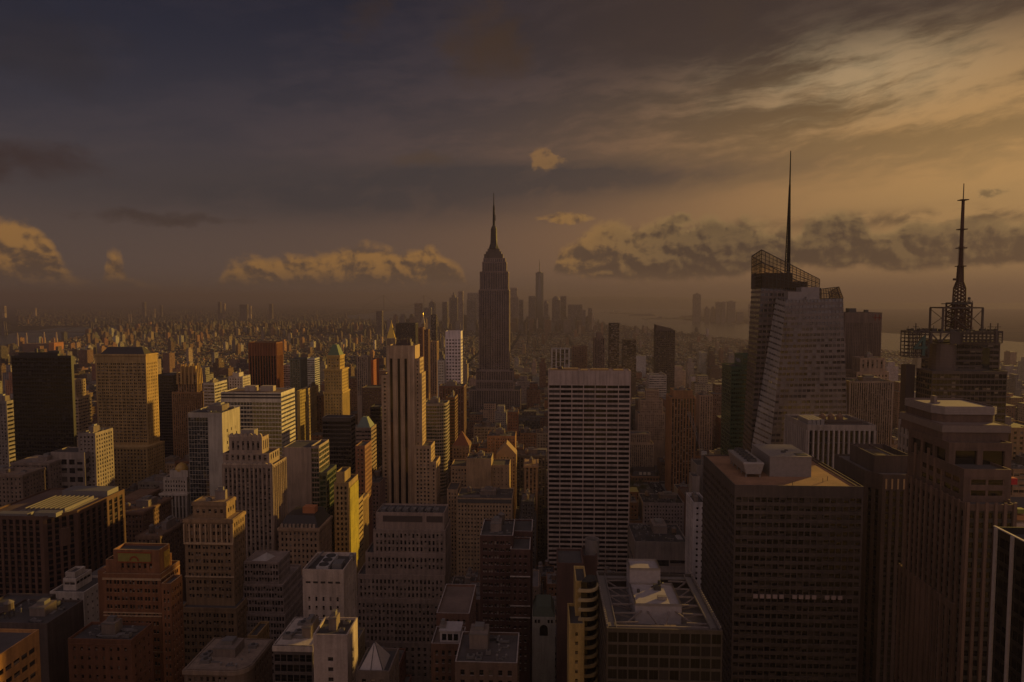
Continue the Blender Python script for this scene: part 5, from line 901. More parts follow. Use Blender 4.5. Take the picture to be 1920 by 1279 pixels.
# near tower cut by the right edge
r, i, b = tower('white_edged_black_tower', 'black glass tower with thin white vertical edges cut by the right frame edge', OFF, BLACK, [dict(x=(2600, 2900), y=1000, d=150, L=42, z1=at(1866, 992, 190).z, para=2, s=sty('curtain', bay=2.2), poly=lambda X0, X1, y0, y1: rect(at(1864, 995, 192).x, at(1864, 995, 192).x + 45, 150, 192))], 'the white edged black tower', glass=DARKG, rough=.4)
X0 = at(1864, 995, 192).x; z1 = i[0]['z1']; m = MB()
for y in (152, 158, 164.5, 171, 177.6, 184.2, 190.8): m.box(X0 - .55, X0 - .02, y - .45, y + .45, 0, z1)
m.box(X0 - .3, X0 + .35, 150, 192, z1 + .02, z1 + .3); addpart(r, b, m, 'white_edge', plain('white_panel', (.46, .40, .37), .6))
# small roofs of the bottom centre
r, i, b = tower('pyramid_skylight_block', 'low block crowned by a white glass pyramid beside the pale tiled tower', 'low hall', (.13, .10, .085), [t(668, 730, 1258, 214, 15, s=sty('punch'))], None, yB=1279, clut=0)
p = i[0]; m = MB(); cx_ = at(697, 1240, 217).x; zt = at(697, 1202, 221).z; m.frust(rect(cx_ - 4.2, cx_ + 4.2, 215.5, 226), rect(cx_ - .1, cx_ + .1, 220.9, 221.1), p['z1'] - 1, zt); addpart(r, b, m, 'glass_pyramid', plain('frosted_panel', (.36, .31, .28), .35)); m = MB()
for s in (-1, 1): m.bar((cx_ + s * 4.2, 215.4, p['z1'] - .9), (cx_, 221, zt), .12)
m.bar((cx_, 215.4, p['z1'] - .9), (cx_, 221, zt), .1); addpart(r, b, m, 'pyramid_rib', plain('dark_plant', (.05, .046, .044)))
r, i, b = tower('arched_white_house', 'white stone house with green mansard roof and one big arched window', 'town house', (.36, .34, .29), [t(998, 1041, 1157, 330, 18, s=BLANK, para=.4)], None, yB=1200, clut=0)
p = i[0]; m = MB(); m.frust(p['poly'], inset(p['poly'], 2), p['z1'] - .3, p['z1'] + 4.4); addpart(r, b, m, 'mansard_roof', plain('verdigris_dull', (.10, .12, .085), .8)); c = (p['X0'] + p['X1']) / 2; m = MB(); z = p['z1'] - 8
m.ngon([(c - 2, 329.93, z - 1.5), (c + 2, 329.93, z - 1.5)] + [(c + 2 * math.cos(a * math.pi / 10), 329.93, z + 2 + 2 * math.sin(a * math.pi / 10)) for a in range(11)]); addpart(r, b, m, 'arched_window', GL((.02, .018, .017), (.05, .045, .04), .2))
for q in (-4, -2.4, 2.4, 4):
    m = MB(); m.box(c + q - .5, c + q + .5, 329.85, 329.98, z + 5, z + 6.6); addpart(r, b, m, 'window', DARKG)
r, i, b = tower('brick_dormer_block', 'brown brick block with a white glazed rooftop hut at the bottom centre', 'brick block', (.15, .08, .055), [t(808, 866, 1207, 255, 14, s=sty('punch', bay=2.6, fl=3.4)), t(818, 880, 1150, 284, 30, s=sty('punch', bay=2.6, fl=3.4))], None, trim=(.36, .31, .29), roof=(.17, .12, .095), yB=1279, clut=9)
p = i[0]; m = MB(); z = p['z1'] - 1; x0, x1 = at(825, 1200, 258).x, at(863, 1200, 258).x; m.box(x0, x1, 258, 265, z, z + 4.4); m.box(x0 - .3, x1 + .3, 257.6, 265.4, z + 4.42, z + 4.9); h = addpart(r, b, m, 'roof_hut', plain('white_render', (.40, .36, .35), .7))
for k in range(3): m = MB(); m.box(x0 + .8 + k * 2.3 - b.x, x0 + 2.5 + k * 2.3 - b.x, 257.9 - b.y, 257.98 - b.y, z + .9, z + 3.4); m.build('window', DARKG, h)
tower('roof_terrace_block', 'low dark block with planted roof terrace and cream huts at the bottom edge', 'loft building', (.13, .085, .065), [t(853, 970, 1242, 232, 22, s=sty('punch'))], None, trim=(.38, .33, .30), roof=(.10, .085, .08), yB=1279, clut=12)
r, i, b = tower('round_corner_block', 'stone block with rounded corner and ducts on its flat roof at the bottom left', 'stone block', (.155, .11, .08), [t(345, 462, 1256, 244, 24, s=sty('punch', bay=2.3, fl=3.6), cor=.5, poly=lambda X0, X1, y0, y1: [(X0, y0)] + [(X1 - 6 + 6 * math.sin(a * math.pi / 12), y0 + 6 - 6 * math.cos(a * math.pi / 12)) for a in range(7)] + [(X1, y1), (X0, y1)])], None, trim=(.25, .19, .145), yB=1279, clut=11)
tower('gold_lit_sliver_loft', 'narrow brick loft with a gold lit face right of the beige corner tower', 'loft building', (.34, .22, .09), [t(464, 482, 1192, 300, 14, s=sty('punch', bay=2.2, fl=3.3))], None, yB=1225, clut=3)
# bright sign side street at far right
r, i, b = tower('billboard_block', 'block hung with bright billboards and a red sign at the right edge', 'shop building', (.30, .19, .10), [t(1896, 1990, 955, 420, 30, s=BLANK, yB=1000), t(1900, 1990, 880, 470, 30, s=sty('ribbon', hr=.5), yB=955)], None, yB=990, clut=3)
m = MB(); xx = at(1896, 905, 415).x
for k, (px, py, pw, ph_, c) in enumerate(((1896, 909, 11, 12, 'sign_bright_red'), (1906, 975, 16, 8, 'sign_orange'), (1908, 963, 14, 8, 'sign_olive'), (1904, 990, 18, 8, 'sign_pale'))):
    m = MB(); P0 = at(px, py, 416); k_ = 416 / F; m.box(P0.x, P0.x + pw * k_, 416, 419.8, P0.z, P0.z + ph_ * k_); addpart(r, b, m, 'billboard', plain(c, {'sign_bright_red': (.5, .02, .03), 'sign_orange': (.45, .2, .07), 'sign_olive': (.2, .22, .04), 'sign_pale': (.5, .38, .28)}[c], .5))
tower('gold_side_block', 'sunlit tan block behind the tan piered tower at the right edge', OFF, (.32, .2, .09), [t(1896, 1960, 802, 500, 30, s=sty('punch', bay=4))], None, yB=870, clut=2)
# ------------------------------------------------------------------ towers further off
def simple(name, label, cat, col, xL, xR, y, d, L=28, st='stripe', short=None, yB=None, topf=None, **k):
    r, i, b = tower(name, label, cat, col, [t(xL, xR, y, d, L, s=sty(st, **k))], short, yB=yB)
    return r, i[0], b
simple('flat_black_slab', 'flat black slab behind the black striped limestone tower', OFF, (.035, .026, .024), 742, 779, 606, 1850, 40, short='the flat black slab', yB=650)
r, i, b = tower('gold_pyramid_tower', 'stone tower with gleaming gold pyramid spire beside the flat black slab', OFF, (.33, .25, .15), [t(724, 741, 634, 1800, 22, s=sty('stripe'))], 'the gold pyramid tower', yB=645)
p = i[0]; m = MB(); c_ = (p['X0'] + p['X1']) / 2; m.frust(inset(p['poly'], 1), rect(c_ - 1.2, c_ + 1.2, 1810, 1812.4), p['z1'] - 1, at(733, 606, 1810).z); m.frust(rect(c_ - 1.2, c_ + 1.2, 1810, 1812.4), rect(c_ - .1, c_ + .1, 1811, 1811.2), at(733, 606, 1810).z, at(733, 600, 1810).z); addpart(r, b, m, 'gold_pyramid', plain('gilding', (.62, .42, .06), .35, .4))
simple('red_striped_thin_tower', 'thin dark red tower right of the flat black slab', OFF, (.17, .075, .05), 784, 793, 614, 1500, 20, yB=720)
simple('dark_slim_tower', 'slim rust tower with a spike touching the thin dark red tower', OFF, (.14, .07, .045), 795, 803, 618, 1420, 20, yB=720)
r, i, b = tower('clock_spire_tower', 'stone clock tower with gold lantern far behind the thin red towers', OFF, (.36, .27, .18), [t(789, 796, 606, 2100, 14, s=sty('stripe'))], None, yB=640)
p = i[0]; m = MB(); c_ = (p['X0'] + p['X1']) / 2; m.frust(inset(p['poly'], .5), rect(c_ - 1.6, c_ + 1.6, 2105, 2108), p['z1'] - 1, at(793, 594, 2105).z); addpart(r, b, m, 'spire', W((.3, .24, .18))); m = MB(); m.lathe(c_, 2106.5, [(2, at(793, 594, 2105).z), (2, at(793, 590, 2105).z), (.1, at(793, 585, 2105).z)], 8); addpart(r, b, m, 'gold_lantern', plain('gilding', (.62, .42, .06), .35, .4))
simple('dark_glass_needle', 'thin dark glass residential tower left of the white gridded tower', 'apartment tower', (.07, .05, .042), 808, 818, 590, 2050, 18, 'curtain', yB=660, bay=3)
simple('tan_mid_tower', 'tan tower in front of the thin dark glass needle', OFF, (.28, .17, .10), 806, 819, 640, 1250, 24, yB=720)
simple('teal_ribbed_tower', 'teal ribbed office tower with bright side right of the ribbed brown tower', OFF, (.12, .125, .095), 543, 563, 673, 1000, 30, short='the teal ribbed tower', yB=725)
simple('blue_lit_slab', 'pale blue grey slab behind the teal ribbed tower', OFF, (.40, .41, .43), 572, 590, 672, 1180, 26, 'ribbon', yB=720)
simple('white_low_slab', 'low white banded slab left of the teal ribbed tower', OFF, (.42, .40, .40), 525, 545, 684, 1120, 26, 'ribbon', yB=720)
simple('half_red_tower', 'grey ribbed tower whose sunlit side glows yellow above the copper hip roof', OFF, (.30, .23, .17), 669, 689, 668, 1100, 22, short='the yellow sided ribbed tower', yB=720)
simple('orange_panel_block', 'block with a glowing red orange side wall right of the yellow sided ribbed tower', OFF, (.27, .075, .03), 690, 700, 675, 1150, 40, 'punch', yB=705, wr=.2)
simple('dark_window_row_block', 'dark block speckled with small lit windows left of the black striped tower', OFF, (.10, .065, .05), 678, 716, 727, 900, 30, 'punch', yB=790)
simple('slim_dark_prism', 'tall dark prism tower right of the spire with banded floors', OFF, (.06, .045, .038), 1143, 1161, 606, 1400, 22, 'curtain', short='the tall dark prism tower', yB=690, bay=3)
r, i, b = tower('crowned_brown_tower', 'brown tower with stepped crown left of the tall dark prism tower', OFF, (.16, .11, .085), [t(1114, 1134, 633, 1300, 26, s=sty('stripe')), t(1119, 1129, 624, 1304, 16, on=0, s=BLANK)], None, yB=690)
simple('mirror_gold_tower', 'dark glass tower with golden reflections right of the tall dark prism tower', OFF, (.10, .07, .045), 1169, 1193, 637, 1480, 30, 'curtain', yB=690, bay=4)
r, i, b = tower('slant_top_tower', 'dark glass residential tower with slanted roof alone right of centre', 'apartment tower', (.075, .055, .045), [t(1231, 1266, 619, 1250, 28, s=sty('curtain', bay=3.4, wr=.8, hr=.6))], 'the slant topped tower', glass=GL((.014, .011, .010), (.12, .09, .07), .2), yB=735)
p = i[0]; m = MB(); za, zb = p['z1'], at(1232, 609, 1250).z
m.quad((p['X0'], 1250, za), (p['X1'] - 4, 1250, za), (p['X1'] - 4, 1250, za + 2), (p['X0'], 1250, zb)); m.quad((p['X0'], 1278, za), (p['X0'], 1250, za), (p['X0'], 1250, zb), (p['X0'], 1278, zb)); m.quad((p['X0'], 1250, zb), (p['X1'] - 4, 1250, za + 2), (p['X1'] - 4, 1278, za + 2), (p['X0'], 1278, zb)); m.quad((p['X1'] - 4, 1250, za), (p['X1'] - 4, 1278, za), (p['X1'] - 4, 1278, za + 2), (p['X1'] - 4, 1250, za + 2)); addpart(r, b, m, 'slanted_roof', W((.09, .066, .052)))
simple('black_white_ribbed_block', 'short black block with white ribs above the roof of the pale grid slab', OFF, (.45, .42, .40), 1034, 1068, 654, 1300, 26, 'stripe', yB=690, bay=8, wr=.75, hr=.95, fl=5, top=1)
simple('twin_brown_block', 'brown paired apartment block behind the roof of the pale grid slab', 'apartment block', (.20, .13, .09), 1073, 1101, 649, 1350, 26, 'punch', yB=690)
# old downtown skyline, each tower its own
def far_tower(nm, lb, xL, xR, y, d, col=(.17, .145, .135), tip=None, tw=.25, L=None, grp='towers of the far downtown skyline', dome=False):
    X0, X1 = at(xL, y, d).x, at(xR, y, d).x; z = at((xL + xR) / 2, y, d).z; b = Vector(((X0 + X1) / 2, d, 0)); r = thing(nm, lb, 'tower', b, grp); L = L or min(45, X1 - X0); m = MB(); panes = []
    for e0, e1 in (((X0, d), (X1, d)), ((X1, d), (X1, d + L)), ((X0, d + L), (X0, d))): facade(m, e0, e1, 0, z, dict(st='s', bay=7, fl=8, wr=.5, hr=.6, rec=.6, top=8, mx=1), panes, 60)
    m.quad((X1, d + L, 0), (X0, d + L, 0), (X0, d + L, z), (X1, d + L, z)); m.quad((X0, d, z), (X1, d, z), (X1, d + L, z), (X0, d + L, z))
    for a, u, n, s, w0, ww, wh, rec in panes: c = a + u * s - n * rec; h = u * (ww / 2); m.quad((c.x - h.x, c.y - h.y, w0), (c.x + h.x, c.y + h.y, w0), (c.x + h.x, c.y + h.y, w0 + wh), (c.x - h.x, c.y - h.y, w0 + wh), 2)
    addpart(r, b, m, 'shaft', [W(col), W(tuple(q * .5 for q in col)), GL(), W(col)])
    if tip:
        zt = at((xL + xR) / 2, tip, d).z; c = (X0 + X1) / 2; w = (X1 - X0) * tw; m = MB()
        if dome: m.lathe(c, d + L / 2, [((X1 - X0) * .5, z), ((X1 - X0) * .43, z + (zt - z) * .45), ((X1 - X0) * .25, z + (zt - z) * .82), (.5, zt)], 12)
        else: m.box(c - w * 1.4, c + w * 1.4, d + 2, d + L - 2, z, z + (zt - z) * .35); m.frust(rect(c - w, c + w, d + 4, d + L - 4), rect(c - .6, c + .6, d + L / 2 - .6, d + L / 2 + .6), z + (zt - z) * .35, zt)
        addpart(r, b, m, 'crown', W(tuple(q * .9 for q in col)))
    return r
LM = 5300; W_ = 'far downtown tower'
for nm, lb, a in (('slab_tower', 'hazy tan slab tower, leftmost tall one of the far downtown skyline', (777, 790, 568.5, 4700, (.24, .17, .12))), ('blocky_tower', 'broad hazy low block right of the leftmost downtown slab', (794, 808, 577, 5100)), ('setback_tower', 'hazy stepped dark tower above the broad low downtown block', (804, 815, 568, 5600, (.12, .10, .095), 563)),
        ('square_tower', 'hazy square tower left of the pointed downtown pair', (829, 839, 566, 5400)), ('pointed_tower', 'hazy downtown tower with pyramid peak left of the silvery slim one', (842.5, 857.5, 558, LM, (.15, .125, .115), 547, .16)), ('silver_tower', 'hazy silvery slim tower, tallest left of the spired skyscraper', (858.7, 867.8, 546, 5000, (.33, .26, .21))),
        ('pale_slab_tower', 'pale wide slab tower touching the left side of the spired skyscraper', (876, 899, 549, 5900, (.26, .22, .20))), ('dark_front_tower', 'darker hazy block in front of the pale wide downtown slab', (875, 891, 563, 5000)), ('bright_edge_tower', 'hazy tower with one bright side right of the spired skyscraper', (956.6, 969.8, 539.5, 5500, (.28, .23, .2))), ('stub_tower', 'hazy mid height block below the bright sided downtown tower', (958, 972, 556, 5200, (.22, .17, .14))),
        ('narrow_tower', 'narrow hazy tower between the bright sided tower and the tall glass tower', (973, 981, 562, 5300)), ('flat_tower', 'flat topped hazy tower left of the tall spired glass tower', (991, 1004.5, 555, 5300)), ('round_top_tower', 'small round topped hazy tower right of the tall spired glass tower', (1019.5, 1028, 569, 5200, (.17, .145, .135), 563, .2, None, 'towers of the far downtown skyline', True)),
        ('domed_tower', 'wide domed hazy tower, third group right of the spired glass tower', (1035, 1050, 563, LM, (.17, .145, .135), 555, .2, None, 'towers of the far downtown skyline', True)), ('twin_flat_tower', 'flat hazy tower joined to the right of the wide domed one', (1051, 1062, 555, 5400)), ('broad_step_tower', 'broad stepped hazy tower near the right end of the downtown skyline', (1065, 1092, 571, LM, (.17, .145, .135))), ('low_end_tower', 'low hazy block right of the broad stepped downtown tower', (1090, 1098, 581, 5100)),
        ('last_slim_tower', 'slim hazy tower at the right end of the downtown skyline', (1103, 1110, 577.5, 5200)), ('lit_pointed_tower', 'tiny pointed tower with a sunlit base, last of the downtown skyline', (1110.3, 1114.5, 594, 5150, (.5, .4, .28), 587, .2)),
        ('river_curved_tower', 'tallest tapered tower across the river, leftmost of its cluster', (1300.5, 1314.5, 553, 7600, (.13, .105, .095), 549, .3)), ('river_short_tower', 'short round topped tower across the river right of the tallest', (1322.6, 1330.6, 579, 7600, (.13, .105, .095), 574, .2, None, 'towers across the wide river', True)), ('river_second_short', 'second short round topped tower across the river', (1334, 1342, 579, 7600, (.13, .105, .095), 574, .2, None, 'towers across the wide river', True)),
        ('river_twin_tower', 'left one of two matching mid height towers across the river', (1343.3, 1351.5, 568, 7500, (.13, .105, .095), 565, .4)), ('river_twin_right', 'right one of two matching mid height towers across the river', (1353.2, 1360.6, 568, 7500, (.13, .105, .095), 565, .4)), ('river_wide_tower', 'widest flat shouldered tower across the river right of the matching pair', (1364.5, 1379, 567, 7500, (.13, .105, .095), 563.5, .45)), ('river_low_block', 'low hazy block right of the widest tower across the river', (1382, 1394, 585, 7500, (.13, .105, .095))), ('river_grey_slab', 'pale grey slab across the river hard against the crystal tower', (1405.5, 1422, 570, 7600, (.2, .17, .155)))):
    a = list(a); nm = {'river_twin_right': 'river_twin_tower', 'river_second_short': 'river_short_tower'}.get(nm, nm)
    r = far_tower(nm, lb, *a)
    if 'river' in nm: r['group'] = 'towers across the wide river'
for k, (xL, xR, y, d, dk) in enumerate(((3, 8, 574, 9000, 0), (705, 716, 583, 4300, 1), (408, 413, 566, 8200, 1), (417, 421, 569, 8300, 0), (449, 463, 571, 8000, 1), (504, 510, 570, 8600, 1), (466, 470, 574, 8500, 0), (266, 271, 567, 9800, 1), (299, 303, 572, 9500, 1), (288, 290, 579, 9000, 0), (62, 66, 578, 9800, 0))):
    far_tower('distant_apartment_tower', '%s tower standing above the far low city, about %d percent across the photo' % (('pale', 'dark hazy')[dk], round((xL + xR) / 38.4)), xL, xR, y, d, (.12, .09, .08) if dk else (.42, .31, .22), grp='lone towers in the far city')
# tallest glass tower downtown
D = 5370; X = lambda px: at(px, 560, D).x; Z = lambda py: at(1012, py, D).z; xc = X(1011.5); h = (X(1019) - X(1004)) / 2; r = thing('spired_glass_tower', 'tallest hazy glass tower downtown, tapered with a thin mast, right of the spired skyscraper', 'skyscraper', (xc, D, 0)); b = r.location.copy(); m = MB(); z1 = Z(511)
A = rect(xc - h, xc + h, D, D + 2 * h); hh = h * .98; T4 = [(xc, D + h - hh), (xc + hh, D + h), (xc, D + h + hh), (xc - hh, D + h)]; s7 = .72; A1 = A
for k in range(4): m.ngon([(*A[k], 60), (*A[(k + 1) % 4], 60), (*T4[k], z1)]); m.ngon([(*A[(k + 1) % 4], 60), (*T4[(k + 1) % 4], z1), (*T4[k], z1)])
m.prism(A, 0, 60, 0, False); m.ngon([(*q, z1) for q in T4]); addpart(r, b, m, 'shaft', GL((.05, .05, .05), (.06, .06, .06), .1, .15, 1.9)); m = MB(); m.lathe(xc, D + h, [(18, z1), (18, z1 + 6), (3, z1 + 7), (2.4, z1 + 60), (.6, Z(486))], 10); addpart(r, b, m, 'mast', plain('antenna_steel', (.045, .035, .03))); MARKS.append((1011, 560, 'the far spired glass tower'))
# power station with four chimneys
D = 2900; r = thing('power_station', 'brown power station hall with four tall chimneys by the left river', 'power station', (at(60, 650, D).x, D, 0)); b = r.location.copy(); m = MB(); m.box(at(41, 640, D).x, at(91, 640, D).x, D, D + 60, 0, at(60, 645, D).z); m.box(at(-30, 660, D).x, at(41, 660, D).x - .1, D, D + 50, 0, at(10, 660, D).z); addpart(r, b, m, 'hall', W((.15, .085, .06))); m = MB(); m.box(at(91, 640, D).x + .1, at(101, 640, D).x, D, D + 60, 0, at(95, 643, D).z); addpart(r, b, m, 'brick_end', W((.42, .17, .06)))
for px, py in ((12.5, 624), (29.6, 624), (63.5, 622.5), (87, 622.5)):
    x = at(px, py, D + 20).x; m = MB(); m.lathe(x, D + 80, [(4.6, 0), (4.4, at(px, py + 5, D + 80).z), (3.3, at(px, py + 5, D + 80).z), (3.0, at(px, py, D + 80).z)], 12); addpart(r, b, m, 'chimney', W((.34, .25, .2)))
# suspension bridge over the left river
D = 4750; xa, xb = at(8, 610, D).x, at(171, 610, D).x; zt, zd = at(170, 603, D).z, at(100, 622, D).z; r = thing('suspension_bridge', 'long dark suspension bridge with two lattice towers over the left river', 'bridge', (xb, D, 0)); b = r.location.copy()
m = MB(); m.box(xa - 900, xb + 700, D - 8, D + 8, zd - 5, zd); addpart(r, b, m, 'deck', plain('bridge_steel', (.05, .042, .042)))
for x in (xa, xb):
    m = MB()
    for s in (-1, 1): m.frust(rect(x - 13, x + 13, D + s * 9 - 2.5, D + s * 9 + 2.5), rect(x - 6, x + 6, D + s * 9 - 2.5, D + s * 9 + 2.5), 0, zt)
    for q in (.35, .6, .8, .97): m.bar((x, D - 9, zt * q), (x, D + 9, zt * q), 2)
    addpart(r, b, m, 'bridge_tower', W((.13, .105, .095)))
m = MB(); n = 16
for s in (-1, 1):
    for k in range(n): f = lambda q: zd + 4 + (zt - zd - 4) * (2 * q - 1) ** 2; q0, q1 = k / n, (k + 1) / n; m.bar((xa + (xb - xa) * q0, D + s * 9, f(q0)), (xa + (xb - xa) * q1, D + s * 9, f(q1)), .8); m.bar((xa + (xb - xa) * q1, D + s * 9, f(q1)), (xa + (xb - xa) * q1, D + s * 9, zd), .3)
    m.bar((xb, D + s * 9, zt), (xb + 420, D + s * 9, zd), .8)
addpart(r, b, m, 'cables', plain('bridge_steel', (.05, .042, .042)))
for k, (px, py, yb) in enumerate(((241.5, 589, 603), (245.5, 589, 603))):
    D = 7000; r = thing('factory_chimney', 'pale factory chimney beyond the river, %s of a close pair' % ('left' if k == 0 else 'right'), 'chimney', (at(px, py, D).x, D, 0), 'paired factory chimneys'); m = MB(); m.lathe(0, 0, [(6, 0), (4.2, at(px, py, D).z), (3.2, at(px, py, D).z)], 10); m.build('stack', W((.4, .3, .23)), r)
# far strait bridge
D = 14500; r = thing('strait_bridge', 'faint far suspension bridge on the horizon left of the spired skyscraper', 'bridge', (at(758, 566, D).x, D, 0)); b = r.location.copy(); xa, xb = at(720, 560, D).x, at(795, 560, D).x; zt = at(758, 553.5, D).z; zd = 75
for x in (xa, xb):
    m = MB(); m.frust(rect(x - 14, x + 14, D - 14, D - 4), rect(x - 11, x + 11, D - 14, D - 4), 0, zt); m.frust(rect(x - 14, x + 14, D + 4, D + 14), rect(x - 11, x + 11, D + 4, D + 14), 0, zt); m.box(x - 11, x + 11, D - 4, D + 4, zt - 25, zt - 2); addpart(r, b, m, 'bridge_tower', plain('bridge_steel', (.05, .042, .042)))
m = MB(); m.box(xa - 500, xb + 500, D - 15, D + 15, zd - 6, zd); addpart(r, b, m, 'deck', plain('bridge_steel', (.05, .042, .042))); m = MB()
for k in range(16): f = lambda q: zd + 10 + (zt - zd - 10) * (2 * q - 1) ** 2; m.bar((xa + (xb - xa) * k / 16, D, f(k / 16)), (xa + (xb - xa) * (k + 1) / 16, D, f((k + 1) / 16)), 4)
for x, s in ((xa, -1), (xb, 1)): m.bar((x, D, zt), (x + s * 480, D, zd), 4)
addpart(r, b, m, 'cables', plain('bridge_steel', (.05, .042, .042)))
# harbour: statue on its island, boats, crane
D = 9400; p = gnd(1150.5, 587); D = p.y; r = thing('harbour_statue', 'tiny grey statue on a pedestal standing on the harbour island', 'statue', (p.x, D, 0)); k_ = D / F; m = MB(); m.frust(rect(-12, 12, -12, 12), rect(-8, 8, -8, 8), 0, 5.2 * k_); m.build('pedestal', W((.3, .27, .24)), r); m = MB(); m.lathe(0, 0, [(7.5, 5.2 * k_), (6, 8 * k_), (4.5, 10 * k_), (2.2, 10.6 * k_), (2.8, 11.3 * k_), (.6, 12 * k_)], 8); m.bar((3.5, 0, 9.6 * k_), (9, 0, 14 * k_), 1.4); m.build('figure', plain('verdigris', (.10, .145, .075), .7), r)
for k, (px, py, lb) in enumerate(((1211, 599.5, 'dark ferry on the harbour left of the river towers'), (1131, 586.5, 'pale boat trailing a wake near the harbour island'), (1462, 613, 'small barge on the river right of the towers'))):
    p = gnd(px, py); s = p.y / F; r = thing('boat', lb, 'boat', (p.x, p.y, 0), 'boats on the harbour'); L = 4.5 * s; m = MB(); m.prism([(-L, -6), (L * .8, -6), (L, 0), (L * .8, 6), (-L, 6)], .5, 1.1 * s); m.build('hull', plain('hull_dark', (.06, .05, .045)), r); m = MB(); m.box(-L * .6, L * .3, -4, 4, 1.1 * s, 1.8 * s); m.build('cabin', plain('white_metal', (.42, .39, .36), .5), r)
D = 560; p0, p1 = at(1318, 848, D), at(1291, 772, D); r = thing('boom_crane', 'pale lattice crane boom leaning over the golden ribbed tower', 'crane', (p0.x, D, 0)); b = r.location.copy(); m = MB(); n = 26; off = Vector((.9, 0, .35))
for q in range(n):
    a0, a1 = p0.lerp(p1, q / n), p0.lerp(p1, (q + 1) / n)
    for s in (-1, 1): m.bar(a0 + off * s, a1 + off * s, .14)
    m.bar(a0 + off * (1 if q % 2 else -1), a1 - off * (1 if q % 2 else -1), .1)
addpart(r, b, m, 'boom', plain('pale_metal', (.24, .21, .19), .6)); m = MB(); lattice(m, p0.x, D, .9, .9, 0, p0.z, 30, .14); addpart(r, b, m, 'mast', plain('pale_metal', (.24, .21, .19), .6)); m = MB(); m.box(p0.x - 1.2, p0.x + 3, D - 1.3, D + 1.3, p0.z - 2, p0.z + .6); addpart(r, b, m, 'cab', plain('white_metal', (.42, .39, .36), .5)); m = MB(); m.bar(p1, (p1.x, D, p1.z - 12), .06); m.box(p1.x - .4, p1.x + .4, D - .4, D + .4, p1.z - 13, p1.z - 12); addpart(r, b, m, 'hook', plain('dark_plant', (.05, .046, .044)))
# ------------------------------------------------------------------ ground, water, hills, avenue
RIVER = [(-400, 745), (0, 657), (90, 645), (150, 635), (188, 627), (252, 620), (262, 612), (110, 614.5), (60, 620), (0, 629), (-400, 655)]
BAY = [(1000, 603), (1095, 601), (1118, 607), (1170, 613), (1200, 622), (1280, 629), (1340, 635), (1420, 641), (1560, 651), (1660, 660), (1700, 665), (1900, 684), (2300, 735), (2300, 662), (1920, 642), (1885, 639), (1750, 630), (1700, 627), (1655, 624), (1420, 610), (1345, 604), (1285, 601), (1268, 596), (1300, 590), (1300, 582), (1250, 576), (1060, 573), (860, 573), (800, 579), (740, 582), (690, 588), (640, 593), (660, 598), (725, 601), (790, 600), (860, 604)]
GLINT = [(1560, 571.5), (1760, 573), (1920, 574.5), (2200, 577), (2200, 578.5), (1920, 576.5), (1760, 574.5), (1560, 572.4)]
def gp(poly, z): return [tuple(gnd(px, py, z)) for px, py in poly]
def water_mat():
    m, b = newmat('water'); g = pos(); S.nt = m.node_tree
    bp = S.nt.nodes.new('ShaderNodeBump'); bp.inputs['Strength'].default_value = .1; bp.inputs['Distance'].default_value = 6
    n = fbm(g.outputs['Position'], .012, 8, .68); S.nt.links.new(n.v, bp.inputs['Height']); S.nt.links.new(bp.outputs[0], b.inputs['Normal'])
    setin(b, 'Base Color', (.035, .036, .040)); setin(b, 'Roughness', .27); setin(b, 'IOR', 1.4); return m
wm_ = water_mat(); m = MB()
for poly in (RIVER, BAY, GLINT): m.ngon(gp(poly, .6)[::-1])
import bmesh
bm = bmesh.new(); bm.from_mesh(m.mesh('tmp', [])); bmesh.ops.triangulate(bm, faces=bm.faces[:]); bmesh.ops.recalc_face_normals(bm, faces=bm.faces[:])
for f in bm.faces:
    if f.normal.z < 0: f.normal_flip()
me = bpy.data.meshes.new('water'); bm.to_mesh(me); bm.free(); me.materials.append(wm_); o = bpy.data.objects.new('water', me); COL.objects.link(o); tag(o, None, None, None, 'structure')
def ground_mat():
    m, b = newmat('ground'); g = pos(); sp = S.nt.nodes.new('ShaderNodeSeparateXYZ'); S.nt.links.new(g.outputs['Position'], sp.inputs[0]); X, Y, Z = (S(q) for q in sp.outputs)
    far = Y.ss(2500, 7000); n = fbm(xyz(X, Y), .004, 9, .7); n2 = fbm(xyz(X, Y), .0006, 5, .6)
    land = mixc(n.ss(.4, .66), (.030, .026, .022), (.085, .066, .050)); land = mixc(n2.ss(.5, .66), land, (.05, .048, .03)); asph = mixc(fbm(g.outputs['Position'], .25, 6, .7), (.036, .034, .034), (.062, .058, .056))
    setin(b, 'Base Color', mixc(far, asph, land)); setin(b, 'Roughness', 1.0); setin(b, 'Specular IOR Level', 0.0); return m
m = MB(); m.quad((-60000, -1500, 0), (60000, -1500, 0), (60000, 46000, 0), (-60000, 46000, 0)); o = m.build('ground', ground_mat()); tag(o, None, None, None, 'structure')
land = W((.06, .055, .045)); rn = random.Random(21)
def ridge(name, pts, d, dep, z0=0., lumps=40, amp=.25, mat=land):         # pts: (px, py of crest)
    mm = MB(); prev = None
    for k in range(lumps + 1):
        s = k / lumps; px = pts[0][0] + (pts[-1][0] - pts[0][0]) * s; j = max(i for i in range(len(pts)) if pts[i][0] <= px + 1e-6); j = min(j, len(pts) - 2); f = (px - pts[j][0]) / (pts[j + 1][0] - pts[j][0]); py = pts[j][1] + (pts[j + 1][1] - pts[j][1]) * f
        p = at(px, py, d); z = max(3, p.z * (1 + amp * (rn.random() - .5))); row = [(p.x, d, z0), (p.x, d + dep * .3, z * .75), (p.x, d + dep * .5, z), (p.x, d + dep, z0)]
        if prev:
            for a in range(3): mm.quad(prev[a], row[a], row[a + 1], prev[a + 1])
        prev = row
    return tag(mm.build(name, mat), None, None, None, 'structure')
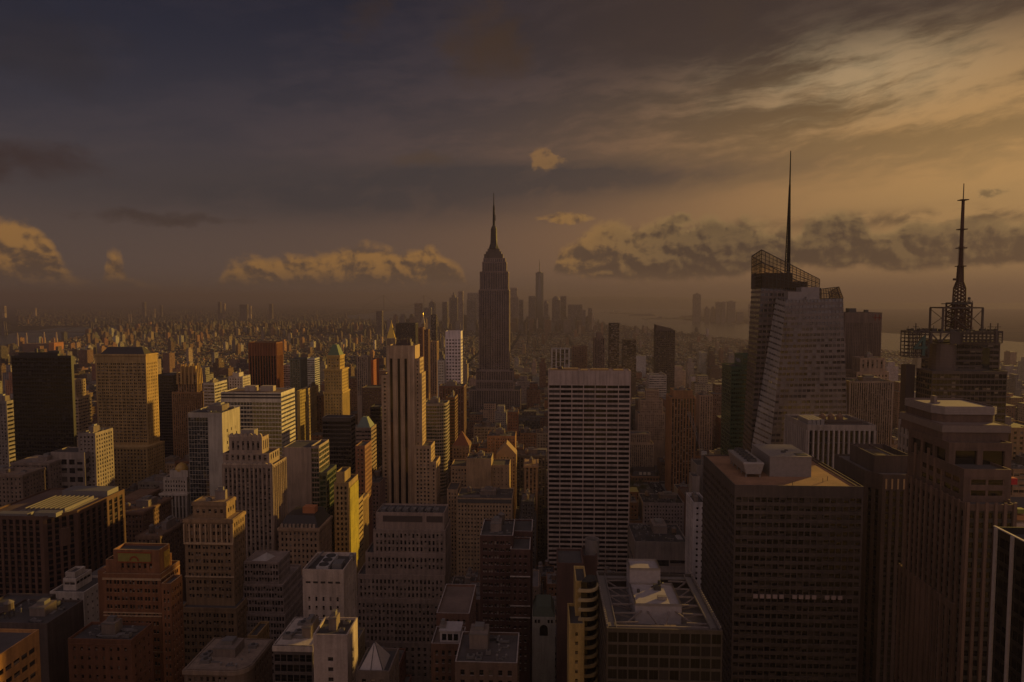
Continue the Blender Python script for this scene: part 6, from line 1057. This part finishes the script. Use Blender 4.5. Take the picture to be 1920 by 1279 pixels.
ridge('hills', [(620, 572), (760, 570), (930, 569), (1010, 563), (1060, 557), (1160, 555), (1290, 557), (1440, 561), (1620, 566), (1800, 569), (2050, 570)], 17500, 5000, amp=.06, lumps=90)
ridge('hills', [(1500, 571), (1650, 570), (1800, 569), (2100, 568)], 24000, 5000, amp=.08)
ridge('island', [(1142, 586.6), (1150, 585.5), (1188, 586.5)], gnd(1160, 588.5).y, 260, .7, 24, .3)
ridge('island', [(1180, 591), (1200, 587.8), (1228, 588.5), (1232, 591)], gnd(1200, 592.5).y, 260, .7, 30, .3)
ridge('island', [(1205, 597.3), (1240, 595.5), (1242, 593), (1246, 595.5), (1300, 596.5)], gnd(1240, 598.5).y, 200, .7, 40, .3)
AV = [-3300, -2900, -2500, -2150, -1850, -1560, -1280, -1090, -900, -735, -570, -435, -300, -160, 157, 440, 720, 1000, 1280, 1560, 1850, 2200, 2600]
AWD = 11
pave = MB()
for a, c in zip(AV, AV[1:]):
    for k in range(0, 40):
        y = 160 + 80 * k
        if y > 2400 or a < -1600 or c > 1600 or abs((a + c) / 2) > y * .8 + 300: continue
        pave.prism(rect(a + AWD - 2, c - AWD + 2, y + 6, y + 74), 0, .15)
tag(pave.build('pavement', W((.17, .16, .15))), None, None, None, 'structure')
mk = MB()
for lane in (-5.2, -1.7, 1.8, 5.3):
    for k in range(70): mk.quad((157 + lane - .08, 700 + k * 8, .008), (157 + lane + .08, 700 + k * 8, .008), (157 + lane + .08, 703 + k * 8, .008), (157 + lane - .08, 703 + k * 8, .008))
for k in range(6, 15):
    for q in range(9): x = 149 + q * 1.9; mk.quad((x, 162 + 80 * k, .008), (x + .8, 162 + 80 * k, .008), (x + .8, 165 + 80 * k, .008), (x, 165 + 80 * k, .008))
tag(mk.build('road_marking', plain('road_paint', (.55, .53, .48), .7)), None, None, None, 'structure')
# park lawn and grove
lawn = MB(); lawn.quad((70, 748, .2), (138, 748, .2), (138, 940, .2), (70, 940, .2)); tag(lawn.build('lawn', W((.055, .06, .025))), None, None, None, 'structure')
OCC.append((20, 140, 738, 945))
def crown_mesh(seed):
    r_ = random.Random(seed); mm = MB()
    cl = [(r_.gauss(0, 2.1), r_.gauss(0, 2.1), 8.5 + r_.uniform(-2.6, 4.2), r_.uniform(1.0, 2.0)) for _ in range(24)]
    for x, y, z, r0 in cl:
        for _ in range(26):
            v = Vector((r_.gauss(0, 1), r_.gauss(0, 1), r_.gauss(0, 1))).normalized() * r0 * r_.uniform(.5, 1.1); c = Vector((x, y, z)) + v; a = Vector((r_.gauss(0, 1), r_.gauss(0, 1), r_.gauss(0, 1))).normalized(); b2 = a.orthogonal().normalized(); s_ = r_.uniform(.22, .42); b3 = a.cross(b2)
            mm.quad(c - b2 * s_ - b3 * s_ * .6, c + b2 * s_ - b3 * s_ * .6, c + b2 * s_ * .8 + b3 * s_ * .6, c - b2 * s_ * .8 + b3 * s_ * .6)
    return mm.mesh('crown', [plain('autumn_leaves', ((.085, .07, .022), (.07, .068, .022), (.11, .075, .02))[seed % 3], .8)])
def trunk_mesh(seed):
    r_ = random.Random(seed); mm = MB(); mm.lathe(0, 0, [(.34, 0), (.24, 3.4), (.16, 6.5)], 7)
    for k in range(7): a = r_.uniform(0, 6.28); z = r_.uniform(3, 6); mm.bar((0, 0, z), (2.2 * math.cos(a), 2.2 * math.sin(a), z + r_.uniform(2, 4)), .12, 0, .04)
    return mm.mesh('trunk', [W((.09, .07, .055))])
CM, TM = [crown_mesh(k) for k in range(4)], [trunk_mesh(k) for k in range(3)]
for k in range(11):
    for j in range(6):
        x, y = 74 + j * 12 + rn.uniform(-3, 3), 752 + k * 17.5 + rn.uniform(-4, 4)
        if x > 138: continue
        px, py = pix(x, y, 10)
        if px < 1176: continue
        r = thing('plane_tree', 'brown green tree in the dark park grove right of the pale grid slab', 'tree', (x, y, .2), 'trees of the park grove'); r.scale = (1.15, 1.15, rn.uniform(.9, 1.2)); r.rotation_euler = (0, 0, rn.uniform(0, 6))
        for nm, me in (('trunk', TM[k % 3]), ('crown', CM[(k + j) % 4])): o = bpy.data.objects.new(nm, me); COL.objects.link(o); o.parent = r
# traffic on the avenue
def car_parts(c):
    b = MB(); b.prism([(-.9, -2.3), (.9, -2.3), (.9, 2.3), (-.9, 2.3)], .3, .8, 0, False); b.frust(rect(-.9, .9, -2.3, 2.3), rect(-.82, .82, -2.2, 2.15), .8, .92)
    g = MB(); g.frust(rect(-.8, .8, -1.7, 1.1), rect(-.62, .62, -1.1, .5), .921, 1.4); w = MB(); rf = MB(); rf.box(-.62, .62, -1.1, .5, 1.402, 1.45)
    for k in range(12): a0, a1 = k * math.pi / 6, (k + 1) * math.pi / 6; w.quad((-.1, .33 * math.cos(a0), .33 * math.sin(a0)), (.1, .33 * math.cos(a0), .33 * math.sin(a0)), (.1, .33 * math.cos(a1), .33 * math.sin(a1)), (-.1, .33 * math.cos(a1), .33 * math.sin(a1)))
    for s in (-.1, .1): w.ngon([(s, .33 * math.cos(k * math.pi / 6), .33 * math.sin(k * math.pi / 6)) for k in range(12)])
    p = plain('car_paint', c, .25); return (b.mesh('body', [p]), g.mesh('windscreen', [DARKG]), rf.mesh('roof', [p]), w.mesh('wheel', [plain('tyre', (.02, .02, .02), .9)]))
CARS = [(n, car_parts(c)) for n, c in (('yellow cab', (.6, .36, .03)), ('white car', (.6, .58, .55)), ('black car', (.02, .02, .02)), ('silver car', (.35, .34, .34)), ('dark red car', (.2, .03, .025)))]
lanes = {-7: 'kerbside left', -3.5: 'left', 0: 'middle', 3.5: 'right'}; seen_lab = set()
for k in range(34):
    ln = rn.choice(list(lanes)); y = 770 + k * 8.6 + rn.uniform(-1, 1); n, ms = CARS[rn.choice((0, 0, 1, 1, 2, 2, 3, 3, 4))]; px, py = pix(157 + ln, y, 1)
    r = thing('car', '%s, %s lane of the park avenue, %d%% across %d%% down' % (n, lanes[ln], round(px / 19.2), round(py / 12.79)), 'car', (157 + ln, y, .01), 'cars on the avenue by the park')
    for nm, me in (('body', ms[0]), ('windscreen', ms[1]), ('roof', ms[2])): o = bpy.data.objects.new(nm, me); COL.objects.link(o); o.parent = r
    for s in (-.85, .85):
        for q in (-1.4, 1.4): o = bpy.data.objects.new('wheel', ms[3]); COL.objects.link(o); o.parent = r; o.location = (s, q, .33)

# ------------------------------------------------------------------ the rest of the city: lots between the avenues
rnd = random.Random(77)
def inpoly(x, y, P):
    c = False; j = len(P) - 1
    for i in range(len(P)):
        if (P[i][1] > y) != (P[j][1] > y) and x < (P[j][0] - P[i][0]) * (y - P[i][1]) / (P[j][1] - P[i][1]) + P[i][0]: c = not c
        j = i
    return c
WP = [[(p[0], p[1]) for p in gp(q, 0)] for q in (RIVER, BAY)]
WB = [(min(p[0] for p in q) - 40, max(p[0] for p in q) + 40, min(p[1] for p in q) - 40, max(p[1] for p in q) + 40) for q in WP]
def wet(x, y): return any(b[0] < x < b[1] and b[2] < y < b[3] and inpoly(x, y, P) for P, b in zip(WP, WB))
PAL = [((.30, .215, .14), 'tan', 5), ((.215, .105, .06), 'brick', 6), ((.15, .085, .055), 'brown', 6), ((.25, .21, .18), 'grey', 5), ((.44, .39, .34), 'pale', 3), ((.34, .17, .08), 'orange', 2), ((.085, .065, .055), 'dark', 3), ((.36, .29, .20), 'beige', 4)]
PW = [p[2] for p in PAL]
B = []     # x0,x1,y0,y1,h,palette index
def clash(x0, x1, y0, y1): return any(a < x1 + 1 and c > x0 - 1 and e < y1 + 1 and f > y0 - 1 for a, c, e, f in OCC)
def height(x, y):
    g = rnd.gauss
    if y < 900: h = g(58, 20) if rnd.random() > .1 else rnd.uniform(80, 120)
    elif y < 1300: h = g(50, 17) if rnd.random() > .07 else rnd.uniform(80, 120)
    elif y < 2200: h = g(29, 9) if rnd.random() > (.08 if x < -350 else .04) else rnd.uniform(60, 100)
    elif y < 4500:
        h = g(11.5, 3) if rnd.random() > (.025 if x < -500 else .012) else rnd.uniform(38, 66)
    else: h = g(18, 6) if rnd.random() > .03 else rnd.uniform(45, 110 if -700 < x < 450 else 65)
    return max(7, min(h, 11) if x > 1200 and y > 2300 else h)
y = 160
while y < 6200:
    for a, c in zip(AV, AV[1:]):
        if c < -.8 * y - 120 or a > .78 * y + 60: continue
        for row in (0, 1):
            ya = y + 9 + row * 31.2; yb = ya + 30.6; x = a + AWD
            while x < c - AWD - 8:
                w = rnd.uniform(11, 26) if y < 560 else rnd.uniform(13, 38) if y < 1500 else rnd.uniform(13, 36) if y < 2300 else rnd.uniform(6, 19); x1 = min(x + w, c - AWD)
                if x1 - x > 6:
                    jy = rnd.uniform(0, 6); B.append([x, x1 - .3, ya, yb - (0 if row else 0) - jy * .5, height((x + x1) / 2, y), rnd.choices(range(len(PAL)), PW)[0]])
                x = x1
    y += 80
nb = 0
while nb < 24000:                                           # the far shores, scattered
    y = 6200 + 9500 * rnd.random() ** 1.25; x = rnd.uniform(-.80, .80) * y; w = rnd.uniform(9, 30); dd = rnd.uniform(10, 30); nb += 1
    if y < 7600 and -700 < x < 1500: continue
    if x > .1 * y and (x > .3 * y or rnd.random() < .6): continue
    h = rnd.gauss(8, 2.5) if rnd.random() > .022 else rnd.uniform(22, 60)
    B.append([x, x + w, y, y + dd, max(6, h), rnd.choices(range(len(PAL)), PW)[0]])
for k in range(70): B.append([0] * 6); x = rnd.uniform(-.62, -.2) * 5600; y = rnd.uniform(4300, 5600); B[-1] = [x, x + 24, y, y + 20, rnd.uniform(45, 70), 1 if k % 2 else 5]
for k in range(60): x = rnd.uniform(-1150, 420); y = rnd.uniform(4700, 5900); w = rnd.uniform(26, 50); B.append([x, x + w, y, y + 40, rnd.uniform(60, 130), rnd.choice((3, 2, 6))])
for k in range(60): x = rnd.uniform(1650, 2450); y = rnd.uniform(7450, 8400); w = rnd.uniform(26, 60); B.append([x, x + w, y, y + 40, rnd.uniform(10, 30), rnd.choice((3, 2, 6))])
keep = []
for q in B:
    x0, x1, y0, y1, h, ci = q; xm, ym = (x0 + x1) / 2, (y0 + y1) / 2
    if wet(xm, ym): continue
    if y0 < 2600 and clash(x0, x1, y0, y1): continue
    pa, pb = 1018 + x0 * F / y0, 1018 + x1 * F / y0; pa, pb = min(pa, 1018 + x0 * F / y1), max(pb, 1018 + x1 * F / y1)
    if pb < -150 or pa > 2070: continue
    lim = 0
    if y0 < 560: lim = max(lim, 1075 + (480 - y0) * .55 + rnd.uniform(-10, 90))
    elif y0 < 900: lim = 800
    else: lim = 648 if y0 < 2200 else 0
    for e0, e1, ed, eb in ENV:
        if ed > y0 - 2 and e0 < pb and e1 > pa and eb + 4 > lim: lim = eb + 4
    if lim:
        zmax = CAMZ - (lim - 560) * y0 / F
        if zmax < 8: zmax = rnd.uniform(6, 10)
        if h > zmax: q[4] = h = zmax - rnd.uniform(0, min(6, zmax * .15))
    tp = pix(xm, y0, h)[1]
    if tp > 1300: continue
    keep.append(q)
B = keep
# which of them show largest
GW, GH = 960, 640; occ = np.zeros((GH, GW), bool); items = [(r[2], -1, r) for r in RAST] + [(q[2], i, (q[0], q[1], q[2], q[3], 0, q[4])) for i, q in enumerate(B)]; items.sort(key=lambda q: q[0]); VIS = {}
for d, i, (x0, x1, y0, y1, z0, z1) in items:
    a, b_ = pix(x0, y0, z1), pix(x1, y0, z0); c0 = pix(x0, y1, z1)[0], pix(x1, y1, z1)[0]; yt = pix(x0, y1, z1)[1]
    u0, u1, v0, v1 = int(min(a[0], c0[0]) / 2), int(max(b_[0], c0[1]) / 2) + 1, int(min(a[1], yt) / 2), int(b_[1] / 2) + 1
    u0, v0 = max(u0, 0), max(v0, 0); u1, v1 = min(u1, GW), min(v1, GH)
    if u1 <= u0 or v1 <= v0: continue
    sub = occ[v0:v1, u0:u1]; n = sub.size - int(sub.sum())
    if i >= 0 and n:
        yy, xx = np.nonzero(~sub); VIS[i] = (n, (u0 + xx.mean()) * 2, (v0 + yy.mean()) * 2)
    sub[:] = True
top = sorted(VIS, key=lambda i: -VIS[i][0])[:300]; topset = set(top)
def tint_attr(me, cols):
    at_r = me.attributes.new('tint', 'FLOAT_COLOR', 'FACE'); at_r.data.foreach_set('color', np.array(cols, 'f').ravel())
def vary(c, r_): k = r_.uniform(.7, 1.25); return tuple(min(.7, q * k * r_.uniform(.93, 1.07)) for q in c)
def lotfaces(q, r_, V, Fc, Cc):
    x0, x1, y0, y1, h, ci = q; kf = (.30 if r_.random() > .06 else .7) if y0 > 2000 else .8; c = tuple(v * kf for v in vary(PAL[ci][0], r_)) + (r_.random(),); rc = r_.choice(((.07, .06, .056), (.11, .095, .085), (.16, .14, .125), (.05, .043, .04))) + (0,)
    def bx(x0, x1, y0, y1, z0, z1, c, rc):
        n = len(V); V.extend([(x0, y0, z0), (x1, y0, z0), (x1, y1, z0), (x0, y1, z0), (x0, y0, z1), (x1, y0, z1), (x1, y1, z1), (x0, y1, z1)]); Fc.extend([(n, n + 1, n + 5, n + 4), (n + 1, n + 2, n + 6, n + 5), (n + 2, n + 3, n + 7, n + 6), (n + 3, n, n + 4, n + 7), (n + 4, n + 5, n + 6, n + 7)]); Cc.extend([c, c, c, c, rc])
    bx(x0, x1, y0, y1, 0, h, c, rc)
    if y0 < 6000 and x1 - x0 > 9:
        w, dd = (x1 - x0), (y1 - y0); px, py = x0 + w * r_.uniform(.1, .6), y0 + dd * r_.uniform(.2, .6); bx(px, px + w * .3, py, py + dd * .3, h, h + r_.uniform(2.5, 6), vary(PAL[ci][0], r_) + (.0,), rc)
        if h > 45 and r_.random() < .6: bx(x0 + w * .2, x1 - w * .2, y0 + dd * .2, y1 - dd * .2, h, h * 1.12, c, rc)
V, Fc, Cc = [], [], []; r2 = random.Random(5)
# unseen blocks behind the viewpoint and a hidden tower ahead, added for their shade
BK = [[-54, 54, -125, -7, 255, 3], [222, 257, 592, 688, 222, 4]]  # second entry: tower hidden behind the crystal tower, added to shade the left foreground
for a, c in ((-1250, -920), (-880, -600), (-560, -330), (-290, -70), (70, 300), (340, 600), (640, 900), (940, 1250)):
    for k in range(6):
        y = -40 - k * 85; x = a
        while x < c - 25: w = r2.uniform(35, 75); BK.append([x, min(x + w, c) - 3, y - r2.uniform(35, 70), y, r2.uniform(90, 215), r2.choice((0, 3, 4, 6, 7))]); x += w
for q in BK: lotfaces(q, r2, V, Fc, Cc)
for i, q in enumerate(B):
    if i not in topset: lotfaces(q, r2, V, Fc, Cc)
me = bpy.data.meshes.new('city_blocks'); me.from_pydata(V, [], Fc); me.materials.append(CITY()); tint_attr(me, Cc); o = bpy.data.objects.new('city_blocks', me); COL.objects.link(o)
tag(o, 'low city of small tan and brown blocks spreading to the horizon', 'city blocks', None, 'stuff')
labels = set(); SZ = {}
for i in top:
    q = B[i]; n, cx, cy = VIS[i]; x0, x1, y0, y1, h, ci = q; c, cn = PAL[ci][0], PAL[ci][1]; w = x1 - x0; r_ = random.Random(i)
    kind = 'apartment_tower' if h > 62 and h > w * 2.2 else {'brick': 'brick_building', 'orange': 'brick_building', 'brown': 'loft_building', 'dark': 'loft_building', 'pale': 'stone_building', 'beige': 'stone_building', 'tan': 'stone_building', 'grey': 'office_block'}[cn]
    mk_ = min(MARKS, key=lambda k: math.hypot((k[0] - cx), (k[1] - cy) * .7)); dx, dy = cx - mk_[0], cy - mk_[1]
    rel = ('right of' if dx > 0 else 'left of') if abs(dx) > abs(dy) else ('below' if dy > 0 else 'behind')
    sz = 'tall' if h > 62 else 'low' if h < 22 else 'medium'
    lab = '%s %s %s %s %s, %d%% across %d%% down' % (sz, cn, kind.replace('_', ' '), rel, mk_[2], round(cx / 19.2), round(cy / 12.79))
    if lab in labels: lab = lab.replace(sz, 'narrow' if w < 24 else 'wide', 1)
    if lab in labels: lab = lab.replace('across', 'and a bit across', 1).replace(cn + ' ', '', 1)
    while lab in labels: cy += 12.79; lab = '%s %s %s %s %s, %d%% across %d%% down' % (sz, cn, kind.replace('_', ' '), rel, mk_[2], round(cx / 19.2), round(cy / 12.79))
    labels.add(lab); base = Vector(((x0 + x1) / 2, y0, 0)); root = thing(kind, lab, 'building', base, 'buildings of the city blocks')
    col = vary(c, r_); col = tuple(round(v, 2) for v in col)
    if y0 < 1000:
        wl, pn = MB(), []; z2 = h; sp = r_.choice((sty('punch', bay=r_.uniform(2.6, 3.8), wr=r_.uniform(.36, .5), course=r_.randint(3, 7)), sty('punch', bay=r_.uniform(3.4, 4.4), wr=.58, pair=1, course=r_.randint(4, 8)), sty('stripe', bay=r_.uniform(2.8, 4)), sty('punch', bay=2.6, wr=.42, fl=3.4), sty('ribbon', bay=3) if cn in ('grey', 'pale') else sty('punch')))
        tiers = [(x0, x1, y0, y1, 0, h)]
        if h > 40 and r_.random() < .5: hs = h * r_.uniform(.62, .85); tiers = [(x0, x1, y0, y1, 0, hs), (x0 + w * .12, x1 - w * .12, y0 + 4, y1 - 2, hs, h)]
        rf = MB()
        for (a0, a1, e0, e1, zz0, zz1) in tiers:
            P = rect(a0, a1, e0, e1); Q = inset(P, .4); 
            for k in range(4):
                u, v = P[k], P[(k + 1) % 4]
                if k == 2: wl.quad((*u, zz0), (*v, zz0), (*v, zz1), (*u, zz1))
                else: facade(wl, u, v, zz0, zz1, sp, pn, max(zz0, 6))
                wl.quad((*P[k], zz1), (*P[(k + 1) % 4], zz1), (*Q[(k + 1) % 4], zz1), (*Q[k], zz1), 3); wl.quad((*Q[(k + 1) % 4], zz1 - .9), (*Q[k], zz1 - .9), (*Q[k], zz1), (*Q[(k + 1) % 4], zz1))
            rf.ngon([(*v, zz1 - .9) for v in Q])
        for a, u, nn_, s, w0, ww, wh, rec in pn:
            cc_ = a + u * s - nn_ * rec; hh_ = u * (ww / 2)
            for za, zb in ((w0, w0 + wh * .5), (w0 + wh * .5, w0 + wh)): wl.quad((cc_.x - hh_.x, cc_.y - hh_.y, za), (cc_.x + hh_.x, cc_.y + hh_.y, za), (cc_.x + hh_.x, cc_.y + hh_.y, zb), (cc_.x - hh_.x, cc_.y - hh_.y, zb), 2)
        addpart(root, base, wl, 'wall', [W(col), W(tuple(round(v * .5, 2) for v in col)), GL(), W(tuple(round(min(.6, v * 1.3), 2) for v in col))]); addpart(root, base, rf, 'roof', ROOF(r_.choice(((.075, .066, .062), (.12, .105, .095), (.17, .15, .14), (.05, .043, .04), (.13, .08, .055)))))
        a0, a1, e0, e1, zz0, zz1 = tiers[-1]; before = set(root.children); clutter(root, rect(a0, a1, e0, e1), zz1 - .9, i, 1, r_.random() < .75, 14 if n > 900 else 9 if n > 200 else 4)
        for ch in set(root.children) - before: ch.location = (-base.x, -base.y, 0)
    else:
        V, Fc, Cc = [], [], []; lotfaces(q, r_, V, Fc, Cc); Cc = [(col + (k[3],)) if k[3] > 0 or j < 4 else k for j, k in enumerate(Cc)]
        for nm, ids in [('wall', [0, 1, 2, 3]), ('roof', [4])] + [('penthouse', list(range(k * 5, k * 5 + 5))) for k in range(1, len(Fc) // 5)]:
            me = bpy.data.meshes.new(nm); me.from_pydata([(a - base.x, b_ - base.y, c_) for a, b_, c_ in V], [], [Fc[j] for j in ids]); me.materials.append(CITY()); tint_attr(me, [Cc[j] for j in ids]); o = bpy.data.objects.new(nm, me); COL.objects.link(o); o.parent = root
# ------------------------------------------------------------------ the air
hz = MB(); hz.box(-45000, 45000, -900, 50000, -1.0, 455, 0, True); ho = hz.build('haze', []); tag(ho, 'thin brown evening haze filling the air over the whole city', 'haze', None, 'stuff')
hm = bpy.data.materials.new('haze'); hm.use_nodes = True; nt = hm.node_tree; nt.nodes.clear(); out = nt.nodes.new('ShaderNodeOutputMaterial'); pv = nt.nodes.new('ShaderNodeVolumePrincipled')
pv.inputs['Color'].default_value = (.205, .19, .35, 1); pv.inputs['Density'].default_value = HAZE; pv.inputs['Anisotropy'].default_value = .24; nt.links.new(pv.outputs[0], out.inputs['Volume'])
ho.data.materials.append(hm); hm.cycles.homogeneous_volume = True
